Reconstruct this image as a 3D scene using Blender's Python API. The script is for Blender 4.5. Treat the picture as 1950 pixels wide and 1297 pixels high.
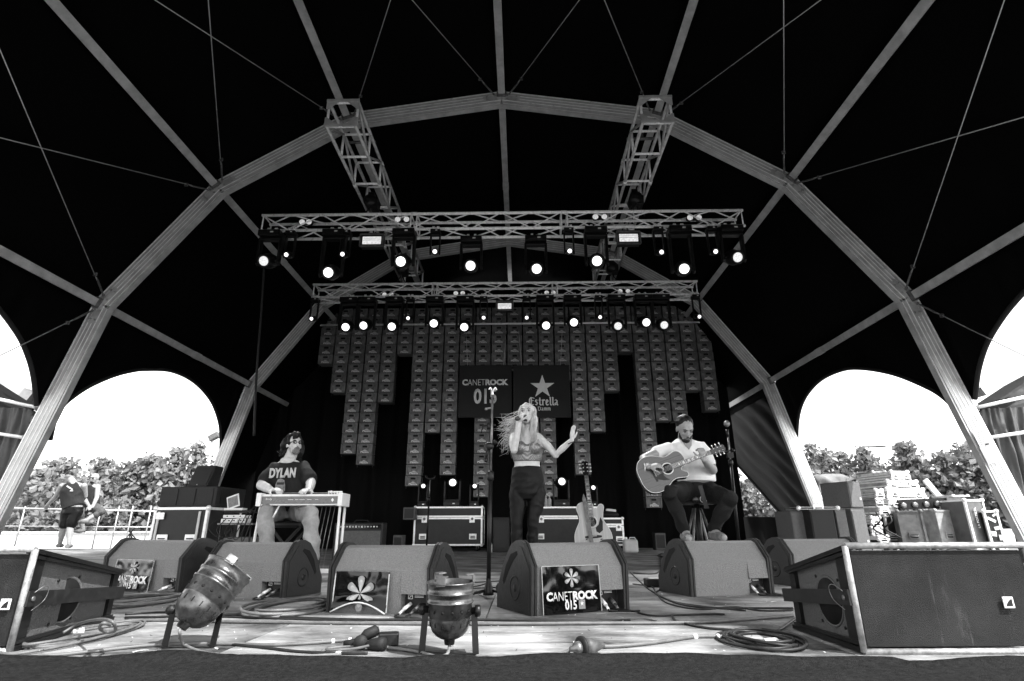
import bpy, bmesh, math, random
from mathutils import Vector, Matrix, noise, Euler
V = Vector
random.seed(7)
SC = bpy.context.scene
COL = SC.collection
for _o in list(bpy.data.objects): bpy.data.objects.remove(_o)
# ------------------------------------------------------------------ camera
CF, CP, CY, CR, CH = 1050.8, .330931, -.015241, -.002695, .41
_f = V((math.sin(CY)*math.cos(CP), math.cos(CY)*math.cos(CP), math.sin(CP)))
_rt = V((math.cos(CY), -math.sin(CY), 0)); _up = _rt.cross(_f)
_r2 = _rt*math.cos(CR)+_up*math.sin(CR); _u2 = -_rt*math.sin(CR)+_up*math.cos(CR)
CAM = V((0, 0, CH))
cd = bpy.data.cameras.new('camera'); cam = bpy.data.objects.new('camera', cd); COL.objects.link(cam)
cd.sensor_width = 36; cd.lens = 36*CF/1950; cd.clip_start = .05; cd.clip_end = 900
M3 = Matrix((_r2, _u2, -_f)).transposed()
cam.matrix_world = Matrix.Translation(CAM) @ M3.to_4x4()
SC.camera = cam
# ------------------------------------------------------------------ sky, sun, exposure
SUN_E, SUN_A = math.radians(51), math.radians(54)      # elevation; azimuth to the right behind the camera
SUN = V((math.cos(SUN_E)*math.sin(SUN_A), -math.cos(SUN_E)*math.cos(SUN_A), math.sin(SUN_E)))
W = bpy.data.worlds.new('World'); SC.world = W; W.use_nodes = True
nt = W.node_tree; nt.nodes.clear()
sky = nt.nodes.new('ShaderNodeTexSky'); sky.sky_type = 'NISHITA'; sky.sun_disc = False
sky.sun_elevation = SUN_E; sky.sun_rotation = math.atan2(SUN.x, SUN.y); sky.dust_density = 1; sky.air_density = 1
bw = nt.nodes.new('ShaderNodeRGBToBW'); bg = nt.nodes.new('ShaderNodeBackground'); out = nt.nodes.new('ShaderNodeOutputWorld')
nt.links.new(sky.outputs[0], bw.inputs[0]); nt.links.new(bw.outputs[0], bg.inputs[0]); nt.links.new(bg.outputs[0], out.inputs[0])
bg.inputs[1].default_value = .15
sl = bpy.data.lights.new('sun', 'SUN'); sl.energy = 2.0; sl.angle = math.radians(.5); sl.color = (1, 1, 1)
so = bpy.data.objects.new('sun', sl); COL.objects.link(so); so.rotation_euler = SUN.to_track_quat('Z', 'Y').to_euler()
SC.view_settings.view_transform = 'Standard'; SC.view_settings.look = 'None'; SC.view_settings.exposure = 2.3
SC.view_settings.gamma = 1; SC.view_settings.use_curve_mapping = False
SC.render.engine = 'CYCLES'; SC.cycles.max_bounces = 6; SC.cycles.diffuse_bounces = 4; SC.cycles.glossy_bounces = 3
SC.cycles.sample_clamp_indirect = 4
# ------------------------------------------------------------------ helpers
def ray(a, b): return _r2*(a-975)/CF + _u2*(648.5-b)/CF + _f
def aY(a, b, Y): d = ray(a, b); return CAM + d*(Y/d.y)          # pixel of the photograph -> point on the plane y = Y
def aZ(a, b, Z=0.): d = ray(a, b); return CAM + d*((Z-CH)/d.z)
def aP(a, b, p, n): d = ray(a, b); return CAM + d*((p-CAM).dot(n)/d.dot(n))
_M = {}
def mat(name, c, rough=.6, metal=0., var=0., scale=8., bump=0., bscale=60., emit=0., spec=.5, stretch=None, rand=0., coat=0., lo=.35, hi=.65, transl=0.):
    """grey procedural material: c base value, var = relative tone variation by noise, rand = variation per object"""
    if name in _M: return _M[name]
    if c < .045: c *= .45; spec *= .6
    m = bpy.data.materials.new(name); m.use_nodes = True; t = m.node_tree; N = t.nodes; L = t.links
    b = N['Principled BSDF']; b.inputs['Roughness'].default_value = rough; b.inputs['Metallic'].default_value = metal
    b.inputs['Base Color'].default_value = (c, c, c, 1); b.inputs['Specular IOR Level'].default_value = spec
    if coat: b.inputs['Coat Weight'].default_value = coat; b.inputs['Coat Roughness'].default_value = .08
    tc = N.new('ShaderNodeTexCoord'); src = tc.outputs['Object']
    if stretch:
        mp = N.new('ShaderNodeMapping'); mp.inputs['Scale'].default_value = stretch; L.new(src, mp.inputs[0]); src = mp.outputs[0]
    if var or rand:
        val = N.new('ShaderNodeMath'); val.operation = 'MULTIPLY'; val.inputs[0].default_value = c; val.inputs[1].default_value = 1
        if var:
            n = N.new('ShaderNodeTexNoise'); n.inputs['Scale'].default_value = scale; n.inputs['Detail'].default_value = 7; n.inputs['Roughness'].default_value = .65
            L.new(src, n.inputs['Vector'])
            mr = N.new('ShaderNodeMapRange'); mr.inputs[1].default_value = lo; mr.inputs[2].default_value = hi; mr.inputs[3].default_value = 1-var; mr.inputs[4].default_value = 1+var
            L.new(n.outputs[0], mr.inputs[0]); L.new(mr.outputs[0], val.inputs[1])
            r = N.new('ShaderNodeMapRange'); r.inputs[1].default_value = .3; r.inputs[2].default_value = .7; r.inputs[3].default_value = max(.05, rough-.12); r.inputs[4].default_value = min(1, rough+.12)
            L.new(n.outputs[0], r.inputs[0]); L.new(r.outputs[0], b.inputs['Roughness'])
        last = val.outputs[0]
        if rand:
            oi = N.new('ShaderNodeObjectInfo'); mr2 = N.new('ShaderNodeMapRange'); mr2.inputs[3].default_value = 1-rand; mr2.inputs[4].default_value = 1+rand
            L.new(oi.outputs['Random'], mr2.inputs[0]); v2 = N.new('ShaderNodeMath'); v2.operation = 'MULTIPLY'
            L.new(last, v2.inputs[0]); L.new(mr2.outputs[0], v2.inputs[1]); last = v2.outputs[0]
        L.new(last, b.inputs['Base Color'])
    if bump:
        n2 = N.new('ShaderNodeTexNoise'); n2.inputs['Scale'].default_value = bscale; n2.inputs['Detail'].default_value = 4; L.new(src, n2.inputs['Vector'])
        bp = N.new('ShaderNodeBump'); bp.inputs['Strength'].default_value = bump; bp.inputs['Distance'].default_value = .01
        L.new(n2.outputs[0], bp.inputs['Height']); L.new(bp.outputs[0], b.inputs['Normal'])
    if emit:
        b.inputs['Emission Color'].default_value = (1, 1, 1, 1); b.inputs['Emission Strength'].default_value = emit
    if transl:
        tr = N.new('ShaderNodeBsdfTranslucent'); tr.inputs[0].default_value = (c*1.4,)*3+(1,); mx = N.new('ShaderNodeMixShader'); mx.inputs[0].default_value = transl
        L.new(b.outputs[0], mx.inputs[1]); L.new(tr.outputs[0], mx.inputs[2]); L.new(mx.outputs[0], N['Material Output'].inputs[0])
    _M[name] = m; return m
def frame(d):
    z = V(d).normalized(); x = V((0, 0, 1)).cross(z)
    if x.length < 1e-3: x = V((1, 0, 0))
    x.normalize(); y = z.cross(x); return x, y, z
class MB:
    def __init__(s): s.v = []; s.f = []; s.m = []; s.s = []; s.mi = 0; s.sm = False; s.T = None
    def add(s, vs, fs, sm=None):
        o = len(s.v); T = s.T
        s.v += [tuple(T @ V(p)) if T else tuple(p) for p in vs]
        s.f += [tuple(i+o for i in f) for f in fs]; n = len(fs); s.m += [s.mi]*n; s.s += [s.sm if sm is None else sm]*n
        return s
    def box(s, c, d, R=None):
        c = V(c); x, y, z = d[0]/2, d[1]/2, d[2]/2
        P = [V((i*x, j*y, k*z)) for k in (-1, 1) for j in (-1, 1) for i in (-1, 1)]
        if R: P = [R @ p for p in P]
        return s.add([c+p for p in P], [(0, 2, 3, 1), (4, 5, 7, 6), (0, 1, 5, 4), (2, 6, 7, 3), (0, 4, 6, 2), (1, 3, 7, 5)], False)
    def hexa(s, P):   # 4 bottom points then 4 top points, both counter-clockwise from above
        return s.add(P, [(3, 2, 1, 0), (4, 5, 6, 7), (0, 1, 5, 4), (1, 2, 6, 5), (2, 3, 7, 6), (3, 0, 4, 7)], False)
    def bar(s, p, q, w, h, up=(0, 0, 1)):
        p, q = V(p), V(q); z = (q-p).normalized(); x = z.cross(V(up))
        if x.length < 1e-3: x = z.cross(V((0, 1, 0)))
        x.normalize(); y = x.cross(z); a, b = x*w/2, y*h/2
        return s.add([p-a-b, p+a-b, p+a+b, p-a+b, q-a-b, q+a-b, q+a+b, q-a+b], [(3, 2, 1, 0), (4, 5, 6, 7), (0, 1, 5, 4), (1, 2, 6, 5), (2, 3, 7, 6), (3, 0, 4, 7)], False)
    def tube(s, p, q, r, n=8, r2=None, cap=True):
        return s.path([p, q], [r, r if r2 is None else r2], n, cap)
    def path(s, pts, rs, n=8, cap=True, closed=False, flat=1., ax=None):
        pts = [V(p) for p in pts]; k = len(pts)
        if not isinstance(rs, (list, tuple)): rs = [rs]*k
        vs = []; fs = []; X = None
        for i in range(k):
            a = pts[max(i-1, 0)] if not closed else pts[i-1]; b = pts[min(i+1, k-1)] if not closed else pts[(i+1) % k]
            d = (b-a)
            d = d.normalized() if d.length > 1e-9 else V((0, 0, 1))
            if X is None: X = V(ax) if ax else frame(d)[0]
            X = X - d*X.dot(d)
            if X.length < 1e-5: X = frame(d)[0]
            X.normalize(); Y = d.cross(X)
            for j in range(n):
                t = 2*math.pi*j/n; vs.append(pts[i]+X*(math.cos(t)*rs[i])+Y*(math.sin(t)*rs[i]*flat))
        for i in range(k if closed else k-1):
            for j in range(n):
                a = i*n+j; b = i*n+(j+1) % n; i2 = (i+1) % k
                fs.append((a, b, i2*n+(j+1) % n, i2*n+j))
        s.add(vs, fs, True)
        if cap and not closed: s.f += [tuple(len(s.v)-k*n+j for j in reversed(range(n))), tuple(len(s.v)-n+j for j in range(n))]; s.m += [s.mi]*2; s.s += [False]*2
        return s
    def lathe(s, c, d, prof, n=20, x=None):   # prof: (along axis, radius)
        c = V(c); X, Y, Z = frame(d); vs = []; fs = []; k = len(prof)
        for (h, r) in prof:
            for j in range(n):
                t = 2*math.pi*j/n; vs.append(c+Z*h+(X*math.cos(t)+Y*math.sin(t))*max(r, 1e-5))
        for i in range(k-1):
            for j in range(n): fs.append((i*n+j, i*n+(j+1) % n, (i+1)*n+(j+1) % n, (i+1)*n+j))
        fs.append(tuple(reversed(range(n)))); fs.append(tuple((k-1)*n+j for j in range(n)))
        return s.add(vs, fs, True)
    def ell(s, c, r, R=None, n=14, m=9):
        c = V(c); vs = []; fs = []
        for i in range(m+1):
            a = math.pi*i/m
            for j in range(n):
                t = 2*math.pi*j/n; p = V((r[0]*math.sin(a)*math.cos(t), r[1]*math.sin(a)*math.sin(t), r[2]*math.cos(a)+(1e-6)))
                vs.append(c+(R @ p if R else p))
        for i in range(m):
            for j in range(n): fs.append((i*n+j, (i+1)*n+j, (i+1)*n+(j+1) % n, i*n+(j+1) % n))
        return s.add(vs, fs, True)
    def prism(s, poly, O, X, Y, d, sm=False):   # polygon in the plane O,X,Y extruded by the vector d
        O, X, Y, d = V(O), V(X), V(Y), V(d); n = len(poly); a = [O+X*p[0]+Y*p[1] for p in poly]
        return s.add(a+[p+d for p in a], [tuple(reversed(range(n))), tuple(range(n, 2*n))]+[(i, (i+1) % n, n+(i+1) % n, n+i) for i in range(n)], sm)
    def grid(s, fn, nu, nv, sm=True):
        vs = [fn(i/nu, j/nv) for j in range(nv+1) for i in range(nu+1)]; w = nu+1
        return s.add(vs, [(j*w+i, j*w+i+1, (j+1)*w+i+1, (j+1)*w+i) for j in range(nv) for i in range(nu)], sm)
    def mesh(s, name, mats):
        me = bpy.data.meshes.new(name); me.from_pydata(s.v, [], s.f)
        for m in (mats if isinstance(mats, (list, tuple)) else [mats]): me.materials.append(m)
        me.polygons.foreach_set('material_index', s.m); me.polygons.foreach_set('use_smooth', s.s); me.update(); return me
    def build(s, name, mats, parent=None, loc=None, mw=None, solid=0, bevel=0, fix=True):
        me = s.mesh(name, mats)
        if fix:
            bm = bmesh.new(); bm.from_mesh(me); bmesh.ops.recalc_face_normals(bm, faces=bm.faces); bm.to_mesh(me); bm.free()
        return put(name, me, parent, loc, mw, solid, bevel)
def put(name, me, parent=None, loc=None, mw=None, solid=0, bevel=0):
    o = bpy.data.objects.new(name, me); COL.objects.link(o)
    if parent: o.parent = parent
    if mw is not None: o.matrix_local = mw
    elif loc is not None: o.location = loc
    if solid: md = o.modifiers.new('s', 'SOLIDIFY'); md.thickness = solid; md.offset = 0
    if bevel: md = o.modifiers.new('b', 'BEVEL'); md.width = bevel; md.segments = 2; md.limit_method = 'ANGLE'; md.angle_limit = .7; md.harden_normals = False
    return o
def thing(name, label, cat, loc=(0, 0, 0), rz=0., group=None, mw=None):
    o = bpy.data.objects.new(name, None); COL.objects.link(o); o.empty_display_size = .1
    if mw is not None: o.matrix_world = mw
    else: o.location = loc; o.rotation_euler = (0, 0, rz)
    return tag(o, label, cat, group)
def tag(o, label=None, cat=None, group=None, kind=None):
    if label: o['label'] = label
    if cat: o['category'] = cat
    if group: o['group'] = group
    if kind: o['kind'] = kind
    return o
_kids = {}
def reg(root): _kids[root] = [(c, [g for g in bpy.data.objects if g.parent == c]) for c in bpy.data.objects if c.parent == root]
def dup(root, label=None, loc=None, rz=None, mw=None, group=None):
    if root not in _kids: reg(root)
    r = root.copy(); COL.objects.link(r)
    if mw is not None: r.matrix_world = mw
    else:
        if loc is not None: r.location = loc
        if rz is not None: r.rotation_euler = (0, 0, rz)
    if label: r['label'] = label
    if group: r['group'] = group
    for c, gs in _kids[root]:
        d = c.copy(); COL.objects.link(d); d.parent = r
        for g in gs: e = g.copy(); COL.objects.link(e); e.parent = d
    return r
def text(s, name, m, parent, O, X, Y, h=None, w=None, bold=0., depth=.0015, align='C', lift=.002):
    """flat lettering: O = middle of the text, X = reading direction, Y = up; h, w = size in metres"""
    cu = bpy.data.curves.new(name, 'FONT'); cu.body = s; cu.size = 1; cu.offset = bold; cu.resolution_u = 3
    to = bpy.data.objects.new('t', cu); COL.objects.link(to); dg = bpy.context.evaluated_depsgraph_get()
    me = bpy.data.meshes.new_from_object(to.evaluated_get(dg)); bpy.data.objects.remove(to)
    xs = [v.co.x for v in me.vertices]; ys = [v.co.y for v in me.vertices]
    x0, x1, y0, y1 = min(xs), max(xs), min(ys), max(ys); sx = w/(x1-x0) if w else None; sy = h/(y1-y0) if h else None
    sx = sx or sy; sy = sy or sx
    X, Y = V(X).normalized(), V(Y).normalized(); Z = X.cross(Y); O = V(O)
    for v in me.vertices: v.co = O+X*((v.co.x-(x0+x1)/2)*sx)+Y*((v.co.y-(y0+y1)/2)*sy)+Z*lift
    me.materials.clear(); me.materials.append(m); me.name = name
    o = put(name, me, parent)
    if depth: md = o.modifiers.new('s', 'SOLIDIFY'); md.thickness = depth; md.offset = 1
    return o
def spline(pts, n=8, closed=False):
    P = [V(p) for p in pts]; k = len(P); outp = []
    for i in range(k if closed else k-1):
        a, b, c, d = (P[(i-1) % k], P[i], P[(i+1) % k], P[(i+2) % k]) if closed else (P[max(i-1, 0)], P[i], P[i+1], P[min(i+2, k-1)])
        for j in range(n):
            t = j/n; outp.append(.5*((2*b)+(c-a)*t+(2*a-5*b+4*c-d)*t*t+(3*b-a-3*c+d)*t**3))
    if not closed: outp.append(P[-1])
    return outp
def remesh(o, vox, smooth=4, wr=0., wscale=6., seed=0, aniso=(1, 1, 1)):
    """bakes the overlapping solids of o into one continuous skin and adds cloth-like folds"""
    md = o.modifiers.new('r', 'REMESH'); md.mode = 'VOXEL'; md.voxel_size = vox; md.use_smooth_shade = True
    sm = o.modifiers.new('m', 'SMOOTH'); sm.iterations = smooth; sm.factor = .5
    dg = bpy.context.evaluated_depsgraph_get(); dg.update(); me = bpy.data.meshes.new_from_object(o.evaluated_get(dg))
    mm = list(o.data.materials); o.modifiers.clear(); o.data = me
    me.materials.clear(); me.materials.append(mm[0])
    if wr:
        ns = [v.normal.copy() for v in me.vertices]; off = V((seed*7.3, seed*3.1, 0))
        for v, nn in zip(me.vertices, ns):
            p = V((v.co.x*aniso[0], v.co.y*aniso[1], v.co.z*aniso[2]))*wscale+off
            q = noise.noise(p+V((noise.noise(p*.6), 0, 0)))
            v.co += nn*(wr*(1-2*abs(q)*1.6))
    me.polygons.foreach_set('use_smooth', [True]*len(me.polygons)); me.update(); return o
def streaks(m, scale, stretch, rot, lo, hi, amt, seed=0.):
    """adds pale scuffs to the base colour of a material"""
    t = m.node_tree; N = t.nodes; L = t.links; pb = N['Principled BSDF']; bc = pb.inputs['Base Color']
    tc = N.new('ShaderNodeTexCoord'); mp = N.new('ShaderNodeMapping'); mp.inputs['Scale'].default_value = stretch; mp.inputs['Rotation'].default_value = rot; mp.inputs['Location'].default_value = (seed, seed, seed); L.new(tc.outputs['Object'], mp.inputs[0])
    n1 = N.new('ShaderNodeTexNoise'); n1.inputs['Scale'].default_value = scale; n1.inputs['Detail'].default_value = 8; n1.inputs['Roughness'].default_value = .7; L.new(mp.outputs[0], n1.inputs['Vector'])
    m1 = N.new('ShaderNodeMapRange'); m1.inputs[1].default_value = lo; m1.inputs[2].default_value = hi; m1.inputs[3].default_value = 0; m1.inputs[4].default_value = amt; L.new(n1.outputs[0], m1.inputs[0])
    a1 = N.new('ShaderNodeMath'); a1.operation = 'ADD'; a1.use_clamp = True
    if bc.links: L.new(bc.links[0].from_socket, a1.inputs[0])
    else: a1.inputs[0].default_value = bc.default_value[0]
    L.new(m1.outputs[0], a1.inputs[1]); L.new(a1.outputs[0], bc)
# ------------------------------------------------------------------ shared materials
alu = mat('aluminium', .46, .42, .3, .2, 5, stretch=(1, 1, 1))
alu_b = mat('bright_aluminium', .85, .35, .25, .12, 12)
steel = mat('worn_steel', .16, .45, .7, .4, 18, .1, 40)
alu_t = mat('lit_truss_aluminium', .95, .3, .1, .06, 12); alu_k = mat('darker_truss_aluminium', .42, .35, .3, .3, 9)  # truss light put into the paler colour; the roof trusses get a darker copy
blk = mat('black_plastic', .018, .45, 0, .25, 30)
blk_m = mat('black_metal', .022, .38, .3, .3, 20)
blk_g = mat('gloss_black', .012, .12, 0, 0)
rub = mat('black_rubber', .02, .7, 0, .3, 30)
white = mat('white_paint', .75, .5, 0, .06, 6)
lens_on = mat('lit_lens', .8, .3, emit=.55)
lens_dim = mat('faceted_lens', .5, .15, 0, .5, 60, emit=.16)
lens_off = mat('dull_lens', .5, .15, 0, .2, 30)
fabric = mat('black_canopy_fabric', .003, .9, 0, .5, 1.5, .15, 14, spec=.1)
# ================================================================== GROUND, DECK
TX = -.27                                           # axis of the tent
g = MB(); g.grid(lambda u, v: V((-300+600*u, -60+460*v, -1.35+.0*u)), 40, 30)
tag(g.build('ground', mat('dusty_ground', .17, .9, 0, .35, .6, .3, 9, stretch=(1, 1, 1))), kind='structure')
ply = mat('worn_plywood', .195, .7, 0, .42, 3.2, .25, 30, stretch=(.35, 2.2, 1), rand=.16, lo=.3, hi=.62)
# scratches and pale dust added to the plywood
t = ply.node_tree; N = t.nodes; L = t.links; pb = N['Principled BSDF']
old = pb.inputs['Base Color'].links[0].from_socket
tc = N.new('ShaderNodeTexCoord'); mp = N.new('ShaderNodeMapping'); mp.inputs['Scale'].default_value = (1.1, 9, 1); mp.inputs['Rotation'].default_value = (0, 0, .35); L.new(tc.outputs['Object'], mp.inputs[0])
n1 = N.new('ShaderNodeTexNoise'); n1.inputs['Scale'].default_value = 5; n1.inputs['Detail'].default_value = 9; n1.inputs['Roughness'].default_value = .75; L.new(mp.outputs[0], n1.inputs['Vector'])
m1 = N.new('ShaderNodeMapRange'); m1.inputs[1].default_value = .55; m1.inputs[2].default_value = .68; m1.inputs[3].default_value = 0; m1.inputs[4].default_value = .33; L.new(n1.outputs[0], m1.inputs[0])
n2 = N.new('ShaderNodeTexNoise'); n2.inputs['Scale'].default_value = 2.1; n2.inputs['Detail'].default_value = 6; L.new(tc.outputs['Object'], n2.inputs['Vector'])
m2 = N.new('ShaderNodeMapRange'); m2.inputs[1].default_value = .36; m2.inputs[2].default_value = .62; m2.inputs[3].default_value = .3; m2.inputs[4].default_value = 1.3; L.new(n2.outputs[0], m2.inputs[0])
a1 = N.new('ShaderNodeMath'); a1.operation = 'ADD'; L.new(old, a1.inputs[0]); L.new(m1.outputs[0], a1.inputs[1])
a2 = N.new('ShaderNodeMath'); a2.operation = 'MULTIPLY'; L.new(a1.outputs[0], a2.inputs[0]); L.new(m2.outputs[0], a2.inputs[1]); L.new(a2.outputs[0], pb.inputs['Base Color'])
streaks(ply, 3, (.4, 5, 1), (0, 0, .12), .56, .7, -.12, 3); streaks(ply, 9, (.3, 7, 1), (0, 0, -.2), .6, .72, .2, 9); streaks(ply, 26, (1, 1, 1), (0, 0, 0), .66, .72, .25, 5); streaks(ply, 60, (.6, 2, 1), (0, 0, .1), .45, .62, -.05, 1); streaks(ply, 1.1, (1, 1.6, 1), (0, 0, .6), .52, .66, -.06, 7)
deck = MB().box((-1.0, 8.0, -.62), (24.4, 12.6, 1.2)).build('stage_deck', mat('deck_base', .03, .8)); tag(deck, 'wide stage deck of worn plywood sheets under the black tent', kind='structure')
pm = {}
for j in range(11):
    for i in range(11):
        w, d = 2.22, 1.17
        x = -12.2+i*2.225+(.9 if j % 2 else 0); y = 1.7+j*1.173
        if (w, d) not in pm: pm[(w, d)] = MB().box((w/2, d/2, -.01), (w, d, .02)).mesh('deck_panel', ply)
        if x+w > 11.3: continue
        put('deck_panel', pm[(w, d)], deck, (x, y, 0))
# black carpet rolled over the front edge
def carp(u, v):
    x = -5+10*u; edge = 2.09+.06*noise.noise(V((x*1.3, 0, 0)))+.03*noise.noise(V((x*6, 3, 0)))+.008*noise.noise(V((x*30, 3, 0)))+(-.05 if x > 1.2 else 0)+.0*x
    if v < .7:
        t_ = v/.7; y = edge+(1.63-edge)*t_; z = .006+(.016+.014*noise.noise(V((x*3, 7, 0))))*math.exp(-((t_-.06)/.07)**2)+.006*noise.noise(V((x*5, y*9, 0)))
        if v == 0: z = -.004
    else:
        t_ = (v-.7)/.3; y = 1.63-.05*math.sin(t_*1.5); z = .004-1.3*t_
    return V((x, y, z))
tag(MB().grid(carp, 420, 24).build('carpet', mat('black_carpet', .03, .95, 0, .4, 60, .55, 240, spec=.1)), 'strip of dusty black carpet along the front edge of the stage', 'carpet')
random.seed(77); m = MB()
for k in range(520):      # crumbs, splinters and paper flecks
    x = random.uniform(-2.6, 2.6); y = 2.17+random.random()**1.2*3.2; a = random.uniform(0, 3.1); s_ = random.uniform(.0008, .0026)*(1+y*.2); e = V((math.cos(a), math.sin(a), 0)); f_ = V((-e.y, e.x, 0)); c = V((x, y, .012 if y < 2.2 else .002))
    m.mi = k % 2; m.add([c-e*s_*2, c-f_*s_*.6, c+e*s_*2+V((0, 0, s_)), c+f_*s_*.6], [(0, 1, 2), (0, 2, 3)], False)
tag(m.build('floor_debris', [mat('paper_fleck', .7, .7), mat('dark_fleck', .03, .8)], fix=False), 'crumbs, splinters and paper flecks scattered over the stage edge', 'debris', kind='stuff')
# ================================================================== TENT
tent = thing('dome_tent', 'large black dome tent with aluminium arches over the stage', 'tent', (TX, 7.3, 0))
JO = [(6.92, -1.35), (5.75, 3.5), (4.40, 5.45), (2.49, 6.71), (0, 7.11)]
J = [V((-a, 0, b)) for a, b in JO]+[V((a, 0, b)) for a, b in reversed(JO[:-1])]
AY = [-4.67, 0, 4.67, 9.34]
def off(P, d):   # joints pushed outwards from the tent axis
    R = []
    for i, p in enumerate(P):
        a = P[max(i-1, 0)]; b = P[min(i+1, len(P)-1)]; t_ = (b-a).normalized(); n = V((-t_.z, 0, t_.x))
        if n.dot(p-V((0, 0, 1))) < 0: n = -n
        R.append(p+n*d)
    return R
for k, y in enumerate(AY[:3]):
    for i in range(8):
        a, b = J[i]+V((0, y, 0)), J[i+1]+V((0, y, 0)); d = (b-a).normalized(); up = V((0, 1, 0)).cross(d)
        m = MB(); ext = d*.0
        m.bar(a, b, .11, .20, up)
        m.mi = 1  # ribs and edge tracks in a paler metal as painted highlights
        for s_ in (-.055, 0, .055):           # extrusion ribs on the broad faces
            for q in (-1, 1): m.bar(a+up*s_+V((0, q*.0575, 0)), b+up*s_+V((0, q*.0575, 0)), .006, .008, up)
        for q in (-1, 1):                    # keder tracks along outer and inner edge
            m.bar(a+up*q*.108, b+up*q*.108, .075, .018, up); m.bar(a+up*q*.124, b+up*q*.124, .10, .014, up)
        m.m[len(m.m)-6:] = [0]*6
        bm_ = m.build('arch_beam', [alu, alu_b], tent)
    for i in range(1, 8):                    # joint plates with bolts
        c = J[i]+V((0, y, 0)); m = MB()
        for e in (J[i-1], J[i+1]):
            d = (e+V((0, y, 0))-c).normalized(); upv = V((0, 1, 0)).cross(d)
            for q in (-1, 1):
                m.bar(c+V((0, q*.0615, 0)), c+d*.30+V((0, q*.0615, 0)), .005, .10, upv)
                for rr in (.10, .24):
                    for hh in (-.035, .035): m.lathe(c+d*rr+upv*hh+V((0, -.067, 0)), (0, -1, 0), [(0, .014), (.012, .014), (.014, .006)], 8)
        m.build('joint_plate', alu, tent)
for k in range(3):
    y0, y1 = AY[k], AY[k+1]
    for i in range(1, 8):
        a = J[i]; P = off(J, .0)[i]; n = (off(J, 1.)[i]-J[i]).normalized()
        p = P+V((0, y0+.07, 0))+n*.07; q = P+V((0, y1-.07, 0))+n*.07
        m = MB(); m.bar(p, q, .11, .06, n)
        if k == 1: m.bar(p+(q-p)*.52, p+(q-p)*.56, .125, .07, n)
        m.build('purlin', alu, tent)
        m = MB()
        for e in (p, q): m.box(e-n*.02, (.16, .05, .10), V((0, 0, 1)).rotation_difference(n).to_matrix())
        m.build('purlin_bracket', steel, tent)
cab = mat('steel_cable', .6, .4, .6)
Jo = off(J, .03)
for i in range(0, 8):                      # crossed wires of the front bay
    for (a, b) in ((i, i+1), (i+1, i)):
        if b in (0, 8) or (a in (0, 8)): 
            if not (b in (0, 8)): continue
        p = Jo[a]+V((0, -.1, 0)); q = Jo[b]+V((0, -4.57, 0)); d = (q-p).normalized(); p2 = p+(J[b]-J[a]).normalized()*.12
        m = MB().path([p2, q], .0065, 6); cb = m.build('bracing_wire', cab, tent)
        tb = MB().path([p2+d*.02, p2+d*.1, p2+d*.30, p2+d*.36], [.008, .014, .014, .007], 8)
        tb.box(p2+d*.42, (.05, .02, .05)); tb.ell(p2+d*.02, (.02, .02, .02), None, 8, 6); tb.build('turnbuckle', steel, cb)
# canopy panels
Jc = off(J, .17)
def panel(i, k):
    y0, y1 = AY[k], AY[k+1]
    if k == 0: y0 = -6.3
    a, b = Jc[i], Jc[i+1]; n = (off(J, 1.)[i]+off(J, 1.)[i+1]-J[i]-J[i+1]).normalized()
    def fn(u, v):
        p = a.lerp(b, u)+V((0, y0+(y1-y0)*v, 0))
        if k == 0 and p.y < -4.67: q_ = min(1, (-4.67-p.y)/1.6); p = V((p.x*(1-.10*q_), p.y, p.z*(1-.36*q_)))  # unseen front overhang bent down to keep sky light off the upper crates
        return p-n*((.07 if k else -.06)*math.sin(math.pi*v)*math.sin(math.pi*u))+n*.012*noise.noise(p*1.4)
    MB().grid(fn, 14, 20).build('canopy_panel', fabric, tent, fix=False)
for k in range(3):
    for i in range(1, 7): panel(i, k)
hemm = mat('canopy_hem', .03, .8, 0, .3, 20)
def sidepanel(crv, k, i, y0=None, y1=None, fold=.03):
    """lower membrane of a bay with its arched opening; crv = pixels along the edge of the opening, near leg to far leg"""
    a, b = Jc[i], Jc[i+(1 if i else -1)] if 0 else (Jc[1] if i == 0 else Jc[7])
    base = Jc[0] if i == 0 else Jc[8]; top = Jc[1] if i == 0 else Jc[7]
    d = (base-top).normalized(); nrm = d.cross(V((0, 1, 0))).normalized(); off0 = V((TX, 7.3, 0))
    C = [aP(px, py, top+off0, nrm)-off0 for px, py in crv]; C = spline(C, 6)
    y0 = AY[k] if y0 is None else y0; y1 = AY[k+1] if y1 is None else y1
    L_ = (base-top).length
    S = [((c-top).dot(d), c.y) for c in C]
    # outer boundary: along near leg, top line, far leg
    tot = len(S)-1; s0, s1 = S[0][0], S[-1][0]; per = s0+(y1-y0)+s1; O_ = []
    for j in range(tot+1):
        q = per*j/tot
        if q < s0: O_.append((s0-q, y0))
        elif q < s0+(y1-y0): O_.append((0, y0+q-s0))
        else: O_.append((q-s0-(y1-y0), y1))
    def fn(u, v):
        j = min(int(round(u*tot)), tot); o_, c_ = O_[j], S[j]
        s_ = o_[0]*(1-v)+c_[0]*v; y_ = o_[1]*(1-v)+c_[1]*v
        w_ = fold*math.sin(math.pi*v)*noise.noise(V((y_*3.2, s_*.7, k)))*2+fold*.6*math.sin(math.pi*v)*noise.noise(V((y_*8, s_*.9, 5)))
        return top+d*s_+V((0, y_, 0))+nrm*w_
    MB().grid(fn, tot, 10).build('side_panel', fabric, tent, fix=False)
    MB().path([top+d*s_+V((0, y_, 0)) for s_, y_ in S], .028, 8).build('opening_hem', hemm, tent)
CL = [(96, 838), (105, 800), (118, 776), (134, 760), (170, 736), (216, 716), (250, 707), (278, 704), (327, 707), (370, 728), (401, 762), (416, 799), (420, 830), (419, 866)]
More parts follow.
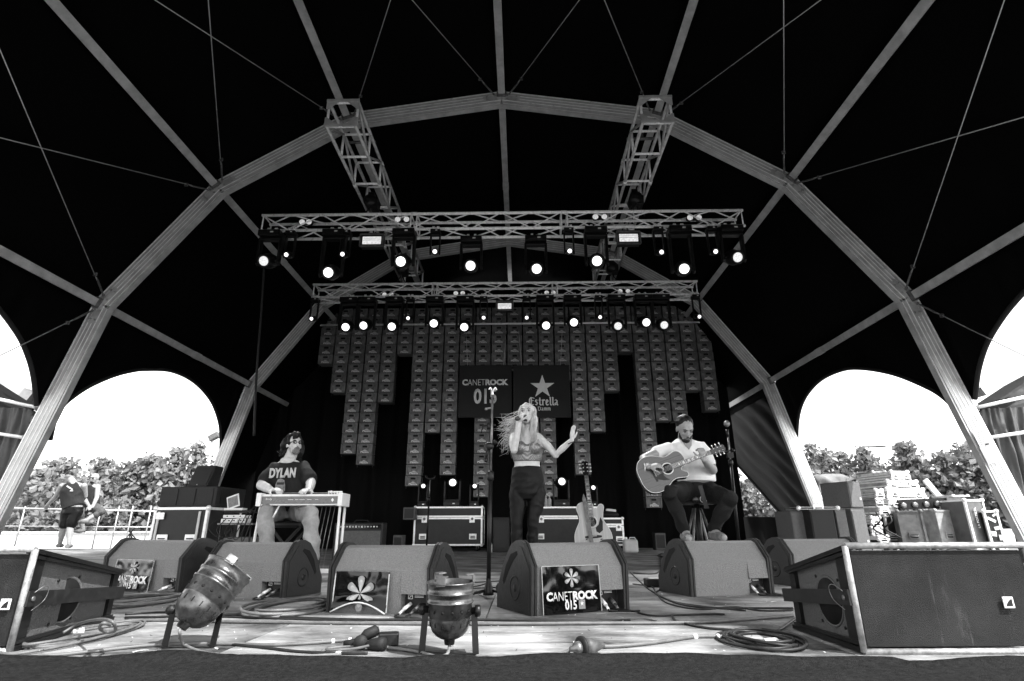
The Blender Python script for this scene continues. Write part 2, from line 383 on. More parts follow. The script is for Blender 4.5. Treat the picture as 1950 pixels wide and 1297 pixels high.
sidepanel(CL, 1, 0)
CRt = [(1838, 800), (1797, 758), (1761, 736), (1700, 712), (1640, 702), (1600, 706), (1560, 726), (1532, 760), (1520, 800), (1518, 857)]
sidepanel(CRt, 1, 8)
# front bay: right and left openings; pixels in view, then mirrored further towards the camera
def frontbay(px, i):
    base = Jc[0] if i == 0 else Jc[8]; top = Jc[1] if i == 0 else Jc[7]; d = (base-top).normalized(); nrm = d.cross(V((0, 1, 0))).normalized(); o0 = V((TX, 7.3, 0))
    C = spline([aP(a, b, top+o0, nrm)-o0 for a, b in px], 6); S = [((c-top).dot(d), c.y) for c in C]
    ym = -2.33; last = S[-1]; S2 = [(s_, min(y_, -.02)) for s_, y_ in S if y_ > ym]; S2.sort(key=lambda e: -e[1])
    top_s = max(.35, S2[-1][0]-.05); S2 = S2+[(top_s, ym)]; S2 = S2+[(s_, 2*ym-y_) for s_, y_ in reversed(S2[:-1])]
    tot = len(S2)-1; y0, y1 = -.0, -4.67; per = S2[0][0]*2+4.67; O_ = []
    for j in range(tot+1):
        q = per*j/tot; s0 = S2[0][0]
        if q < s0: O_.append((s0-q, y0))
        elif q < s0+4.67: O_.append((0, y0-(q-s0)))
        else: O_.append((q-s0-4.67, y1))
    def fn(u, v):
        j = min(int(round(u*tot)), tot); o_, c_ = O_[j], S2[j]; s_ = o_[0]*(1-v)+c_[0]*v; y_ = o_[1]*(1-v)+c_[1]*v
        w_ = .05*math.sin(math.pi*v)*noise.noise(V((y_*4.2, s_*.6, 9)))*2
        return top+d*s_+V((0, y_, 0))+nrm*w_
    MB().grid(fn, tot, 10).build('side_panel', fabric, tent, fix=False)
    MB().path([top+d*s_+V((0, y_, 0)) for s_, y_ in S2], .03, 8).build('opening_hem', hemm, tent)
frontbay([(69, 772), (66, 740), (62, 712), (55, 685), (40, 648), (18, 614), (-4, 586)], 0)
frontbay([(1857, 760), (1859, 740), (1865, 700), (1881, 652), (1913, 600), (1950, 556)], 8)
# last bay: right side membrane with folds and a slanting lower edge; left side closed
def backside():
    top = Jc[7]; base = Jc[8]; d = (base-top).normalized(); nrm = d.cross(V((0, 1, 0))).normalized(); o0 = V((TX, 7.3, 0))
    C = spline([aP(a, b, top+o0, nrm)-o0 for a, b in [(1536, 1012), (1512, 998), (1500, 990), (1472, 962), (1446, 932), (1420, 903), (1395, 874), (1384, 852), (1374, 830), (1366, 806)]], 5)
    S = [((c-top).dot(d), c.y) for c in C]; tot = len(S)-1; y0 = AY[2]
    def fn(u, v):
        j = min(int(round(u*tot)), tot); s_, y_ = S[j]; y_ = max(y_, y0+.01)
        yy = y0+(y_-y0)*v; ss = s_*(1-.25*(1-v)*(1-u)*0)
        w_ = .07*math.sin(math.pi*min(1, v*1.1))*math.sin((ss*1.6+yy*1.3)*3.4+noise.noise(V((yy, ss, 0)))*1.5)
        return top+d*ss+V((0, yy, 0))-nrm*abs(w_)
    MB().grid(fn, tot, 30).build('side_panel', mat('canopy_satin', .002, .55, spec=.12), tent, fix=False)
    st = S[-1][0]
    MB().grid(lambda u, v: top+d*(st*v)+V((0, y0+(9.0-y0)*u, 0)), 10, 10).build('side_panel', fabric, tent, fix=False)
    MB().path([top+d*s_+V((0, max(y_, y0+.02), 0)) for s_, y_ in S], .035, 8).build('opening_hem', hemm, tent)
backside()
top = Jc[1]; base = Jc[0]
MB().grid(lambda u, v: top.lerp(base, u*.75)+V((.02*noise.noise(V((v*20, u*2, 0))), AY[2]+4.67*v, 0)), 12, 24).build('side_panel', fabric, tent, fix=False)
# ================================================================== BACKDROP CURTAIN
drape = mat('black_drape', .009, .85, 0, .3, 3, spec=.15)
def drp(u, v):
    x = -6.6+(5.35+6.6)*u; z = -.0+6.9*v
    lim = 1e9
    return V((x, 14.0+.07*math.sin(x*9+noise.noise(V((x*2, 0, 0)))*4)+.04*noise.noise(V((x*6, z*.3, 0))), z))
cu = MB()
cu.grid(drp, 260, 10)
cu = cu.build('backdrop_curtain', drape, fix=False)
tag(cu, 'floor length black curtain closing the back of the stage behind the hanging crates', 'curtain')
# ================================================================== TRUSSES
def truss(name, label, P, X, length, size, bay, rc, rb, group=None, plates=False, zig=True, cat='truss'):
    X = V(X).normalized(); Z = V((0, 0, 1)); Y = Z.cross(X)
    mw = Matrix((X, Y, Z)).transposed().to_4x4(); mw.translation = V(P)
    r = thing(name, label, cat, mw=mw, group=group)
    TM = alu_t if zig else alu_k
    h = size/2; cm = MB().tube((0, 0, 0), (length, 0, 0), rc, 10).mesh('chord', TM)
    for a in (-1, 1):
        for b in (-1, 1): put('chord', cm, r, (0, a*h, b*h))
    n = round(length/bay); bl = length/n; L_ = math.hypot(size, bl)
    bmh = MB().tube((0, 0, rc*.5), (0, 0, L_-rc*.5), rb, 7).mesh('brace', TM); vm = MB().tube((0, 0, rc*.5), (0, 0, size-rc*.5), rb, 7).mesh('cross_bar', TM if zig else alu_t)
    def seg(p, q, me, nm):
        d = (q-p).normalized(); R = V((0, 0, 1)).rotation_difference(d).to_matrix().to_4x4(); R.translation = p; put(nm, me, r, mw=R)
    faces = [((-h, -h), (-h, h)), ((h, -h), (h, h)), ((-h, h), (h, h)), ((-h, -h), (h, -h))]
    for fi, (c0, c1) in enumerate(faces):
        for i in range(n):
            a, b = (c0, c1) if (i+fi) % 2 else (c1, c0)
            if zig or fi < 2: seg(V((i*bl+.01, *a)), V(((i+1)*bl-.01, *b)), bmh, 'brace')
        for i in (range(n+1) if not zig else (0, n//3, 2*n//3, n)):
            x = min(max(i*bl, rc), length-rc); seg(V((x, *c0)), V((x, *c1)), vm, 'cross_bar')
            if zig and i not in (0, n): seg(V((x+.1, *c0)), V((x+.1, *c1)), vm, 'cross_bar')
    for i in (n//3, 2*n//3):
        m = MB()
        for a in (-1, 1):
            for b in (-1, 1): m.lathe((i*bl+.0, a*h, b*h), (1, 0, 0), [(0, rc), (0, rc*1.25), (.1, rc*1.25), (.1, rc)], 10)
        m.build('coupler', alu_b, r)
    if plates:
        e = h+rc; c = .16
        for a in (-1, 1):
            for b in (-1, 1):
                MB().prism([(a*e, b*e), (a*(e-c-.05), b*e), (a*(e-.03), b*(e-c)), (a*e, b*(e-c))], (-.012, 0, 0), (0, 1, 0), (0, 0, 1), (.012, 0, 0)).build('corner_plate', alu, r)
        for b in (-1, 1): MB().bar((-.02, -e, b*(e-.02)), (-.02, e, b*(e-.02)), .012, .04).build('end_bar', alu, r)
    return r
truss('lighting_truss', 'front lighting truss, the higher and wider of the two in view', (-4.30, 8.14, 5.26), (1, 0, 0), 8.0, .29, .5, .026, .0125)
truss('lighting_truss', 'rear lighting truss above the hanging beer crates', (-4.35, 10.70, 5.17), (1, 0, 0), 8.06, .29, .5, .026, .0125)
tb1 = truss('box_truss', 'left square roof truss running back from the front arch', (-2.53, 6.4, 6.08), (0, 1, 0), 5.6, .42, .7, .026, .02, zig=False, plates=True)
tb2 = truss('box_truss', 'right square roof truss running back from the front arch', (1.97, 6.4, 6.07), (0, 1, 0), 5.6, .42, .7, .026, .02, zig=False, plates=True)
for tx, nm in ((-2.53, 'left'), (1.97, 'right')):
    for k, (yy, zt) in enumerate(((8.14, 5.42), (10.7, 5.33))):
        r = thing('chain_hoist', 'black chain hoist wrapped under the %s square truss, above the %s lighting truss' % (nm, ('front', 'rear')[k]), 'hoist', (tx, yy, 5.87))
        MB().lathe((0, 0, -.16), (0, 1, 0), [(-.13, .02), (-.12, .11), (.12, .11), (.13, .02)], 12).box((0, 0, -.03), (.1, .12, .12)).box((.07, .0, -.2), (.12, .2, .16)).build('hoist_body', blk_m, r)
        c = MB()
        for q in range(9):
            z = -.3+(zt-5.87+.3)*q/9.; c.path([V((.02*math.cos(a)*(q % 2), .02*math.cos(a)*(1-q % 2), z+.03*math.sin(a))) for a in [j*math.pi/4 for j in range(8)]], .006, 5, closed=True)
        c.build('chain', steel, r)
        MB().path([(-.15, 0, zt-5.87-.02), (-.02, 0, zt-5.87+.22), (0, 0, zt-5.87+.26), (.02, 0, zt-5.87+.22), (.15, 0, zt-5.87-.02)], .012, 6).build('sling', rub, r)
    # shackled hangers from the arches
    for yy in (7.3, 11.97):
        r = thing('truss_hanger', 'short steel hanger holding the %s square truss to the %s arch' % (nm, 'front' if yy < 8 else 'rear'), 'bracket', (tx, yy, 6.3))
        MB().bar((0, 0, 0), (0, 0, .3), .05, .012).tube((-.24, 0, -.0), (.24, 0, 0), .024, 8).build('hanger_plate', steel, r)
        MB().path([(.03*math.cos(a), .0, .12+.04*math.sin(a)) for a in [j*math.pi/5 for j in range(10)]], .008, 6, closed=True).build('shackle', steel, r)
# ================================================================== MOVING HEADS AND OTHER LAMPS ON THE TRUSSES
def head_parts(r, s, drop, big, up=False, aim=(0, -1, -.55), dim=False):
    """moving head: origin at clamp level; drop = distance to the lens centre (downwards, or upwards when standing)"""
    q = 1 if up else -1; w = (.17 if big else .12)*s
    m = MB(); m.box((0, 0, q*.07*s), (w*2.1, .26*s, .10*s)); m.box((0, -.131*s, q*.07*s), (w*1.2, .01, .05*s)); m.build('lamp_base', blk_m, r, bevel=.012)
    dsp = MB().box((w*.3, -.137*s, q*.07*s), (.05*s, .006, .025*s)); dsp.build('display', lens_off if big else alu_b, r)
    pv = V((0, 0, q*(drop-.09*s)))
    yk = MB()
    for a in (-1, 1):
        yk.prism([(-.05*s, q*.12*s), (.05*s, q*.12*s), (.06*s, q*.2*s), (.045*s, q*(drop-.03*s)), (0, q*(drop+.0)), (-.045*s, q*(drop-.03*s)), (-.06*s, q*.2*s)], (a*w-.02*s, 0, 0), (0, 1, 0), (0, 0, 1), (.04*s, 0, 0))
    yk.box((0, 0, q*.145*s), (w*2+.04*s, .11*s, .04*s)); yk.build('yoke', blk_m, r, bevel=.01)
    d = V(aim).normalized(); R_ = w*.78; c = pv
    hd = MB().lathe(c-d*.16*s, d, [(0, R_*.55), (.03*s, R_*.85), (.14*s, R_*.98), (.22*s, R_*.9), (.26*s, R_*.80), (.31*s, R_*.84), (.315*s, R_*.70), (.30*s, R_*.62)], 20)
    for a in (-1, 1): hd.tube(c+V((a*w, 0, 0)), c, .03*s, 8)
    hd.build('lamp_head', blk_m, r)
    lens_m = lens_dim if dim else lens_on
    ln = MB().lathe(c+d*.135*s, d, [(0, R_*.01), (0, R_*.62), (.015*s, R_*.5), (.02*s, R_*.2)], 20); ln.build('lens', lens_m, r)
    return c+d*.14*s
def clampsets(r, s):
    m = MB()
    for a in (-1, 1):
        m.lathe((a*.06*s, 0, .035), (1, 0, 0), [(-.02, .03), (-.02, .042), (.02, .042), (.02, .03)], 10); m.box((a*.06*s, 0, .0), (.03, .04, .06))
    m.build('clamp', alu_b, r)
HG = {}
def moving_head(px, py, Yt, zt, big, label, aim, group, dim=False):
    # solve for placing the lens on its pixel
    s = 1. if big else .62
    d = V(aim).normalized(); yl = Yt+d.y*.14*s; p = aY(px, py, yl); drop = (zt-(p.z-d.z*.14*s))+.09*s-.0
    key = (big, round(drop, 2), Yt, tuple(aim), dim)
    drop = max(drop, .33*s)
    if key in HG: return dup(HG[key], label, (p.x-d.x*.14*s, Yt, zt))
    r = thing('moving_head_lamp', label, 'stage light', (p.x-d.x*.14*s, Yt, zt), group=group); head_parts(r, s, drop, big, aim=aim, dim=dim); clampsets(r, s); HG[key] = r; return r
gA = 'moving head lamps on the front truss'; gB = 'moving head lamps on the rear truss'
def ords(n): return ['leftmost', 'second', 'third', 'fourth', 'fifth', 'sixth', 'seventh', 'eighth', 'ninth', 'rightmost'][n]
T1b = [(502, 497), (625, 519), (763, 498), (896, 506), (1022, 512), (1137, 497), (1303, 512), (1405, 490)]
T1s = [(545, 485), (652, 484), (828, 479), (1085, 478), (1260, 480), (1363, 479)]
T2b = [(658, 623), (692, 620), (746, 622), (826, 616), (884, 623), (1040, 620), (1093, 614), (1177, 621), (1231, 614), (1265, 619)]
T2s = [(593, 607), (777, 606), (921, 605), (1003, 605), (1143, 604), (1332, 603)]
def olab(i, n, what):
    if i == 0: return 'leftmost '+what
    if i == n-1: return 'rightmost '+what
    return '%s %s counted from the left' % (ords(i), what)
random.seed(3)
for lst, Yt, zt, big, gg, w in ((T1b, 8.0, 5.09, True, gA, 'large lit moving head under the front truss'), (T1s, 8.0, 5.09, False, gA, 'small lit moving head under the front truss'),
                            (T2b, 10.56, 5.0, True, gB, 'large lit moving head under the rear truss'), (T2s, 10.56, 5.0, False, gB, 'small lit moving head under the rear truss')):
    for i, (px, py) in enumerate(lst):
        y_ = Yt if not (lst is T1b and i in (3, 4)) else Yt+.27
        ax = round(random.uniform(-.15, .15), 2)
        moving_head(px, py, y_, zt, big, olab(i, len(lst), w), (ax, -1, -.5 if big else -.42), gg, (px in (502, 1405, 1177, 1265)))
# rectangular halogen floods
def flood(px, py, Yt, zt, w, label):
    p = aY(px, py, Yt-.05); r = thing('flood_light', label, 'stage light', p, group='rectangular flood lights on the trusses'); h = w*.6
    m = MB().prism([(-w/2, -h/2), (w/2, -h/2), (w/2, h/2), (-w/2, h/2)], (0, 0, 0), (1, 0, 0), (0, 0, 1), (0, .12, 0)); m.build('housing', blk_m, r, bevel=.01)
    fr = MB()
    for a in (-1, 1): fr.box((0, -.01, a*h*.5), (w*1.06, .03, .022)); fr.box((a*w*.52, -.01, 0), (.022, .03, h))
    fr.build('rim', steel, r)
    MB().box((0, -.004, 0), (w*.84, .008, h*.62)).build('reflector', mat('flood_glow', .8, .2, 0, .3, 20, emit=.12), r)
    MB().box((0, -.012, 0), (w*.86, .006, .008)).box((0, -.012, h*.16), (w*.86, .006, .006)).build('lamp_tube', alu_b, r)
    MB().path([(-w*.54, .05, -h*.2), (-w*.54, .05, h*.75), (w*.54, .05, h*.75), (w*.54, .05, -h*.2)], .009, 6).tube((0, .05, h*.75), (0, .05, max(zt-p.z, h*.76)), .012, 6).build('bracket', blk_m, r)
flood(708, 458, 8.0, 5.1, .36, 'left flood light under the front truss'); flood(1197, 453, 8.0, 5.1, .36, 'right flood light under the front truss'); flood(961, 583, 10.56, 5.02, .33, 'flood light under the middle of the rear truss')
# pairs of round blinder lamps
PR = [(575, 421, 588, 421, 8.1), (757, 416, 774, 416, 8.1), (1134, 411, 1151, 411, 8.1), (1314, 412, 1331, 413, 8.1), (732, 559, 745, 560, 10.66), (868, 557, 881, 557, 10.66), (1041, 556, 1054, 556, 10.66), (1181, 552, 1196, 554, 10.66)]
for i, (a, b, c, d, Y) in enumerate(PR):
    p = (aY(a, b, Y)+aY(c, d, Y))/2; sp = (aY(c, d, Y)-aY(a, b, Y)).length/2
    r = thing('blinder_lamp', olab(i % 4, 4, 'pair of round unlit lamps inside the %s truss' % ('front' if i < 4 else 'rear')), 'stage light', p, group='twin round lamps in the trusses')
    for q in (-1, 1):
        b_ = MB().lathe((q*sp, .12, .02), (0, -1, -.3), [(0, .03), (.05, .055), (.11, .06), (.115, .05)], 14).build('lamp_can', blk_m, r)
        MB().ell((q*sp, .01, -.01), (.05, .025, .05)).build('bulb_face', mat('glowing_frosted_glass', .75, .25, 0, .2, 25, emit=.08), b_)  # faint glow put into the glass of these unlit lamps
    MB().box((0, .13, .02), (sp*2.6, .03, .03)).build('mounting_bar', blk_m, r)
# ================================================================== HANGING BEER CRATES
CWx, CHz, CDy = .352, .245, .28
cr1 = mat('crate_plastic', .125, .5, 0, .5, 9, .1, 60, stretch=(3, 3, 1), rand=.3)
cr2 = mat('crate_print', .9, .6, 0, .2, 60); cr4 = mat('crate_crest', .42, .6, 0, .4, 50)
cr3 = mat('crate_dark', .006, .8)
def crate_mesh():
    m = MB(); w, h, d = CWx/2, CHz-.014, CDy; y = -d/2; m.box((0, .01, h/2), (w*2-.01, d-.02, h-.01))
    # rim, foot and side posts standing proud of the wall
    m.box((0, y, h-.014), (w*2, .03, .026)); m.box((0, y, .012), (w*2, .03, .022))
    for a in (-1, 1): m.box((a*(w-.012), y, h/2), (.024, .028, h)); m.box((a*(w-.004), 0, h-.02), (.008, d, .03)); m.box((a*(w-.004), 0, .02), (.008, d, .03))
    for a in (-1, 1): m.box((a*.062, y+.004, h-.062), (.014, .02, .052))
    m.box((0, y+.004, h-.034), (.13, .02, .012)); m.box((0, y+.004, h-.09), (.13, .02, .012))
    m.mi = 2; m.box((0, y+.001, h-.062), (.11, .022, .042)); m.box((0, y-.004, h-.048), (.06, .018, .016))
    # printed crest and word plate
    m.mi = 1
    m.prism([(-.075, .06), (-.055, .075), (-.03, .083), (-.018, .1), (.018, .1), (.03, .083), (.055, .075), (.075, .06), (.07, .056), (-.07, .056)], (0, y+.004, 0), (1, 0, 0), (0, 0, 1), (0, .004, 0))
    for k_ in range(len(m.m)-12, len(m.m)): m.m[k_] = 3
    me = m.mesh('crate', [cr1, cr2, cr3, cr4])
    bm = bmesh.new(); bm.from_mesh(me); bmesh.ops.recalc_face_normals(bm, faces=bm.faces); bm.to_mesh(me); bm.free(); return me
cme = crate_mesh()
wt = text('Damm', 'crate_word', cr2, None, (0, -CDy/2+.004, .036), (1, 0, 0), (0, 0, 1), w=.19, h=.055, bold=.03, depth=.003, lift=.0)
wme = wt.data; md_ = wt.modifiers[0]; dg = bpy.context.evaluated_depsgraph_get(); dg.update(); wme = bpy.data.meshes.new_from_object(wt.evaluated_get(dg)); bpy.data.objects.remove(wt)
bm = bmesh.new(); bm.from_mesh(cme); bm2 = bmesh.new(); bm2.from_mesh(wme)
k0 = len(cme.polygons); bm.from_mesh(wme); bm.faces.ensure_lookup_table()
for f_ in bm.faces[k0:]: f_.material_index = 1
bm.to_mesh(cme); bm.free(); bm2.free()
YC = 13.15
CB = [692, 746, 862, 881, 763.5, 672.5, 925, 818, 901, 700, 949, 700, 700, 819, 950, 722, 898, 825, 740, 668, 960, 795, 790, 735, 776]
LX = [628, 657, 686, 715, 743.5, 773, 803, 832.6, 862, 891, 921.7, 950.6, 981, 1010, 1040, 1070, 1099, 1128.5, 1158.6, 1188.5, 1218.4, 1247, 1276, 1305, 1333.6]
CL_ = []
ztop = 5.78
ncr = 0
words = ['first', 'second', 'third', 'fourth', 'fifth', 'sixth', 'seventh', 'eighth', 'ninth', 'tenth', 'eleventh', 'twelfth', 'middle', 'fourteenth', 'fifteenth', 'sixteenth', 'seventeenth', 'eighteenth', 'nineteenth', 'twentieth', 'fifth from the right', 'fourth from the right', 'third from the right', 'second from the right', 'last']
strap = mat('crate_strap', .05, .6)
for i, yb in enumerate(CB):
    x = -4.83+.3915*i; zl = aY(LX[i], yb, YC-CDy/2).z-.036; n = max(3, round((ztop-zl)/CHz))
    zb = ztop-n*CHz
    how = 'short' if n < 7 else ('long' if n > 13 else 'medium')
    lb = ('%s hanging stack of beer crates, %s, %d crates tall' % (words[i] if i > 19 else words[i]+' from the left', how, n))
    if i == 12: lb = 'hanging stack of beer crates behind the gap between the two banners, %d crates tall' % n
    if i == 24: lb = 'last hanging stack of beer crates on the right, %d crates tall' % n
    if i == 0: lb = 'leftmost hanging stack of beer crates, short, %d crates tall' % n
    r = thing('beer_crate_stack', lb, 'crate stack', (x, YC, zb), group='hanging stacks of beer crates')
    for j in range(n):
        put('beer_crate', cme, r, (random.uniform(-.004, .004), random.uniform(-.010, .010), j*CHz)); ncr += 1
    m = MB()
    for a in (-1, 1): m.box((a*(CWx/2+.003), -.02, n*CHz/2), (.0035, .03, n*CHz+.1))
    m.build('strap', strap, r)
print('crates', ncr)
r = MB().tube((-5.15, 12.85, 5.27), (4.62, 12.85, 5.27), .025, 10).build('hanging_pipe', alu_b); tag(r, 'long horizontal pipe across the hanging beer crates below the rear truss', 'pipe')
# ================================================================== BANNERS
ban = mat('banner_cloth', .022, .6, 0, .25, 1.2); prn = mat('banner_print', .75, .6, 0, .12, 3)
def star(r, parent, O, X, Y, R_, m, d=.004, k=.382):
    pts = [((R_ if i % 2 == 0 else R_*k)*math.sin(i*math.pi/5), (R_ if i % 2 == 0 else R_*k)*math.cos(i*math.pi/5)) for i in range(10)]
    Zn = V(X).cross(V(Y)).normalized(); return MB().prism(pts, V(O), X, Y, Zn*d).build('star', m, parent)
BY = 12.9
def banner(x0, x1, label):
    a = aY(x0, 795, BY); b = aY(x1, 696, BY); w = b.x-a.x; h = 1.27
    zt = aY(x0, 697, BY).z; zb = aY(x0, 795, BY).z; h = zt-zb
    r = thing('banner', label, 'banner', ((a.x+aY(x1, 795, BY).x)/2, BY, zb))
    w = aY(x1, 795, BY).x-a.x
    MB().box((0, 0, h/2), (w, .03, h)).build('cloth', ban, r)
    f = MB()
    for q in (-1, 1): f.box((q*w/2, -.004, h/2), (.014, .045, h+.014)); f.box((0, -.004, h/2+q*h/2), (w, .045, .014))
    f.build('frame', blk_m, r)
    MB().path([(-w*.35, 0, h), (-w*.4, 0, h+.9)], .005, 5).build('hanging_wire', cab, r); MB().path([(w*.35, 0, h), (w*.4, 0, h+.9)], .005, 5).build('hanging_wire', cab, r)
    return r, w, h
X1, Z1 = V((1, 0, 0)), V((0, 0, 1))
def canetrock(parent, O, X, Y, w, m, d=.003, num=True):
    """CANETROCK with bold C and ROCK, thin ANET, over a condensed 015"""
    X, Y = V(X).normalized(), V(Y).normalized(); O = V(O); h = w*.135
    text('C', 'lettering', m, parent, O-X*w*.445, X, Y, h=h*1.03, w=w*.12, bold=.05, depth=d)
    text('ANET', 'lettering', m, parent, O-X*w*.197, X, Y, h=h, w=w*.375, bold=-.008, depth=d)
    text('ROCK', 'lettering', m, parent, O+X*w*.25, X, Y, h=h*1.03, w=w*.50, bold=.055, depth=d)
    if num: text('015', 'lettering', m, parent, O-Y*w*.31, X, Y, h=w*.34, w=w*.50, bold=.03, depth=d)
r, w, h = banner(873, 974, 'left dark banner with white festival lettering and the number 015')
canetrock(r, (0, -.017, h*.67), X1, Z1, w*.88, prn)
r, w, h = banner(978, 1087, 'right dark banner with a big white star over the brewery name')
star('s', r, (0.02, -.017, h*.58), X1, Z1, .30, prn, .004)
def blackletter(s, parent, O, w, h):
    """broken-script letters built from slanted strokes; unit box per letter"""
    G = {'E': (.98, [((.75, .95), (.35, 1.0), (.12, .75), (.12, .25), (.4, 0), (.85, .12)), ((.42, .98), (.42, .05)), ((.42, .55), (.8, .62)), ((.42, 1.), (.95, .88))]),
         's': (.62, [((.5, .62), (.3, .7), (.12, .55), (.46, .28), (.3, .02), (.08, .12))]),
         't': (.55, [((.25, .95), (.25, .12), (.38, .0), (.5, .1)), ((.05, .66), (.48, .66))]),
         'r': (.6, [((.05, .62), (.2, .7), (.2, .0)), ((.2, .55), (.42, .7), (.52, .6)), ((.08, .05), (.32, .0))]),
         'e': (.65, [((.16, .3), (.5, .5), (.36, .7), (.16, .58), (.16, .15), (.34, 0), (.54, .12))]),
         'l': (.42, [((.1, .92), (.22, 1.0), (.22, .1), (.34, .0), (.42, .08))]),
         'a': (.72, [((.12, .6), (.3, .7), (.48, .6), (.48, .1), (.62, .0)), ((.48, .38), (.16, .25), (.2, .03), (.48, .15))]),
         'D': (1.0, [((.2, .95), (.2, .05)), ((.05, .95), (.6, .95), (.85, .7), (.85, .25), (.55, .0), (.1, .05))]),
         'm': (1.0, [((.05, .62), (.18, .7), (.18, .02)), ((.18, .58), (.38, .7), (.5, .6), (.5, .02)), ((.5, .58), (.7, .7), (.82, .6), (.82, .06), (.95, .0))])}
    tot = sum(G[c][0] for c in s); k = w/tot; x = -w/2; m = MB(); t_ = h*.06
    for c in s:
        for st in G[c][1]:
            for p, q in zip(st, st[1:]):
                P0 = V((x+p[0]*k, 0, p[1]*h)); Q0 = V((x+q[0]*k, 0, q[1]*h)); o_ = V((t_*.9, 0, t_*.8)); e = V((0, 0, 0))
                d_ = (Q0-P0).normalized(); nn = V((-d_.z, 0, d_.x)); wd = t_*(1.25 if abs(d_.z) > .6 else .75)
                m.add([P0-nn*wd-d_*t_*.4, P0+nn*wd+o_*.2, Q0+nn*wd+d_*t_*.4, Q0-nn*wd], [(0, 1, 2, 3)], False)
        x += G[c][0]*k
    m.v = [tuple(V(O)+V((a, -.0+.0002*random.random(), b))) for a, b, b in [(p[0], p[1], p[2]) for p in m.v]] if 0 else [(O[0]+p[0], O[1]-.0006*((n_//4) % 7), O[2]+p[2]) for n_, p in enumerate(m.v)]
    return m.build('lettering', prn, parent)
blackletter('Estrella', r, (.04, -.021, h*.225), w*.52, h*.15)
blackletter('Damm', r, (.05, -.021, h*.125), w*.23, h*.075)
# ================================================================== FLIGHT CASES
case_b = mat('case_laminate', .0448, .45, 0, .3, 6); case_g = mat('grey_case_laminate', .11, .5, 0, .3, 7); case_w = mat('scuffed_silver_laminate', .34, .5, .1, .3, 9)
def flightcase(name, label, loc, rz, w, d, h, lam=None, ed=None, wheels=True, lid=.28, handles=2, latches=2, group=None, edge=.032, cat='flight case', hl=.28):
    lam = lam or case_b; ed = ed or alu_b; r = thing(name, label, cat, loc, rz, group); z0 = .11 if wheels else .012; H = h-z0
    zs = [(z0, z0+H*(1-lid)-.004), (z0+H*(1-lid)+.004, z0+H)] if lid else [(z0, z0+H)]
    for i, (a, b) in enumerate(zs):
        MB().box((0, 0, (a+b)/2), (w-.012, d-.012, b-a-.004)).build('case_lid' if i else 'case_body', lam, r)
        m = MB(); e = edge
        for sy in (-1, 1):
            for z in (a+e/2, b-e/2): m.box((0, sy*(d/2-.002), z), (w, .012, e))
            for sx in (-1, 1): m.box((sx*(w/2-e/2), sy*(d/2-.002), (a+b)/2), (e, .0115, b-a))
        for sx in (-1, 1):
            for z in (a+e/2, b-e/2): m.box((sx*(w/2-.002), 0, z), (.0125, d, e-.001))
            for sy in (-1, 1): m.box((sx*(w/2-.002), sy*(d/2-e/2), (a+b)/2), (.0119, e, b-a-.001))
        m.build('edge_profile', ed, r)
    bk = ('ball', ed.name)
    if bk not in _M: _M[bk] = MB().ell((0, 0, 0), (.035, .035, .035), None, 8, 6).mesh('ball_corner', ed)
    for sx in (-1, 1):
        for z in (z0+.012, z0+H-.012): put('ball_corner', _M[bk], r, (sx*(w/2-.012), -(d/2-.012), z))
    for k in range(handles):
        x = 0 if handles == 1 else (-1+2*k)*w*hl*1.3; z = z0+H*(1-lid)*.32 if lid else z0+H*.35
        hp = MB().box((x, -d/2-.005, z), (.15, .012, .11)).build('handle_plate', ed, r, bevel=.004)
        MB().box((x, -d/2-.012, z-.012), (.10, .004, .05)).build('handle_recess', blk, hp)
        MB().path([(x-.05, -d/2-.014, z+.0), (x-.05, -d/2-.025, z-.01), (x+.05, -d/2-.025, z-.01), (x+.05, -d/2-.014, z)], .007, 6).build('handle', ed, hp)
    if lid:
        for k in range(latches):
            x = (-1+2*k)*w*hl*1.25 if latches > 1 else 0; z = z0+H*(1-lid)
            lp = MB().box((x, -d/2-.005, z-.035), (.11, .013, .14)).build('latch', ed, r, bevel=.004)
            MB().lathe((x, -d/2-.01, z-.03), (0, -1, 0), [(0, .028), (.006, .028), (.008, .02)], 10).build('latch_knob', steel, lp)
    if wheels:
        for sx in (-1, 1):
            for sy in (-1, 1):
                cw = MB().lathe((sx*(w/2-.1)-.018, sy*(d/2-.1), .05), (1, 0, 0), [(0, .02), (0, .048), (.005, .05), (.031, .05), (.036, .048), (.036, .02)], 12).build('caster', rub, r)
                MB().box((sx*(w/2-.1), sy*(d/2-.1), z0-.006), (.08, .08, .012)).box((sx*(w/2-.1)-.026, sy*(d/2-.1), .075), (.005, .05, .06)).box((sx*(w/2-.1)+.026, sy*(d/2-.1), .075), (.005, .05, .06)).build('caster_fork', steel, cw)
    return r
FCY = 12.05
def casepx(x0, x1, ytop, Y, d): a = aY(x0, ytop, Y); b = aY(x1, ytop, Y); return (a.x+b.x)/2, b.x-a.x, a.z
cx, cw_, cz = casepx(790, 919, 965, FCY, .7)
flightcase('flight_case', 'black wheeled flight case with three moving heads on top, left of the singer', (cx, FCY+.35, 0), 0, cw_, .7, cz)
cx2, cw2, cz2 = casepx(1010, 1146, 965, FCY, .7)
flightcase('flight_case', 'black wheeled flight case behind the singer, carrying a large moving head', (cx2, FCY+.35, 0), 0, cw2, .7, cz2)
cx3, cw3, cz3 = casepx(1145, 1184, 986, 11.8, .6)
flightcase('flight_case', 'lower black flight case behind the standing acoustic guitar', (cx3-.1, 12.1, 0), 0, cw3+.25, .6, cz3)
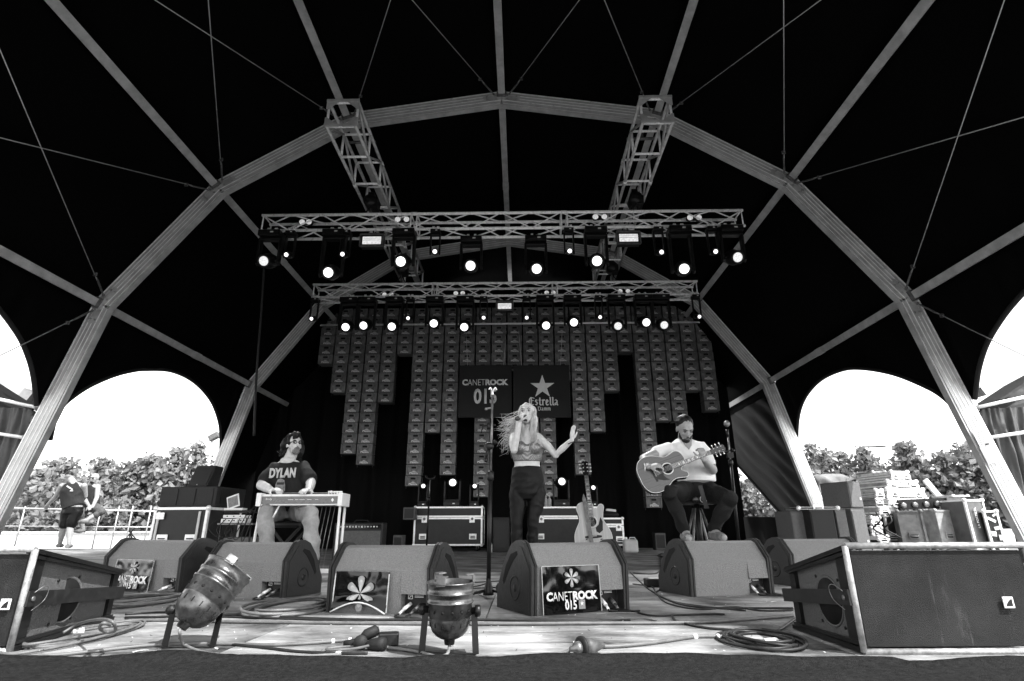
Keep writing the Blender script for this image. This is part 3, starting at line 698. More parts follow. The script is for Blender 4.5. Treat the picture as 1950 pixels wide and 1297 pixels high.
# moving heads standing on the cases
gC = 'moving head lamps standing on flight cases'
def floorhead(px, py, bx, zt, big, label, s=1., Y=12.3):
    d = V((.12, -1, .1)).normalized(); sc = s*(1. if big else .72); p = aY(px, py, Y+d.y*.14*sc); drop = p.z-d.z*.14*sc-zt+.07*sc
    r = thing('moving_head_lamp', label, 'stage light', (p.x-d.x*.14*sc, Y, zt), group=gC); 
    for ch in [0]: pass
    head_parts(r, sc, max(drop+.02, .3*sc), big, up=True, aim=tuple(d))
floorhead(806, 926, 0, cz, False, 'small lit moving head standing left on the left flight case', 1.05)
floorhead(862, 919, 0, cz, True, 'large lit moving head standing in the middle of the left flight case', .95)
floorhead(904, 926, 0, cz, False, 'small lit moving head standing right on the left flight case, behind the tall stand', 1.05)
floorhead(1070, 917, 0, cz2, True, 'large lit moving head standing on the flight case behind the singer', .95)
floorhead(1130, 929, 0, cz2, False, 'small lit moving head half hidden by the neck of the standing guitar', 1.05)
# ================================================================== WEDGE MONITORS
mon = mat('monitor_paint', .165, .62, 0, .28, 170, .55, 160, spec=.35); monr = mat('monitor_rim', .0448, .5, 0, .2, 30, .15, 120)
shine = mat('shiny_black_film', .004, .12, 0, .3, 8, .3, 5, coat=.4); prn2 = mat('poster_print', .75, .5, 0, .05, 9); pet = mat('poster_petal', .22, .35, 0, .45, 14)
PROF = [(.0, .0), (-.012, .225), (.075, .335), (.11, .348), (.16, .345), (.22, .325), (.30, .25), (.395, .10), (.40, .0)]
def film(name, w, h, seed, curl=0.):
    def fn(u, v):
        x = (u-.5)*w; z = v*h; y = -.004-.006*abs(noise.noise(V((x*14, z*14, seed))))
        if curl: z += curl*max(0, 1-v*2.2)*math.sin(math.pi*u)*1.; y -= .02*max(0, 1-v*2.5)
        return V((x, y, z))
    return MB().grid(fn, 26, 20)
def flower(parent, O, R_, X, Y, nrm):
    X, Y, nrm = V(X), V(Y), V(nrm)
    for k in range(6):
        a = math.pi/2+k*math.pi/3; D = X*math.cos(a)+Y*math.sin(a); S = X*-math.sin(a)+Y*math.cos(a); pts = []
        for (t_, w_) in ((.06, .02), (.4, .14), (.7, .22), (.88, .22), (.97, .13), (1., .0)): pts.append((t_, w_))
        poly = [(t_*R_, w_*R_) for t_, w_ in pts]+[(t_*R_, -w_*R_) for t_, w_ in reversed(pts[:-1])]
        MB().prism(poly, O, D, S, nrm*.0015).build('petal', pet, parent)
        poly2 = [(t_*R_*.78, w_*R_*.55) for t_, w_ in pts]+[(t_*R_*.78, -w_*R_*.55) for t_, w_ in reversed(pts[:-1])]
        MB().prism(poly2, V(O)+nrm*.0015, D, S, nrm*.0015).build('petal_core', mat('poster_petal_light', .4, .35, 0, .3, 20), parent)
def monitor(label, loc, rz, w=.52, s=1., poster=None, cabs=True):
    r = thing('wedge_monitor', label, 'monitor speaker', loc, rz, 'wedge monitors along the front of the stage'); r.scale = (s, s, s)
    in_ = [(y, z) for y, z in PROF]
    cut = .085; rx = w/2-.05
    # body with a notched connector corner at the lower right
    m = MB(); P = [(y+.012*(y < .2)-.012*(y > .2), max(z-.012, 0.0)) for y, z in in_]
    nx0 = rx-.13
    m.prism(P, (-w/2+.03, 0, 0), (0, 1, 0), (0, 0, 1), (nx0+w/2-.03, 0, 0))
    P2 = [(-.0+.055, 0.0), (.055, .10), (-.004, .10)]+P[1:]
    m.prism(P2, (nx0+.0005, 0, 0), (0, 1, 0), (0, 0, 1), (w/2-.03-nx0, 0, 0)); m.build('cabinet', mon, r)
    sx_ = 1
    MB().box((nx0+.075, .052, .052), (.14, .004, .096)).build('connector_panel', blk, r)
    # logo outline and small lines of print on the panel
    q = (nx0+.035, .049, .082)
    lg = MB()
    for a, b in (((-.012, -.009), (.012, -.009)), ((.012, -.009), (.012, .009)), ((.012, .009), (-.012, .009)), ((-.012, .009), (-.012, -.009)), ((-.008, -.009), (.0, .002)), ((.0, .002), (.012, .006))):
        lg.bar((q[0]+a[0], q[1]-.002, q[2]+a[1]), (q[0]+b[0], q[1]-.002, q[2]+b[1]), .002, .0025)
    for zz in (.006, .0): lg.box((nx0+.085, .047, .082+zz), (.05, .002, .0025))
    lg.build('badge', prn2, r)
    for a in (-1, 1):
        x0 = a*(w/2-.03)
        m = MB()
        def ins(k):   # profile pushed outwards by k
            c = (.19, .15); return [(y+(y-c[0])/math.hypot(y-c[0], z-c[1])*k, max(0, z+(z-c[1])/math.hypot(y-c[0], z-c[1])*k)) for y, z in PROF]
        for (xa, xb, k) in ((0, .012, .004), (.012, .018, -.004), (.018, .034, .005)): m.prism(ins(k), (x0+a*xa, 0, 0), (0, 1, 0), (0, 0, 1), (a*(xb-xa), 0, 0))
        m.prism(ins(-.022), (x0+a*.034, 0, 0), (0, 1, 0), (0, 0, 1), (a*.004, 0, 0))
        ch = m.build('end_cap', monr, r)
        pm_ = MB().lathe((x0+a*.034, .17, .115), (a, 0, 0), [(0, .062), (.007, .06), (.007, .052), (.003, .05), (.003, .02), (.007, .018), (.007, 0.001)], 20).build('pole_socket', blk, ch)
        sl = MB(); pts = [V((x0+a*.0385, .14, .29)), V((x0+a*.0385, .20, .268)), V((x0+a*.0385, .26, .21)), V((x0+a*.0385, .31, .135))]
        for z_ in [0]: 
            vs = []; n_ = len(pts); wd = [.012, .024, .024, .012]
            poly = [(p.y-wd[i]*.6, p.z-wd[i]*.8) for i, p in enumerate(pts)]+[(p.y+wd[i]*.6, p.z+wd[i]*.5) for i, p in reversed(list(enumerate(pts)))]
            sl.prism(poly, (x0+a*.0365, 0, 0), (0, 1, 0), (0, 0, 1), (a*.003, 0, 0))
        sl.build('handle_slot', cr3, ch)
    if cabs:
        for k in range(2):
            x = nx0+.04+.06*k; m = MB().tube((x, .045, .05), (x-.012, -.01, .03), .0095, 10).tube((x-.012, -.01, .03), (x-.02, -.045, .012), .007, 8); pl = m.build('cable_plug', alu_b if k == 0 else steel, r)
            MB().path(spline([(x-.02, -.045, .012), (x-.03, -.07, .006), (x+.0, -.10, .005), (x+.07, -.11, .005)], 5), .0045, 6).build('cable_tail', rub, pl)
    if poster:
        kind, pw, ph, pz, pxx = poster
        pf = film('p', pw, ph, hash(kind) % 50 if 0 else len(label), .05 if kind == 'flower' else 0).build('poster_film', shine, r, loc=(pxx, -.014, pz), fix=False)
        pf.rotation_euler = (-.053, 0, 0)
        nrm = V((0, -1, 0)); O = V((0, -.014, 0))
        if kind != 'flower':
            ed = MB()
            for q_ in (-1, 1): ed.box((q_*pw/2, -.013, ph/2), (.0035, .002, ph))
            ed.box((0, -.013, ph), (pw, .002, .003)); ed.build('poster_border', mat('poster_edge', .4, .5), pf)
            flower(pf, V((.0, -.013, ph*.74)), ph*.20, X1, Z1, nrm)
            canetrock(pf, V((0, -.014, ph*.36)), X1, Z1, pw*.88, prn2, .001, False)
            text('015', 'lettering', prn2, pf, (-pw*.04, -.014, ph*.17), X1, Z1, h=ph*.2, w=pw*.2, bold=.03, depth=.001)
            MB().box((pw*.155, -.014, ph*.17), (pw*.11, .001, ph*.19)).build('badge_square', pet, pf); star('s', pf, (pw*.155, -.0148, ph*.19), X1, Z1, pw*.035, prn2, .0008)
        else:
            flower(pf, V((-.0, -.013, ph*.48)), ph*.42, X1, Z1, nrm)
            m = MB(); m.path([V((pw*(u-.5), -.025, .006+.05*math.sin(math.pi*u))) for u in [i/14 for i in range(15)]], .004, 6); m.build('curled_edge', prn2, pf)
            for q_ in (-1, 1): MB().box((q_*pw*.5, -.012, ph*.5), (.006, .002, ph*.9)).build('tape_strip', mat('clear_tape', .5, .3, 0, .5, 20), pf)
    return r
def monpx(x0, y0, x1, y1, label, poster=None, wfix=None, cap=.06, cabs=True, s=1.):
    a = aZ(x0, y0); b = aZ(x1, y1); rz = math.atan2(b.y-a.y, b.x-a.x); c = (a+b)/2; w = (b-a).length if wfix is None else wfix
    return monitor(label, c, rz, w/s, s, poster, cabs)
monpx(190, 1123, 338, 1133, 'wedge monitor at far left with a half hidden poster on its back', ('canet', .41, .2, .008, -.06), cap=0, s=1.03)
monpx(384, 1136, 540, 1141, 'wedge monitor with a bare back, behind the tilted spotlight at left', None, s=1.0)
monpx(622, 1166, 822, 1174, 'wedge monitor with a wrinkled flower poster on its back', ('flower', .32, .205, .0, -.10), s=.99)
monpx(1012, 1174, 1197, 1160, 'wedge monitor in the centre with white festival lettering on its back', ('canet', .345, .222, .004, -.068), s=1.02)
monpx(1318, 1137, 1474, 1131, 'wedge monitor with a bare back, in front of the seated guitarist', None, s=1.0)
monpx(1512, 1117, 1655, 1112, 'wedge monitor farthest right, half hidden by the big speaker', None, s=1.0)
# ================================================================== BIG FILL SPEAKERS
carpetb = mat('speaker_grille_cloth', .0449, .85, 0, .4, 5, .6, 420, spec=.25, stretch=(1, 1, 1)); streaks(carpetb, 2.2, (2.5, 1, .7), (0, .5, 0), .58, .68, .035, 2); streaks(carpetb, 5, (6, 1, .5), (0, -.45, 0), .63, .7, .05, 6); side_p = mat('speaker_side_paint', .085, .6, 0, .2, 60, .4, 170, spec=.3)
def fill_speaker(label, O, ux, uy, wd, hf, hb, px_logo, lenb):
    O, ux, uy = V(O), V(ux).normalized(), V(uy).normalized(); L_ = lenb
    lean = -.0
    def S(u, v, w): return O+ux*u+uy*(v)+V((0, 0, (hf+(hb-hf)*v/L_)*w))
    r = thing('fill_speaker', label, 'loudspeaker', O, group='big angled loudspeakers at the stage edge')
    r_i = Matrix.Translation(-O)
    def B(m, n, mt, p=r, **k):
        m.v = [tuple(V(q)-O) for q in m.v]; return m.build(n, mt, p, **k)
    s_ = .03
    m = MB(); m.hexa([S(s_, s_, .03), S(wd-.005, s_, .03), S(wd-.1, L_-.01, .03), S(s_, L_-.01, .03), S(s_, s_, .97), S(wd-.005, s_, .97), S(wd-.1, L_-.01, .97), S(s_, L_-.01, .97)])
    if ux.cross(uy).z < 0: pass
    B(m, 'cabinet', side_p)
    # grille and its frame
    m = MB(); m.hexa([S(.018, .004, .05), S(wd-.018, .004, .05), S(wd-.018, .03, .05), S(.018, .03, .05), S(.018, .004, .95), S(wd-.018, .004, .95), S(wd-.018, .03, .95), S(.018, .03, .95)]); gr = B(m, 'grille', carpetb)
    m = MB(); e = .018
    for a, b in ((S(0, 0, 0), S(wd, 0, 0)), (S(0, 0, 1), S(wd, 0, 1)), (S(0, 0, 0), S(0, 0, 1)), (S(wd, 0, 0), S(wd, 0, 1))): m.tube(a, b, e*.62, 8)
    B(m, 'frame', mat('worn_frame', .26, .5, .3, .4, 30, .2, 60))
    # side: rims, rails, port, handle bar
    m = MB()
    for a, b, w in ((S(.012, 0, .985), S(.012, L_, .985), .035), (S(.012, 0, .015), S(.012, L_, .015), .035)): m.bar(a, b, .035, .016)
    m.bar(S(.004, .02, .93), S(.004, L_-.01, .93), .012, .012); m.bar(S(.004, .02, .07), S(.004, L_-.01, .07), .012, .012)
    B(m, 'edge_rail', blk_m)
    m = MB(); m.hexa([S(.010, .012, .03), S(.030, .012, .03), S(.030, .10, .03), S(.010, .10, .03), S(.010, .012, .97), S(.030, .012, .97), S(.030, .10, .97), S(.010, .10, .97)]); B(m, 'rigging_plate', blk_m)
    m = MB(); m.hexa([S(.014, L_-.05, .03), S(.030, L_-.05, .03), S(.030, L_, .03), S(.014, L_, .03), S(.014, L_-.05, .97), S(.030, L_-.05, .97), S(.030, L_, .97), S(.014, L_, .97)]); B(m, 'rigging_plate', blk_m)
    c = S(.0285, L_*.44, .46); n = -ux
    R_ = hf*.27; k = MB().lathe(c, n, [(0, R_), (.004, R_*.99), (.004, R_*.93), (.001, R_*.9)], 28); B(k, 'port_ring', side_p)
    k = MB().lathe(c, n, [(.0, R_*.9), (.002, R_*.9)], 28); B(k, 'port_hole', cr3)
    for a in range(4):
        q = c+(uy*math.cos(a*math.pi/2+.8)+Z1*math.sin(a*math.pi/2+.8))*R_*1.25; B(MB().lathe(q, n, [(0, .006), (.003, .006), (.004, .003)], 8), 'screw', blk_m)
    a, b = S(-.008, -.0, .50), S(-.008, L_+.02, .55); m = MB(); m.bar(a, b, .022, .052); B(m, 'carrying_bar', mat('bar_paint', .035, .4, .2, .35, 25))
    B(MB().lathe(S(-.02, .03, .5), n, [(0, .009), (.004, .009), (.005, .004)], 8), 'bolt', steel)
    q = S(-.02, .03, .56); pts = [q, q+uy*.03+Z1*.02-ux*.015, q+uy*.055+Z1*.01-ux*.02, q+uy*.05-Z1*.03-ux*.015, q+uy*.0-Z1*.06-ux*.005] if label.startswith('left') or 1 else []
    B(MB().path(spline(pts, 6), .0014, 6), 'safety_wire', steel)
    # badge: pale square with a dark quarter shape
    lu, lw = px_logo; sg = 1 if ux.x > 0 else -1
    c = S(lu, .0, lw); X = V((1, 0, 0)) if abs(ux.x) > .5 else ux; X = ux*sg; Y = Z1; nn = -uy; nn = V((0, -1, 0))
    c = c+nn*.004
    bd = MB().prism([(-.018, -.018), (.018, -.018), (.018, .018), (-.018, .018)], c, X, Y, nn*.004); bd = B(bd, 'badge', white)
    q2 = [(-.012, -.012), (.012, -.012), (.012, .012), (.004, .008), (-.004, .001), (-.009, -.006)]
    B(MB().prism(q2, c+nn*.0045, X, Y, nn*.001), 'badge_mark', blk, bd)
    return r
fill_speaker('big black loudspeaker in the right foreground with a pale square badge', (1.18, 2.17, .008), (1, .03, 0), (0, 1, 0), .665, .345, .235, (.545, .45), .52)
fill_speaker('big black loudspeaker cut off by the left edge, its side panel in the sun', (-1.82, 2.18, .008), (-1, .02, 0), (-.22, 1, 0), .75, .338, .215, (.035+.02, .45), .78)
# ================================================================== SPOTLIGHT CANS
rusty = mat('scuffed_can', .085, .32, .75, .6, 14, .25, 22)
def parcan(label, C, d, R_, L_, legs, floor_plate, yaw, cable):
    """C = middle of the rear cap; d = direction of the open end"""
    C, d = V(C), V(d).normalized(); r = thing('spotlight_can', label, 'stage light', (C.x, C.y, 0), group='scuffed metal spotlight cans on the stage edge'); O = V((C.x, C.y, 0))
    def B(m, n, mt, p=r, **k): m.v = [tuple(V(q)-O) for q in m.v]; return m.build(n, mt, p, **k)
    pr = [(0, R_*.2), (.012*L_, R_*.42), (.06*L_, R_*.62), (.14*L_, R_*.80), (.25*L_, R_*.90), (.36*L_, R_*.93), (.40*L_, R_*.93), (.405*L_, R_*.97), (.62*L_, R_*.99), (.63*L_, R_*1.05), (.66*L_, R_*1.06), (.67*L_, R_*1.0), (.78*L_, R_*1.02), (.79*L_, R_*1.07), (.82*L_, R_*1.07), (.83*L_, R_*1.02), (.97*L_, R_*1.05), (.98*L_, R_*1.10), (L_, R_*1.10), (L_, R_*1.0), (.8*L_, R_*.95)]
    B(MB().lathe(C, d, pr, 36), 'can_body', rusty)
    X, Y, _ = frame(d)
    for k in range(14):     # vent slots in the dome, holes round the waist
        a = 2*math.pi*k/14; e = X*math.cos(a)+Y*math.sin(a); t_ = -X*math.sin(a)+Y*math.cos(a)
        p = C+d*.27*L_+e*R_*.905; B(MB().bar(p-d*.035*L_, p+d*.045*L_, .0045*R_/.1, .004, up=e), 'vent_slot', cr3)
        p = C+d*.50*L_+e*R_*.975; B(MB().lathe(p, e, [(0, .0065*R_/.1), (.0022, .006*R_/.1)], 8), 'vent_hole', cr3)
    cap = B(MB().lathe(C-d*.02, d, [(0, R_*.12), (.002, R_*.22), (.018, R_*.25), (.02, R_*.30), (.03, R_*.30)], 18), 'cable_cap', rusty)
    B(MB().lathe(C-d*.024+X*R_*.1, d, [(0, .008), (.01, .008)], 10), 'cap_screw', alu_b)
    m = MB()
    for a in (0, 1, 2):      # colour frame clips at the mouth
        th = a*2*math.pi/3+yaw; e = X*math.cos(th)+Y*math.sin(th); p = C+d*L_*1.0+e*R_*1.04; Rm = Matrix((X*-math.sin(th)+Y*math.cos(th), e, d)).transposed()
        B(MB().box(p+d*.008, (R_*.42, .006, .03), Rm).box(p+d*.022-e*.012, (R_*.42, .03, .004), Rm), 'gel_clip', steel)
    # bracket: two arms and a foot bar
    (a1, b1), (a2, b2) = legs; w_ = .022
    B(MB().bar(a1, b1, w_, .005, up=(0, -1, .2)), 'bracket_arm', blk_m); B(MB().bar(a2, b2, w_, .005, up=(0, -1, .2)), 'bracket_arm', blk_m); B(MB().bar(V(b1)+V((-.002, 0, 0)), V(b2)+V((.002, 0, 0)), w_, .005, up=(0, 0, 1)), 'bracket_foot', blk_m)
    for a, s_ in ((a1, -1), (a2, 1)):
        a = V(a); e = (a-C-d*(a-C).dot(d)).normalized(); kn = B(MB().lathe(a-e*.01, e, [(0, .012), (.012, .012), (.013, .02), (.03, .02), (.034, .012)], 10), 'tilt_knob', blk_m)
    B(MB().box(V((C.x, C.y, .003))+V(floor_plate[0]), (floor_plate[1], floor_plate[1], .004), Matrix.Rotation(floor_plate[2], 3, 'Z')), 'floor_plate', mat('plate', .08, .5, .5, .5, 12))
    B(MB().path(spline([C-d*.02]+[V(q) for q in cable], 7), .0055, 7), 'power_lead', mat('grey_rubber', .13, .55, 0, .2, 30))
    return r
def onray(px, py, Y): return aY(px, py, Y)
d1 = _r2*.35+_u2*.58+_f*.73
C1 = aY(352, 1187, 2.25)
parcan('tilted metal spotlight can in the left foreground with its dome towards the viewer', C1, d1, .088, .225,
       ((aY(330, 1163, 2.33), aZ(313, 1232, .006)), (aY(424, 1150, 2.40), aZ(404, 1233, .006))), ((.045, -.03, 0), .16, .78), .4,
       [aZ(342, 1205, .06), aZ(352, 1228, .012), aZ(400, 1245, .008), aZ(470, 1246, .008), aZ(560, 1250, .008), aZ(650, 1246, .008)])
C2 = aY(856, 1216, 2.16); C2.z = max(C2.z, .03)
parcan('upright metal spotlight can in the middle foreground pointing at the roof', C2, V((.0, -.05, 1)), .078, .185,
       ((aY(811, 1160, 2.17), aZ(803, 1244, .006)), (aY(903, 1163, 2.16), aZ(906, 1246, .006))), ((-.02, -.02, 0), .17, .2), .2,
       [aZ(851, 1246, .02), aZ(830, 1250, .01), aZ(800, 1242, .008), aZ(765, 1236, .008), aZ(730, 1232, .01)])
# ================================================================== CABLES
ccol = mat('black_cable', .035, .5, 0, .25, 30); cgrey = mat('grey_cable', .10, .55, 0, .25, 20)
tape = mat('white_tape', .7, .6, 0, .1, 30)
def cable(pts, r, label, m=ccol, tapes=(), z=None, lift=0.):
    P = [aZ(a, b, (r if z is None else z)) for a, b in pts]; S = spline(P, 7)
    for i, p in enumerate(S): p.z = r+lift+.0015*abs(noise.noise(V((p.x*6, p.y*6, 0))))
    o = MB().path(S, r, 7).build('cable', m); tag(o, label, 'cable')
    for t_ in tapes:
        i = int(t_*(len(S)-2)); MB().tube(S[i], S[i].lerp(S[i+1], .9), r*1.35, 8).build('tape_band', tape, o)
    return o
cable([(0, 1252), (80, 1250), (180, 1240), (300, 1228), (420, 1226), (520, 1228), (600, 1224), (650, 1220), (690, 1218)], .0065, 'cable along the front of the stage from the left speaker to the plugs', cgrey, (.84, .93))
cable([(238, 1182), (330, 1181), (440, 1184), (620, 1186), (820, 1188), (960, 1188), (1150, 1187), (1300, 1186), (1400, 1181), (1510, 1172)], .008, 'thick cable running right across the stage in front of the monitors', cgrey)
cable([(238, 1176), (330, 1174), (440, 1170), (560, 1176), (700, 1180), (900, 1180), (1100, 1183), (1200, 1181)], .006, 'second cable lying along the thick cross stage cable', ccol)
cable([(238, 1170), (300, 1166), (345, 1167), (380, 1172), (470, 1176), (600, 1180), (700, 1184)], .005, 'thin cable tied with white tape beside the left speaker', ccol, (.35,))
cable([(905, 1252), (960, 1251), (1030, 1248), (1070, 1244), (1085, 1238)], .007, 'cable entering the big round plug from the left', cgrey)
cable([(1148, 1232), (1200, 1229), (1260, 1222), (1320, 1213), (1370, 1212), (1400, 1210)], .007, 'cable leaving the big round plug towards the coil at right', cgrey, (.62, .80))
cable([(770, 1236), (820, 1244), (870, 1250), (905, 1252)], .006, 'cable running behind the upright spotlight can', ccol)
cable([(430, 1226), (500, 1233), (560, 1240), (640, 1244), (700, 1244)], .005, 'thin cable leaving the tilted spotlight can', ccol, (.8,))
cable([(1155, 1158), (1200, 1163), (1240, 1172), (1300, 1171), (1360, 1169), (1380, 1170)], .0045, 'signal cable from the centre monitor with a silver joint', ccol)
cable([(1280, 1173), (1290, 1183), (1340, 1195), (1400, 1200), (1450, 1204), (1480, 1201), (1505, 1185), (1515, 1178)], .0055, 'black cable curving to the big right speaker', ccol)
cable([(1200, 1090), (1215, 1104), (1240, 1125), (1290, 1149), (1360, 1158), (1430, 1158), (1510, 1158)], .0055, 'black cable running in front of the right bare monitor', ccol)
cable([(1205, 1112), (1240, 1117), (1250, 1130), (1270, 1148), (1330, 1160), (1400, 1156), (1450, 1163), (1510, 1162)], .0045, 'thin black cable crossing in front of the right bare monitor', ccol)
cable([(1278, 1117), (1255, 1124), (1250, 1132), (1285, 1146), (1340, 1155), (1420, 1163)], .0045, 'thin black cable coming from the small black box', ccol)
cable([(1205, 1091), (1240, 1093), (1255, 1088), (1259, 1073), (1256, 1055)], .005, 'instrument cable falling from the guitarist to the floor', ccol)
cable([(1472, 1130), (1490, 1133), (1510, 1134)], .006, 'cables leaving the right monitor towards the big speaker', cgrey)
cable([(1186, 1187), (1190, 1181), (1225, 1178), (1250, 1183)], .004, 'short twisted wire end in front of the centre monitor', cgrey)
cable([(960, 1090), (1000, 1085)], .004, 'thin cable behind the centre monitor', ccol)
cable([(640, 1096), (700, 1108), (860, 1110), (960, 1106)], .004, 'thin cable lying across the dark middle of the stage', ccol)
def coil(cx_, cy_, rx, ry, n, r, label, m=ccol, z0=0., tail=None, seed=1):
    c = aZ(cx_, cy_); e = aZ(cx_+rx, cy_); f = aZ(cx_, cy_-ry); a_, b_ = (e-c).length, (f-c).length; random.seed(seed)
    o = None; m_ = MB(); pts = []
    N_ = 22*n
    for i in range(N_):
        t_ = 2*math.pi*i/22; k = i/N_; w = 1-.28*abs(math.sin(k*7+seed))+.08*math.sin(i*.37+seed)
        pts.append(c+V((math.cos(t_)*a_*w+.02*math.sin(k*9+seed), math.sin(t_)*b_*w, r+2*r*.9*k*2*(.5+.5*math.sin(t_*1+k*11)))))
    if tail: pts += [aZ(a, b, r) for a, b in tail]
    o = MB().path(spline(pts, 2), r, 6).build('coiled_cable', m); tag(o, label, 'cable coil', 'coils of cable on the stage floor')
    return o
c1 = coil(160, 1212, 62, 22, 6, .0055, 'grey coil of cable with white tape beside the left speaker', cgrey, seed=2)
p = aZ(140, 1204, .03); MB().tube(p, p+V((.03, .015, .004)), .011, 8).build('tape_band', tape, c1)
lp = [aZ(120, 1205, .03), aZ(150, 1188, .06), aZ(185, 1180, .10), aZ(212, 1183, .12), aZ(220, 1200, .08), aZ(205, 1204, .07), aZ(190, 1197, .09), aZ(196, 1187, .12), aZ(210, 1190, .11)]
MB().path(spline(lp, 6), .0055, 7).build('cable_loop', cgrey, c1)
coil(285, 1145, 55, 13, 6, .009, 'thick coil of cable between the left speaker and the tilted spotlight', cgrey, seed=5)
coil(560, 1158, 72, 16, 7, .0075, 'large coil of cable on the floor left of the flower poster monitor', cgrey, seed=3)
c4 = coil(1452, 1222, 72, 17, 7, .0058, 'neat black coil of cable with a white connector, left of the big right speaker', ccol, seed=8)
p = aZ(1455, 1221, .012); MB().tube(p, p+V((.055, .01, 0)), .010, 10).build('white_connector', white, c4); MB().tube(p-V((.035, 0, 0)), p, .008, 8).build('dark_sleeve', cgrey, c4)
coil(1290, 1062, 30, 5, 4, .008, 'small black coil of cable behind the monitors, right of the centre', ccol, seed=9)
# big round plug
def at2(a, b, z): return aZ(a, b, z)
P0 = at2(1086, 1240, .02); P1 = at2(1150, 1232, .02); d = (P1-P0).normalized(); L_ = (P1-P0).length
r = thing('power_plug', 'big round industrial plug joining two cables in the front', 'plug', (P0.x, P0.y, 0)); O = V((P0.x, P0.y, 0))
def rel(m): m.v = [tuple(V(q)-O) for q in m.v]; return m
rel(MB().lathe(P0+V((0, 0, .006)), d, [(0, .008), (.02, .012), (.022, .020), (.038, .022), (.04, .016)], 16)).build('plug_front', steel, r)
rel(MB().lathe(P0+V((0, 0, .006))+d*.04, d, [(0, .024), (.003, .036), (.012, .037), (.016, .031)], 20)).build('locking_ring', rub, r)
rel(MB().lathe(P0+V((0, 0, .006))+d*.056, d, [(0, .030), (.03, .028), (.06, .016), (.085, .009)], 16)).build('plug_body', mat('dusty_rubber', .046, .6, 0, .5, 40), r)
# pile of plugs and adapters
p = aZ(712, 1236, 0); r = thing('plug_cluster', 'tangle of black plugs and sockets left of the upright spotlight can', 'plugs', p)
MB().lathe((-.05, .0, .022), (.2, -1, .1), [(-.03, .012), (-.025, .024), (.02, .026), (.03, .024)], 14).build('socket', rub, r); MB().box((.045, .03, .028), (.075, .05, .045), Matrix.Rotation(.2, 3, 'Z')).build('adapter_box', blk, r, bevel=.006)
MB().lathe((.02, -.035, .022), (.9, -.3, .1), [(-.05, .007), (-.03, .018), (.01, .022), (.03, .02)], 14).build('plug', rub, r); MB().lathe((-.085, .01, .018), (1, .1, 0), [(-.03, .008), (0, .014), (.03, .018)], 12).build('plug', rub, r)
MB().lathe((-.02, .02, .05), (.8, .4, .3), [(-.035, .01), (-.02, .02), (.02, .02), (.03, .01)], 12).build('plug', rub, r)
MB().path(spline([(-.06, -.01, .01), (-.12, -.01, .008), (-.16, -.035, .008), (-.14, -.06, .008), (-.06, -.05, .01), (.0, -.04, .02)], 6), .005, 6).build('lead', cgrey, r)
# small black box on the floor beside the right monitor
p = aZ(1250, 1117, 0); r = thing('junction_box', 'small black box with a pale lid on the floor left of the right bare monitor', 'box', p, .05)
MB().box((0, 0, .03), (.17, .10, .055)).build('box_body', blk, r, bevel=.006); MB().box((0, 0, .059), (.11, .05, .003)).build('lid_label', tape, r); MB().tube((.085, 0, .025), (.13, .02, .02), .012, 8).build('plug', rub, r)
for i, (a, b, w, dd, t_) in enumerate([(1397, 1136, .09, .012, 0), (1305, 1142, .05, .010, .1), (1475, 1146, .05, .012, .3), (1180, 1168, .24, .012, .05), (260, 1167, .05, .01, .6), (1180, 1176, .04, .008, -.4), (268, 1240, .05, .012, .8), (405, 1236, .035, .02, .3), (845, 1258, .14, .02, .0), (575, 1092, .2, .03, .1)]):
    p = aZ(a, b, .002); o = MB().grid(lambda u, v: V(((u-.5)*w, (v-.5)*dd, .003*math.sin(u*3))), 6, 1).build('tape_scrap', tape, None, p, fix=False); o.rotation_euler = (0, 0, t_)
    tag(o, ['pale tape strip on the floor under the right bare monitor', 'short tape scrap at the left foot of the right bare monitor', 'scribbled white tape piece right of the bare monitor', 'long white tape strip under the centre monitor', 'bit of tape near the left speaker side', 'torn tape end in front of the centre monitor',
        'torn white paper bit at the tilted spotlight plate', 'white tape knot under the tilted spotlight bracket', 'pale tape strip at the foot of the upright spotlight', 'pale tape mark behind the left bare monitor'][i], 'tape')
# ================================================================== MICROPHONE STANDS
def micstand(label, pts, rr, base, Yt, extras=None, basekind='tripod', group='microphone stands'):
    O = aZ(*base); r = thing('microphone_stand', label, 'stand', O, group=group)
    P = [aY(a, b, Yt)-O for a, b in pts]
    MB().tube(P[0], P[1], rr*1.25, 10).build('lower_tube', blk_m, r)
    MB().tube(P[1], P[-1], rr*.75, 10).build('upper_tube', steel, r)
    MB().lathe(P[1]-V((0, 0, .04)), (0, 0, 1), [(0, rr*1.3), (.01, rr*2), (.06, rr*2), (.07, rr)], 12).build('clutch', blk_m, r)
    if basekind == 'tripod':
        MB().lathe((P[0].x, P[0].y, .02), (0, 0, 1), [(0, .035), (.02, .032), (.08, .016), (.10, rr*1.3)], 14).build('hub', blk_m, r)
        for a in (-.2, 1.9, 3.6): MB().tube((P[0].x, P[0].y, .05), (P[0].x+.24*math.cos(a), P[0].y+.24*math.sin(a), .012), .009, 8).build('leg', blk_m, r)
    else: MB().lathe((P[0].x, P[0].y, 0), (0, 0, 1), [(0, .13), (.012, .13), (.02, .11), (.03, .03), (.05, .02)], 24).build('round_base', blk_m, r)
    return r, O, P
r, O, P = micstand('tall black stand with a bare clip on top, left of the singer', [(930, 1128), (934, 905), (938, 752)], .0115, (930, 1132), 3.84)
def q(a, b, Y=3.84): return aY(a, b, Y)-O
MB().path(spline([q(931, 742), q(934, 738), q(938, 745), q(943, 738), q(946, 743)], 4), .0045, 6).tube(q(938, 744), q(938, 756), .008, 8).build('mic_clip', alu_b, r)
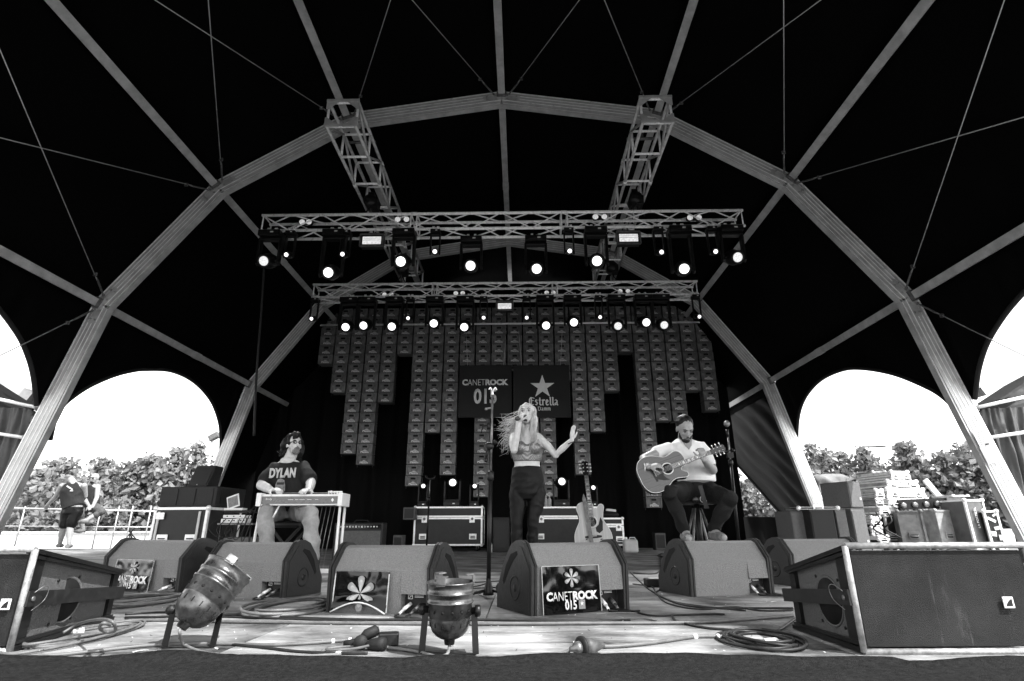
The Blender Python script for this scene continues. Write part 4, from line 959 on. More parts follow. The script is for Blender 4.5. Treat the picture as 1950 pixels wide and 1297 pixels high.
MB().tube(q(926, 779), q(938, 777), .006, 8).ell(q(926, 779), (.011, .008, .011)).build('thumb_screw', steel, r)
MB().tube(q(920, 811), q(944, 809), .007, 6).path([q(921, 811), q(918, 818), q(916, 826)], [.012, .006, .002], 6).tube(q(930, 806), q(931, 818), .014, 8).build('cable_clip', blk_m, r)
MB().ell(q(931, 850), (.035, .02, .028)).ell(q(942, 842), (.016, .014, .016)).box(q(925, 852), (.02, .03, .05)).build('boom_clutch', blk_m, r)
MB().tube(q(929, 855), q(926, 872), .009, 8).lathe(q(926, 872), (-.1, 0, -1), [(0, .012), (.02, .013), (.03, .01)], 8).build('boom_stub', blk_m, r)
ch = MB(); ch.path(spline([V((.02, 0, .08)), V((-.1, .1, .04)), V((-.35, .2, .01)), V((.0, .25, .02)), V((.25, .3, .01))], 8), .004, 5).build('chain', blk_m, r)
MB().lathe((.05, .06, .03), (1, .2, 0), [(0, .02), (.01, .035), (.08, .035), (.16, .03), (.17, .015)], 12).build('sand_weight', rub, r)
r, O, P = micstand('black microphone stand with an angled microphone beside the seated guitarist', [(1410, 1060), (1391, 880), (1386, 830)], .014, (1412, 1066), 6.6)
MB().tube(aY(1386, 832, 6.6)-O, aY(1384, 818, 6.6)-O, .017, 10).build('microphone_body', blk_m, r); MB().ell(aY(1384, 807, 6.55)-O, (.035, .035, .04)).build('microphone_grille', steel, r)
MB().tube(aY(1391, 858, 6.6)-O, aY(1370, 862, 6.5)-O, .008, 8).box(aY(1390, 867, 6.6)-O, (.07, .05, .06)).ell(aY(1396, 858, 6.6)-O, (.02, .02, .02)).build('boom_clutch', blk_m, r)
r, O, P = micstand('thin low stand in front of the left flight case', [(812, 1046), (817, 950), (819, 913)], .012, (812, 1050), 9.0)
MB().path([aY(811, 905, 9.)-O, aY(813, 911, 9.)-O, aY(820, 912, 9.)-O, aY(826, 911, 9.)-O, aY(828, 905, 9.)-O], .018, 6).build('mic_clip', blk_m, r)
# ================================================================== PEOPLE
skin = mat('skin', .5, .5, 0, .12, 22, .12, 220, spec=.4); skin_d = mat('tanned_skin', .27, .5, 0, .12, 22, .12, 220); hair_d = mat('dark_hair', .008, .5, 0, .4, 60, .5, 240, stretch=(1, 1, .2)); hair_b = mat('blond_hair', .5, .45, 0, .35, 60, .3, 240, stretch=(1, 1, .2))
lip = mat('lips', .16, .4); eye_w = mat('eye_white', .32, .2); jeans = mat('dark_jeans', .011, .8, 0, .45, 9, .4, 300); jeans_l = mat('light_trousers', .26, .85, 0, .3, 7, .3, 260); tee = mat('grey_tshirt', .03, .85, 0, .15, 9, .3, 300); tee_w = mat('white_tshirt', .72, .8, 0, .06, 9, .2, 300)
pants = mat('black_trousers', .004, .6, 0, .3, 12, .2, 300, spec=.4); shoe = mat('canvas_shoe', .12, .7, 0, .5, 30); shoe_w = mat('shoe_sole', .6, .6)
def loft(m, secs, ax=(1, 0, 0), n=20):
    """secs: (centre, rx, ry) ellipses stacked along the body; rounded ends"""
    C = [V(s[0]) for s in secs]; k = len(C); vs = []; fs = []; X0 = V(ax)
    for i in range(k):
        d = (C[min(i+1, k-1)]-C[max(i-1, 0)]).normalized(); X = (X0-d*X0.dot(d)).normalized(); Y = d.cross(X)
        for j in range(n): t = 2*math.pi*j/n; vs.append(C[i]+X*math.cos(t)*secs[i][1]+Y*math.sin(t)*secs[i][2])
    for i in range(k-1):
        for j in range(n): fs.append((i*n+j, i*n+(j+1) % n, (i+1)*n+(j+1) % n, (i+1)*n+j))
    fs.append(tuple(reversed(range(n)))); fs.append(tuple((k-1)*n+j for j in range(n)))
    m.add(vs, fs, True); return m
def limb(m, pts, rs, n=14):
    P = [V(p) for p in pts]; rs = list(rs)
    m.path(P, rs, n)
    for p, r in zip(P, rs): m.ell(p, (r, r, r), None, n, 8)
def hand(m, Wr, D, N, left=False, curl=.5, s=1., spread=.1, thumb=.6):
    Wr, D, N = V(Wr), V(D).normalized(), V(N); N = (N-D*N.dot(D)).normalized(); S = D.cross(N)*(1 if left else -1)   # S: towards the thumb side
    m.path([Wr, Wr+D*.03*s, Wr+D*.06*s, Wr+D*.09*s], [.026*s, .036*s, .041*s, .036*s], 12, flat=.5, ax=S)
    for k, (o_, L_, r_) in enumerate(((.030, .072, .0098), (.010, .080, .0102), (-.010, .074, .0098), (-.029, .058, .0088))):
        b = Wr+D*.082*s+S*o_*s; d = (D+S*o_*spread*30).normalized(); pts = [b-d*.02*s]; a = 0; p = b
        pts.append(p)
        for f_, c_ in ((.45, .6), (.32, 1.1), (.23, .8)):
            a += curl*c_; dd = d*math.cos(a)+N*math.sin(a); p = p+dd*L_*f_*s; pts.append(p)
        limb(m, pts, [r_*s, r_*s*1.05, r_*s, r_*s*.92, r_*s*.78], 8)
    b = Wr+D*.025*s+S*.028*s; d1_ = (D*.6+S*(1-thumb*.5)+N*thumb*.6).normalized(); d2_ = (D*.9+S*.25+N*thumb).normalized()
    limb(m, [b, b+d1_*.035*s, b+d1_*.035*s+d2_*.03*s, b+d1_*.035*s+d2_*.055*s], [.014*s, .013*s, .011*s, .009*s], 8)
def headframe(f, up=(0, 0, 1)):
    Fd = V(f).normalized(); R_ = Fd.cross(V(up)).normalized(); U = R_.cross(Fd); return R_, Fd, U
def head(m, c, f, up=(0, 0, 1), s=1., female=False):
    """cranium, jaw, brow, nose, lips and ears; c = centre of the head, f = where the face looks"""
    R_, Fd, U = headframe(f, up); M_ = Matrix((R_, Fd, U)).transposed()
    def P(x, y, z): return V(c)+R_*x*s+Fd*y*s+U*z*s
    m.ell(P(0, -.012, .03), (.074*s, .092*s, .083*s), M_, 18, 12)
    m.ell(P(0, .022, -.015), (.060*s, .070*s, .085*s), M_, 16, 10)
    m.ell(P(0, .045, -.075), ((.036 if female else .044)*s, .042*s, .034*s), M_, 14, 8)
    m.ell(P(0, .078, .032), (.048*s, .014*s, .012*s), M_, 12, 6)                    # brow ridge
    for a in (-1, 1):
        m.ell(P(a*.036, .064, -.018), (.022*s, .018*s, .02*s), M_, 10, 6)           # cheek
        m.ell(P(a*.076, -.008, -.005), (.010*s, .020*s, .032*s), M_, 10, 8)          # ear
    m.path([P(0, .083, .024), P(0, .100, -.006), P(0, .108, -.022)], [.008*s, .011*s, .013*s], 10); m.ell(P(0, .104, -.024), (.015*s, .012*s, .009*s), M_, 10, 6)
    m.ell(P(0, .088, -.052), (.022*s, .012*s, .010*s), M_, 10, 6)
    return P, M_
def face_bits(r, P, M_, s=1., brow=hair_d, beard=None, mouth_open=0., lids=True):
    e = MB()
    for a in (-1, 1):
        ey = MB().ell(P(a*.031, .0775, .008), (.0135*s, .008*s, .0075*s), M_, 10, 6).build('eye', eye_w, r)
        MB().ell(P(a*.031, .0845, .006), (.0058*s, .003*s, .0058*s), M_, 8, 5).build('iris', blk_g, ey)
        MB().path([P(a*.016, .086, .014), P(a*.031, .089, .018), P(a*.047, .079, .013)], [.002*s, .003*s, .002*s], 6).build('eyelid', hair_d, r)
        MB().path([P(a*.013, .092, .027), P(a*.032, .091, .034), P(a*.052, .078, .028)], [.003*s, .0048*s, .002*s], 6).build('eyebrow', brow, r)
    MB().path([P(-.024, .092, -.054), P(0, .101, -.050-mouth_open*.1), P(.024, .092, -.054)], [.002*s, .005*s, .002*s], 6).build('upper_lip', lip, r)
    MB().path([P(-.02, .091, -.058-mouth_open), P(0, .099, -.061-mouth_open), P(.02, .091, -.058-mouth_open)], [.002*s, .0055*s, .002*s], 6).build('lower_lip', lip, r)
    if mouth_open: MB().ell(P(0, .094, -.056-mouth_open*.5), (.017*s, .006*s, mouth_open*.7*s), M_, 10, 6).build('mouth', cr3, r)
def finish(r, m, name, mt, vox, sm=4, wr=0., ws=6., seed=0, an=(1, 1, 1), O=None):
    m.v = [tuple(V(p)-O) for p in m.v]; o = m.build(name, mt, r); return remesh(o, vox, sm, wr, ws, seed, an)
def rl(m, O): m.v = [tuple(V(p)-O) for p in m.v]; return m
def strands(r, O, roots, seed, mt, n, name, rad=.004, steps=7):
    random.seed(seed); m = MB()
    for i in range(n):
        pts = roots(i, random); S = spline(pts, 4); k = len(S); ph = random.uniform(0, 6); am = random.uniform(.003, .012)
        S = [p+V((0, math.cos(ph+j*.9)*am*j/k, math.sin(ph+j*.8)*am*2*j/k)) for j, p in enumerate(S)]; m.path(S, [rad*(1-.8*j/k) for j in range(k)], 4, cap=False)
    rl(m, O).build(name, mt, r)
# ------------------------------------------------ the singer
def pt(a, b, Y): return aY(a, b, Y)
YS = 5.46; O = aZ(995, 1098); O.y = YS; O.z = 0
r = thing('person', 'blond woman in glittering cropped top and black trousers, singing into a microphone', 'person', O)
m = MB(); hc = pt(1004, 790, YS-.02); fdir = V((-.22, -1, .22))
P, M_ = head(m, hc, fdir, female=True, s=.98)
nk = pt(1005, 822, YS+.02); hipc = pt(1005, 925, YS+.02); wa = pt(1006, 890, YS); bu = pt(1003, 855, YS); sh = pt(1001, 829, YS); hipc.x = wa.x = bu.x = sh.x+.012
limb(m, [hc+V((0, .03, -.05)), nk, sh+V((0, 0, .02))], [.05, .048, .055])
loft(m, [(sh+V((0, 0, .045)), .07, .05), (sh+V((0, 0, .01)), .145, .065), (sh+V((0, 0, -.06)), .16, .09), (bu, .155, .105), (bu+V((0, 0, -.09)), .135, .09), (wa+V((0, 0, .03)), .122, .082), (wa+V((0, 0, -.04)), .138, .095), (hipc, .155, .105), (hipc+V((0, 0, -.06)), .14, .09), (hipc+V((0, 0, -.10)), .07, .06)])
for a in (-1, 1): m.ell(bu+V((a*.068, -.07, .0)), (.062, .055, .06))
rs, re, rw = pt(975, 833, YS), pt(979, 857, YS-.16), pt(989, 805, YS-.17)     # arm with the microphone
limb(m, [rs+V((.02, 0, 0)), rs.lerp(re, .5), re, re.lerp(rw, .45), rw], [.048, .042, .036, .034, .024])
mic0, mic1 = pt(992, 798, YS-.19), pt(1004, 801, YS-.15)
hand(m, rw, V((.35, -.12, 1)), V((.9, .3, -.1)), left=False, curl=1.0, s=.9)
ls, le, lw = pt(1028, 833, YS), pt(1058, 866, YS-.05), pt(1089, 838, YS-.15)
limb(m, [ls+V((-.02, 0, 0)), ls.lerp(le, .5), le, le.lerp(lw, .4), lw], [.046, .040, .035, .033, .022])
hand(m, lw, V((.12, -.05, 1)), V((.9, -.6, 0)), left=True, curl=.12, s=.9, spread=.12, thumb=.2)
lk, lf = pt(984, 1003, YS-.05), pt(984, 1080, YS+.0); rk, rf = pt(1015, 1000, YS-.02), pt(1013, 1078, YS+.05)
for hp_, k_, f_ in ((hipc+V((-.085, 0, -.07)), lk, lf), (hipc+V((.085, 0, -.07)), rk, rf)):
    limb(m, [hp_, hp_.lerp(k_, .5), k_, k_.lerp(f_, .35), f_], [.068, .056, .042, .042, .034])
    limb(m, [f_+V((0, 0, -.03)), f_+V((-.02, -.1, -.07)), f_+V((-.03, -.17, -.075))], [.036, .035, .025], 10)
m.v = [(p[0], p[1], max(p[2], .005)) for p in m.v]
finish(r, m, 'body', skin, .0062, 3, O=O)
r_face = MB()
def PO(P): return lambda x, y, z: P(x, y, z)-O
face_bits(r, PO(P), M_, .98, mat('fair_brow', .12, .6), mouth_open=.010)
# top: sleeveless, hem above the navel
m = MB(); loft(m, [(bu+V((0, 0, .035)), .135, .095), (bu+V((0, 0, .02)), .160, .108), (bu, .163, .113), (bu+V((0, 0, -.09)), .143, .1), (wa+V((0, 0, .052)), .134, .094)])
for a in (-1, 1): m.ell(bu+V((a*.068, -.073, .002)), (.067, .06, .066))
def seqmat():
    m_ = mat('sequin_cloth', .12, .35, .5); t = m_.node_tree; N = t.nodes; L = t.links; b = N['Principled BSDF']; tc = N.new('ShaderNodeTexCoord')
    vo = N.new('ShaderNodeTexVoronoi'); vo.inputs['Scale'].default_value = 170; vo.inputs['Randomness'].default_value = .25; L.new(tc.outputs['Object'], vo.inputs['Vector'])
    mr = N.new('ShaderNodeMapRange'); mr.inputs[1].default_value = .1; mr.inputs[2].default_value = .55; mr.inputs[3].default_value = .55; mr.inputs[4].default_value = .09; L.new(vo.outputs['Distance'], mr.inputs[0]); L.new(mr.outputs[0], b.inputs['Base Color'])
    bp = N.new('ShaderNodeBump'); bp.inputs['Strength'].default_value = .8; L.new(vo.outputs['Distance'], bp.inputs['Height']); L.new(bp.outputs[0], b.inputs['Normal']); return m_
tp = finish(r, m, 'cropped_top', seqmat(), .0065, 3, .002, 9, O=O)
m = MB()
for a in (-1, 1):
    m.add([bu+V((a*.150, -.075, .01)), bu+V((a*.05, -.135, .012)), bu+V((a*.085, -.120, .075)), bu+V((a*.115, -.100, .08))], [(0, 1, 2, 3)], False); m.path([bu+V((a*.095, -.112, .06)), sh+V((a*.10, -.075, -.03)), sh+V((a*.105, .0, .035)), sh+V((a*.1, .07, -.02))], .006, 6)
rl(m, O).build('shoulder_strap', _M['sequin_cloth'], r, fix=False)
m = MB(); loft(m, [(wa+V((0, 0, .004)), .138, .100), (wa+V((0, 0, -.05)), .150, .106), (hipc, .165, .125), (hipc+V((0, 0, -.07)), .160, .118), (hipc+V((0, 0, -.13)), .11, .10)])
for hp_, k_, f_ in ((hipc+V((-.088, 0, -.07)), lk, lf), (hipc+V((.088, 0, -.07)), rk, rf)):
    limb(m, [hp_, hp_.lerp(k_, .5), k_+V((0, 0, .05)), k_, k_.lerp(f_, .35), k_.lerp(f_, .75), f_+V((0, 0, .02))], [.092, .074, .056, .054, .056, .052, .050])
finish(r, m, 'trousers', pants, .008, 10, .004, 9, 3, (1, 1, 1.6), O=O)
for i, f_ in enumerate((lf, rf)):
    rl(MB().path([f_+V((0, .03, -.06)), f_+V((-.02, -.09, -.075)), f_+V((-.03, -.19, -.085))], [.04, .044, .03], 12), O).build('shoe', shoe_w if i == 0 else shoe, r)
# hair: cap and flowing strands
R_, Fd, U = headframe(fdir)
m = MB(); m.ell(P(0, -.042, .048), (.083, .085, .082), M_, 18, 12); m.path([P(-.005, .055, .098), P(-.05, .045, .075), P(-.078, .01, .0)], [.014, .016, .016], 8); m.path([P(-.005, .055, .098), P(.05, .045, .075), P(.078, .01, .0)], [.014, .016, .016], 8); m.path([P(-.07, -.02, .03), P(-.082, .0, -.05), P(-.075, -.01, -.13), P(-.06, -.02, -.2)], [.02, .026, .026, .02], 8); m.path([P(.07, -.02, .03), P(.085, .0, -.05), P(.085, .01, -.14), P(.08, .02, -.22)], [.02, .026, .028, .014], 8)
m.path([P(0, -.06, 0), P(0, -.07, -.12), P(-.02, -.06, -.22)], [.06, .06, .045], 10)
finish(r, m, 'hair', hair_b, .007, 2, .006, 20, 2, (1, 1, .2), O=O)
def rootsA(i, rd):   # left side, blown outwards
    a = rd.uniform(-1.0, .35); p0 = P(-.07+.05*abs(a), -.05+.07*a, .07-rd.random()*.10); fx = rd.uniform(.4, 1.9); z = -rd.uniform(-.04, .26)
    return [p0, p0+V((-.05*fx, .02, z*.25+.01)), p0+V((-.11*fx, .04, z*.6-.02)), p0+V((-.16*fx+rd.uniform(-.03, .03), .05, z*.95-.05)), p0+V((-.19*fx+rd.uniform(-.06, .04), .06, z*1.15-.07+rd.uniform(-.03, .05)))]
strands(r, O, rootsA, 4, hair_b, 300, 'hair_strands', .0026)
def rootsB(i, rd):   # falling over the chest at the other side and behind
    s_ = 1 if i % 3 else -1; p0 = P(s_*rd.uniform(.03, .075), rd.uniform(-.05, .05), .085-rd.random()*.05); L_ = rd.uniform(.22, .36); x = s_*rd.uniform(.05, .09)
    q0 = P(x, .02, -.04); return [p0, P(s_*.088, rd.uniform(-.02, .045), .0), q0+V((s_*.01, -.02, -.03)), q0+V((rd.uniform(-.02, .03)*s_, -.04, -L_*.6)), q0+V((rd.uniform(-.03, .05)*s_, -.06, -L_))]
strands(r, O, rootsB, 6, hair_b, 110, 'hair_strands', .0036)
def rootsC(i, rd):   # lower left mass
    p0 = P(-.06, -.06, -.03-rd.random()*.08); fx = rd.uniform(.2, 1.5); 
    return [p0, p0+V((-.06*fx, .01, -.06)), p0+V((-.12*fx, .0, -.13)), p0+V((-.10*fx-.02, .0, -.20-rd.random()*.08)), p0+V((-.12*fx+rd.uniform(-.04, .03), .0, -.24-rd.random()*.10))]
strands(r, O, rootsC, 8, hair_b, 320, 'hair_strands', .0032)
rl(MB().path([lw+V((-.012, 0, -.028)+()) + V((.024*math.cos(t), .024*math.sin(t), .008*math.cos(t))) for t in [j*math.pi/6 for j in range(12)]], .005, 6, closed=True), O).build('wristband', blk, r)
mr_ = thing('microphone', 'black handheld microphone the singer holds to her mouth', 'microphone', mic0)
MB().tube((-.02, -.01, -.0), (mic1-mic0)*.9-V((.0, 0, 0)), .011, 10).build('handle', blk_m, mr_); MB().ell((-.035, -.03, .0), (.025, .025, .025)).build('grille', mat('mic_mesh', .06, .4, .5, .3, 60), mr_)
# ------------------------------------------------ guitars
gtop1 = mat('guitar_spruce', .046, .3, 0, .2, 2, stretch=(9, 1, .4), coat=.3); gtop2 = mat('pale_spruce', .45, .35, 0, .2, 2, stretch=(12, 1, .4), coat=.3); gside = mat('guitar_side', .02, .25, 0, .3, 9, coat=.4); fing = mat('fingerboard', .02, .4); inlay = mat('inlay', .7, .3)
def guitar(label, mw, top, pick, group='acoustic guitars', cutaway=1):
    """local frame: X across, Z along the neck (bridge at 0), front towards -Y"""
    r = thing('acoustic_guitar', label, 'guitar', mw=mw, group=group); c = cutaway
    R_side = [(0, -.165), (.09, -.160), (.165, -.12), (.198, -.05), (.195, .03), (.165, .10), (.135, .155), (.128, .20), (.137, .25), (.148, .29)]
    cut = [(.150, .315), (.135, .335), (.105, .335), (.085, .31), (.060, .29), (.035, .31), (.03, .345)]; full = [(.145, .32), (.125, .35), (.08, .368), (.03, .37)]
    L_side = [(-x, z) for x, z in reversed(R_side[1:])]
    poly = R_side+cut+[(-x, z) for x, z in reversed(full)]+L_side
    poly = [(x*c, z) for x, z in poly]; pp = spline([V((x, 0, z)) for x, z in poly], 3, True); poly = [(p.x, p.z) for p in pp]
    if c < 0: poly = poly[::-1]
    MB().prism(poly, (0, .0, 0), (1, 0, 0), (0, 0, 1), (0, .105, 0)).build('body_side', gside, r)
    MB().prism([(x*.992, .09+(z-.09)*.992) for x, z in poly], (0, -.003, 0), (1, 0, 0), (0, 0, 1), (0, .003, 0)).build('soundboard', top, r)
    MB().path([V((x, -.001, z)) for x, z in poly], .0035, 5, closed=True).build('binding', inlay, r)
    MB().lathe((0, -.0035, .155), (0, -1, 0), [(0, .05), (.001, .05)], 24).build('sound_hole', cr3, r)
    ro = MB(); ro.path([V((.06*math.cos(t), -.004, .155+.06*math.sin(t))) for t in [j*math.pi/12 for j in range(24)]], .006, 5, closed=True, flat=.3); ro.build('rosette', inlay, r)
    MB().prism([(x*c, z) for x, z in pick], (0, -.0055, 0), (1, 0, 0), (0, 0, 1), (0, .002, 0)).build('pickguard', fing, r)
    MB().prism([(-.09, -.012), (-.04, -.018), (.04, -.018), (.09, -.012), (.09, .006), (.04, .014), (-.04, .014), (-.09, .006)], (0, -.010, 0), (1, 0, 0), (0, 0, 1), (0, .008, 0)).build('bridge', fing, r)
    MB().box((0, -.012, .004), (.075, .006, .004)).build('saddle', inlay, r)
    MB().hexa([(-.027, -.016, .20), (.027, -.016, .20), (.027, -.004, .20), (-.027, -.004, .20), (-.022, -.016, .655), (.022, -.016, .655), (.022, -.004, .655), (-.022, -.004, .655)]).build('fingerboard', fing, r)
    MB().hexa([(-.026, -.004, .36), (.026, -.004, .36), (.015, .028, .36), (-.015, .028, .36), (-.021, -.004, .66), (.021, -.004, .66), (.012, .016, .66), (-.012, .016, .66)]).build('neck', gside, r)
    fm = MB().box((0, 0, 0), (.046, .002, .0028)).mesh('fret', inlay)
    for k in range(20):
        z = .655-.65*(1-2**(-(k+1)/12.)); 
        put('fret', fm, r, (0, -.0168, z))
        if k in (2, 4, 6, 8, 11, 14): MB().box((0, -.0165, z+.012), (.028, .0012, .011)).build('inlay', inlay, r)
    hd = MB().prism([(-.022, .655), (.022, .655), (.034, .70), (.036, .82), (.012, .835), (0, .825), (-.012, .835), (-.036, .82), (-.034, .70)], (0, -.008, 0), (1, 0, 0), (0, 0, 1), (0, .016, 0)).build('headstock', gside, r)
    for a in (-1, 1):
        for k in range(3):
            z = .71+.042*k; MB().tube((a*.035, 0, z), (a*.052, 0, z), .003, 6).ell((a*.06, 0, z), (.010, .005, .008), None, 8, 6).lathe((a*.022, -.008, z), (0, -1, 0), [(0, .006), (.012, .005)], 8).build('tuning_peg', alu_b, hd)
    for k in range(6):
        x = (k-2.5)*.0095; MB().tube((x*1.1, -.018, .004), (x*.75, -.0195, .66), .0011, 4).build('string', alu_b, r)
    return r
YG = 5.42
gb = aY(1246, 902, YG); gn = aY(1357, 860, YG-.02); zd = (gn-gb).normalized(); yd = V((0, 1, -.18)); yd = (yd-zd*yd.dot(zd)).normalized(); xd = yd.cross(zd)
sg = (gn-gb).length/.655*.95
mw = Matrix((xd*sg, yd*sg, zd*sg)).transposed().to_4x4(); mw.translation = gb
pick1 = [(.01, .10), (.05, .085), (.085, .10), (.12, .13), (.10, .06), (.075, .02), (.05, -.005), (.04, .03), (.02, .05)]
guitar('dark cutaway acoustic guitar played by the seated guitarist', mw, gtop1, pick1, cutaway=1)
YG2 = 9.6
gb2 = aY(1130, 1022, YG2); gn2 = aY(1116, 905, YG2+.2); zd2 = (gn2-gb2).normalized(); yd2 = V((.0, 1, .1)); yd2 = (yd2-zd2*yd2.dot(zd2)).normalized(); xd2 = yd2.cross(zd2); sg2 = (gn2-gb2).length/.655*.98
mw = Matrix((xd2*sg2, yd2*sg2, zd2*sg2)).transposed().to_4x4(); mw.translation = gb2
g2 = guitar('pale acoustic guitar standing upright behind the centre monitor with its strap hanging down', mw, gtop2, [(.035, .09), (.07, .12), (.085, .16), (.10, .2), (.12, .15), (.11, .06), (.07, .03), (.04, .05)], cutaway=1)
MB().prism([(-.045, -.17), (.0, -.17), (-.035, .40), (-.055, .46), (-.075, .40)], (0, -.024, 0), (1, 0, 0), (0, 0, 1), (0, .004, 0)).build('strap', mat('leather_strap', .18, .7, 0, .3, 30), g2)
gs = aZ(1130, 1052); gs = V((gb2.x, YG2+.15, 0)); r = thing('guitar_stand', 'black tubular stand carrying the pale acoustic guitar', 'stand', gs)
hh = gn2.z-.02
MB().tube((0, .1, 0), (gn2.x-gs.x, gn2.y-gs.y+.05, hh), .011, 8).build('upright', blk_m, r)
for a in (-1, 1): MB().tube((0, .1, .35), (a*.26, -.18, .01), .010, 8).build('leg', blk_m, r); MB().path([(a*.02, .1, .28), (a*.12, -.1, .26), (a*.12, -.3, .27)], .009, 6).build('cradle_arm', rub, r)
# ------------------------------------------------ the guitarist
YT = 5.80; O = V((aY(1322, 950, YT).x, YT, 0))
r = thing('person', 'long haired bearded man in white T shirt and dark jeans playing an acoustic guitar', 'person', O)
m = MB(); hc = aY(1304, 817, YT-.10); fd = V((.10, -1, -.72)); P, M_ = head(m, hc, fd, s=1.05)
sh = aY(1303, 848, YT+.02); bu = aY(1318, 873, YT+.0); wa = aY(1325, 905, YT+.03); hp = aY(1325, 932, YT+.08)
limb(m, [hc+V((0, .05, -.05)), sh+V((0, 0, .06)), sh], [.058, .062, .07])
loft(m, [(sh+V((0, 0, .05)), .09, .06), (sh+V((0, 0, .0)), .145, .08), (sh+V((.01, 0, -.05)), .20, .115), (bu, .195, .125), (wa, .165, .12), (hp+V((0, 0, .05)), .175, .13), (hp+V((0, 0, -.03)), .18, .14), (hp+V((0, 0, -.1)), .12, .12)])
rs, re, rw = aY(1266, 855, YT), aY(1226, 874, YT-.12), aY(1235, 889, YT-.40)
limb(m, [rs+V((.02, 0, 0)), rs.lerp(re, .5), re, re.lerp(rw, .5), rw], [.050, .050, .046, .042, .029])
hand(m, rw, V((1, -.25, .12)), V((.1, .6, -.8)), left=False, curl=.55, s=1.0)
ls, le, lw = aY(1341, 853, YT), aY(1357, 895, YT-.12), aY(1341, 876, YT-.38)
limb(m, [ls+V((-.02, 0, 0)), ls.lerp(le, .5), le, le.lerp(lw, .5), lw], [.050, .050, .046, .042, .029])
hand(m, lw, V((-.25, -.35, 1)), V((-.3, .9, .2)), left=True, curl=1.0, s=1.0)
kl, fl = aY(1274, 938, 5.42), aY(1305, 1012, 5.58); kr, fr = aY(1389, 950, 5.40), aY(1357, 1010, 5.58)
for a, k_, f_ in ((-1, kl, fl), (1, kr, fr)):
    h_ = hp+V((a*.09, -.02, -.03)); limb(m, [h_, h_.lerp(k_, .5), k_, k_.lerp(f_, .4), f_], [.088, .066, .05, .048, .04])
    limb(m, [f_, f_+V((a*.02, -.11, -.05)), f_+V((a*.03, -.2, -.06))], [.04, .04, .03], 10)
finish(r, m, 'body', skin_d, .0068, 3, O=O)
face_bits(r, PO(P), M_, 1.05)
m = MB(); loft(m, [(sh+V((0, .02, .045)), .085, .07), (sh+V((0, 0, .01)), .155, .098), (sh+V((.01, 0, -.05)), .222, .13), (bu, .212, .14), (wa, .188, .138), (wa+V((.0, 0, -.06)), .190, .142)])
limb(m, [rs+V((.03, 0, .0)), rs.lerp(re, .36)], [.062, .064]); limb(m, [ls+V((-.03, 0, .0)), ls.lerp(le, .70)], [.064, .066])
ts = finish(r, m, 'tshirt', tee_w, .008, 3, .010, 5.5, 7, (1, 1, .8), O=O)
nm_ = MB().prism([(-.05, .075), (-.03, -.02), (.0, -.065), (.035, -.02), (.06, .075)], sh+V((.0, -.128, .0)), (1, 0, 0), (0, .42, 1), (0, .03, 0)); rl(nm_, O).build('open_collar_skin', skin_d, r)
m = MB(); loft(m, [(hp+V((0, 0, .075)), .178, .135), (hp+V((0, 0, .0)), .192, .15), (hp+V((0, 0, -.09)), .16, .14)])
for a, k_, f_ in ((-1, kl, fl), (1, kr, fr)):
    h_ = hp+V((a*.09, -.02, -.02)); limb(m, [h_, h_.lerp(k_, .5), k_, k_.lerp(f_, .4), k_.lerp(f_, .9)], [.108, .088, .071, .068, .060])
finish(r, m, 'jeans', jeans, .008, 3, .010, 7, 11, O=O)
for a, f_ in ((-1, fl), (1, fr)):
    sh_ = rl(MB().path([f_+V((0, .05, -.045)), f_+V((a*.01, -.05, -.05)), f_+V((a*.02, -.14, -.06)), f_+V((a*.03, -.21, -.065))], [.042, .05, .046, .03], 12), O).build('shoe', shoe, r)
    rl(MB().path([f_+V((0, .07, -.092)), f_+V((a*.03, -.23, -.105))], [.04, .04], 8, flat=.3, ax=(1, 0, 0)), O).build('sole', shoe_w, sh_)
m = MB(); m.ell(P(0, -.036, .046), (.087, .096, .092), M_, 18, 12);  m.ell(P(0, -.09, .0), (.05, .04, .05), M_); m.path([P(0, -.1, 0), P(-.04, -.14, -.05), P(-.10, -.13, -.10), P(-.13, -.10, -.15)], [.03, .04, .035, .012], 10)
finish(r, m, 'hair', hair_d, .008, 2, .004, 22, 3, (1, .2, 1), O=O)
m = MB(); m.ell(P(0, .062, -.088), (.042, .034, .03), M_); m.path([P(-.06, .02, -.03), P(-.052, .04, -.07), P(0, .07, -.10), P(.052, .04, -.07), P(.06, .02, -.03)], [.006, .014, .02, .014, .006], 8); m.path([P(-.028, .088, -.058), P(0, .106, -.040), P(.028, .088, -.058)], [.005, .007, .005], 6)
finish(r, m, 'beard', hair_d, .006, 1, .003, 40, 3, O=O)
rl(MB().path([rw-V((.03, -.05, 0))+V((.0, .033*math.cos(t), .033*math.sin(t))) for t in [j*math.pi/6 for j in range(12)]], .007, 6, closed=True, flat=1.6), O).build('bracelet', white, r)
sc_ = thing('guitar_strap', 'black strap end hanging from the seated guitarist over the stool', 'strap', aY(1333, 925, 5.62)); 
MB().prism([(-.03, 0), (.012, .0), (.05, -.20), (.008, -.20)], (0, -.03, 0), (1, 0, 0), (0, 0, 1), (0, .005, 0)).box((.03, -.03, -.205), (.05, .008, .02)).build('webbing', blk, sc_)
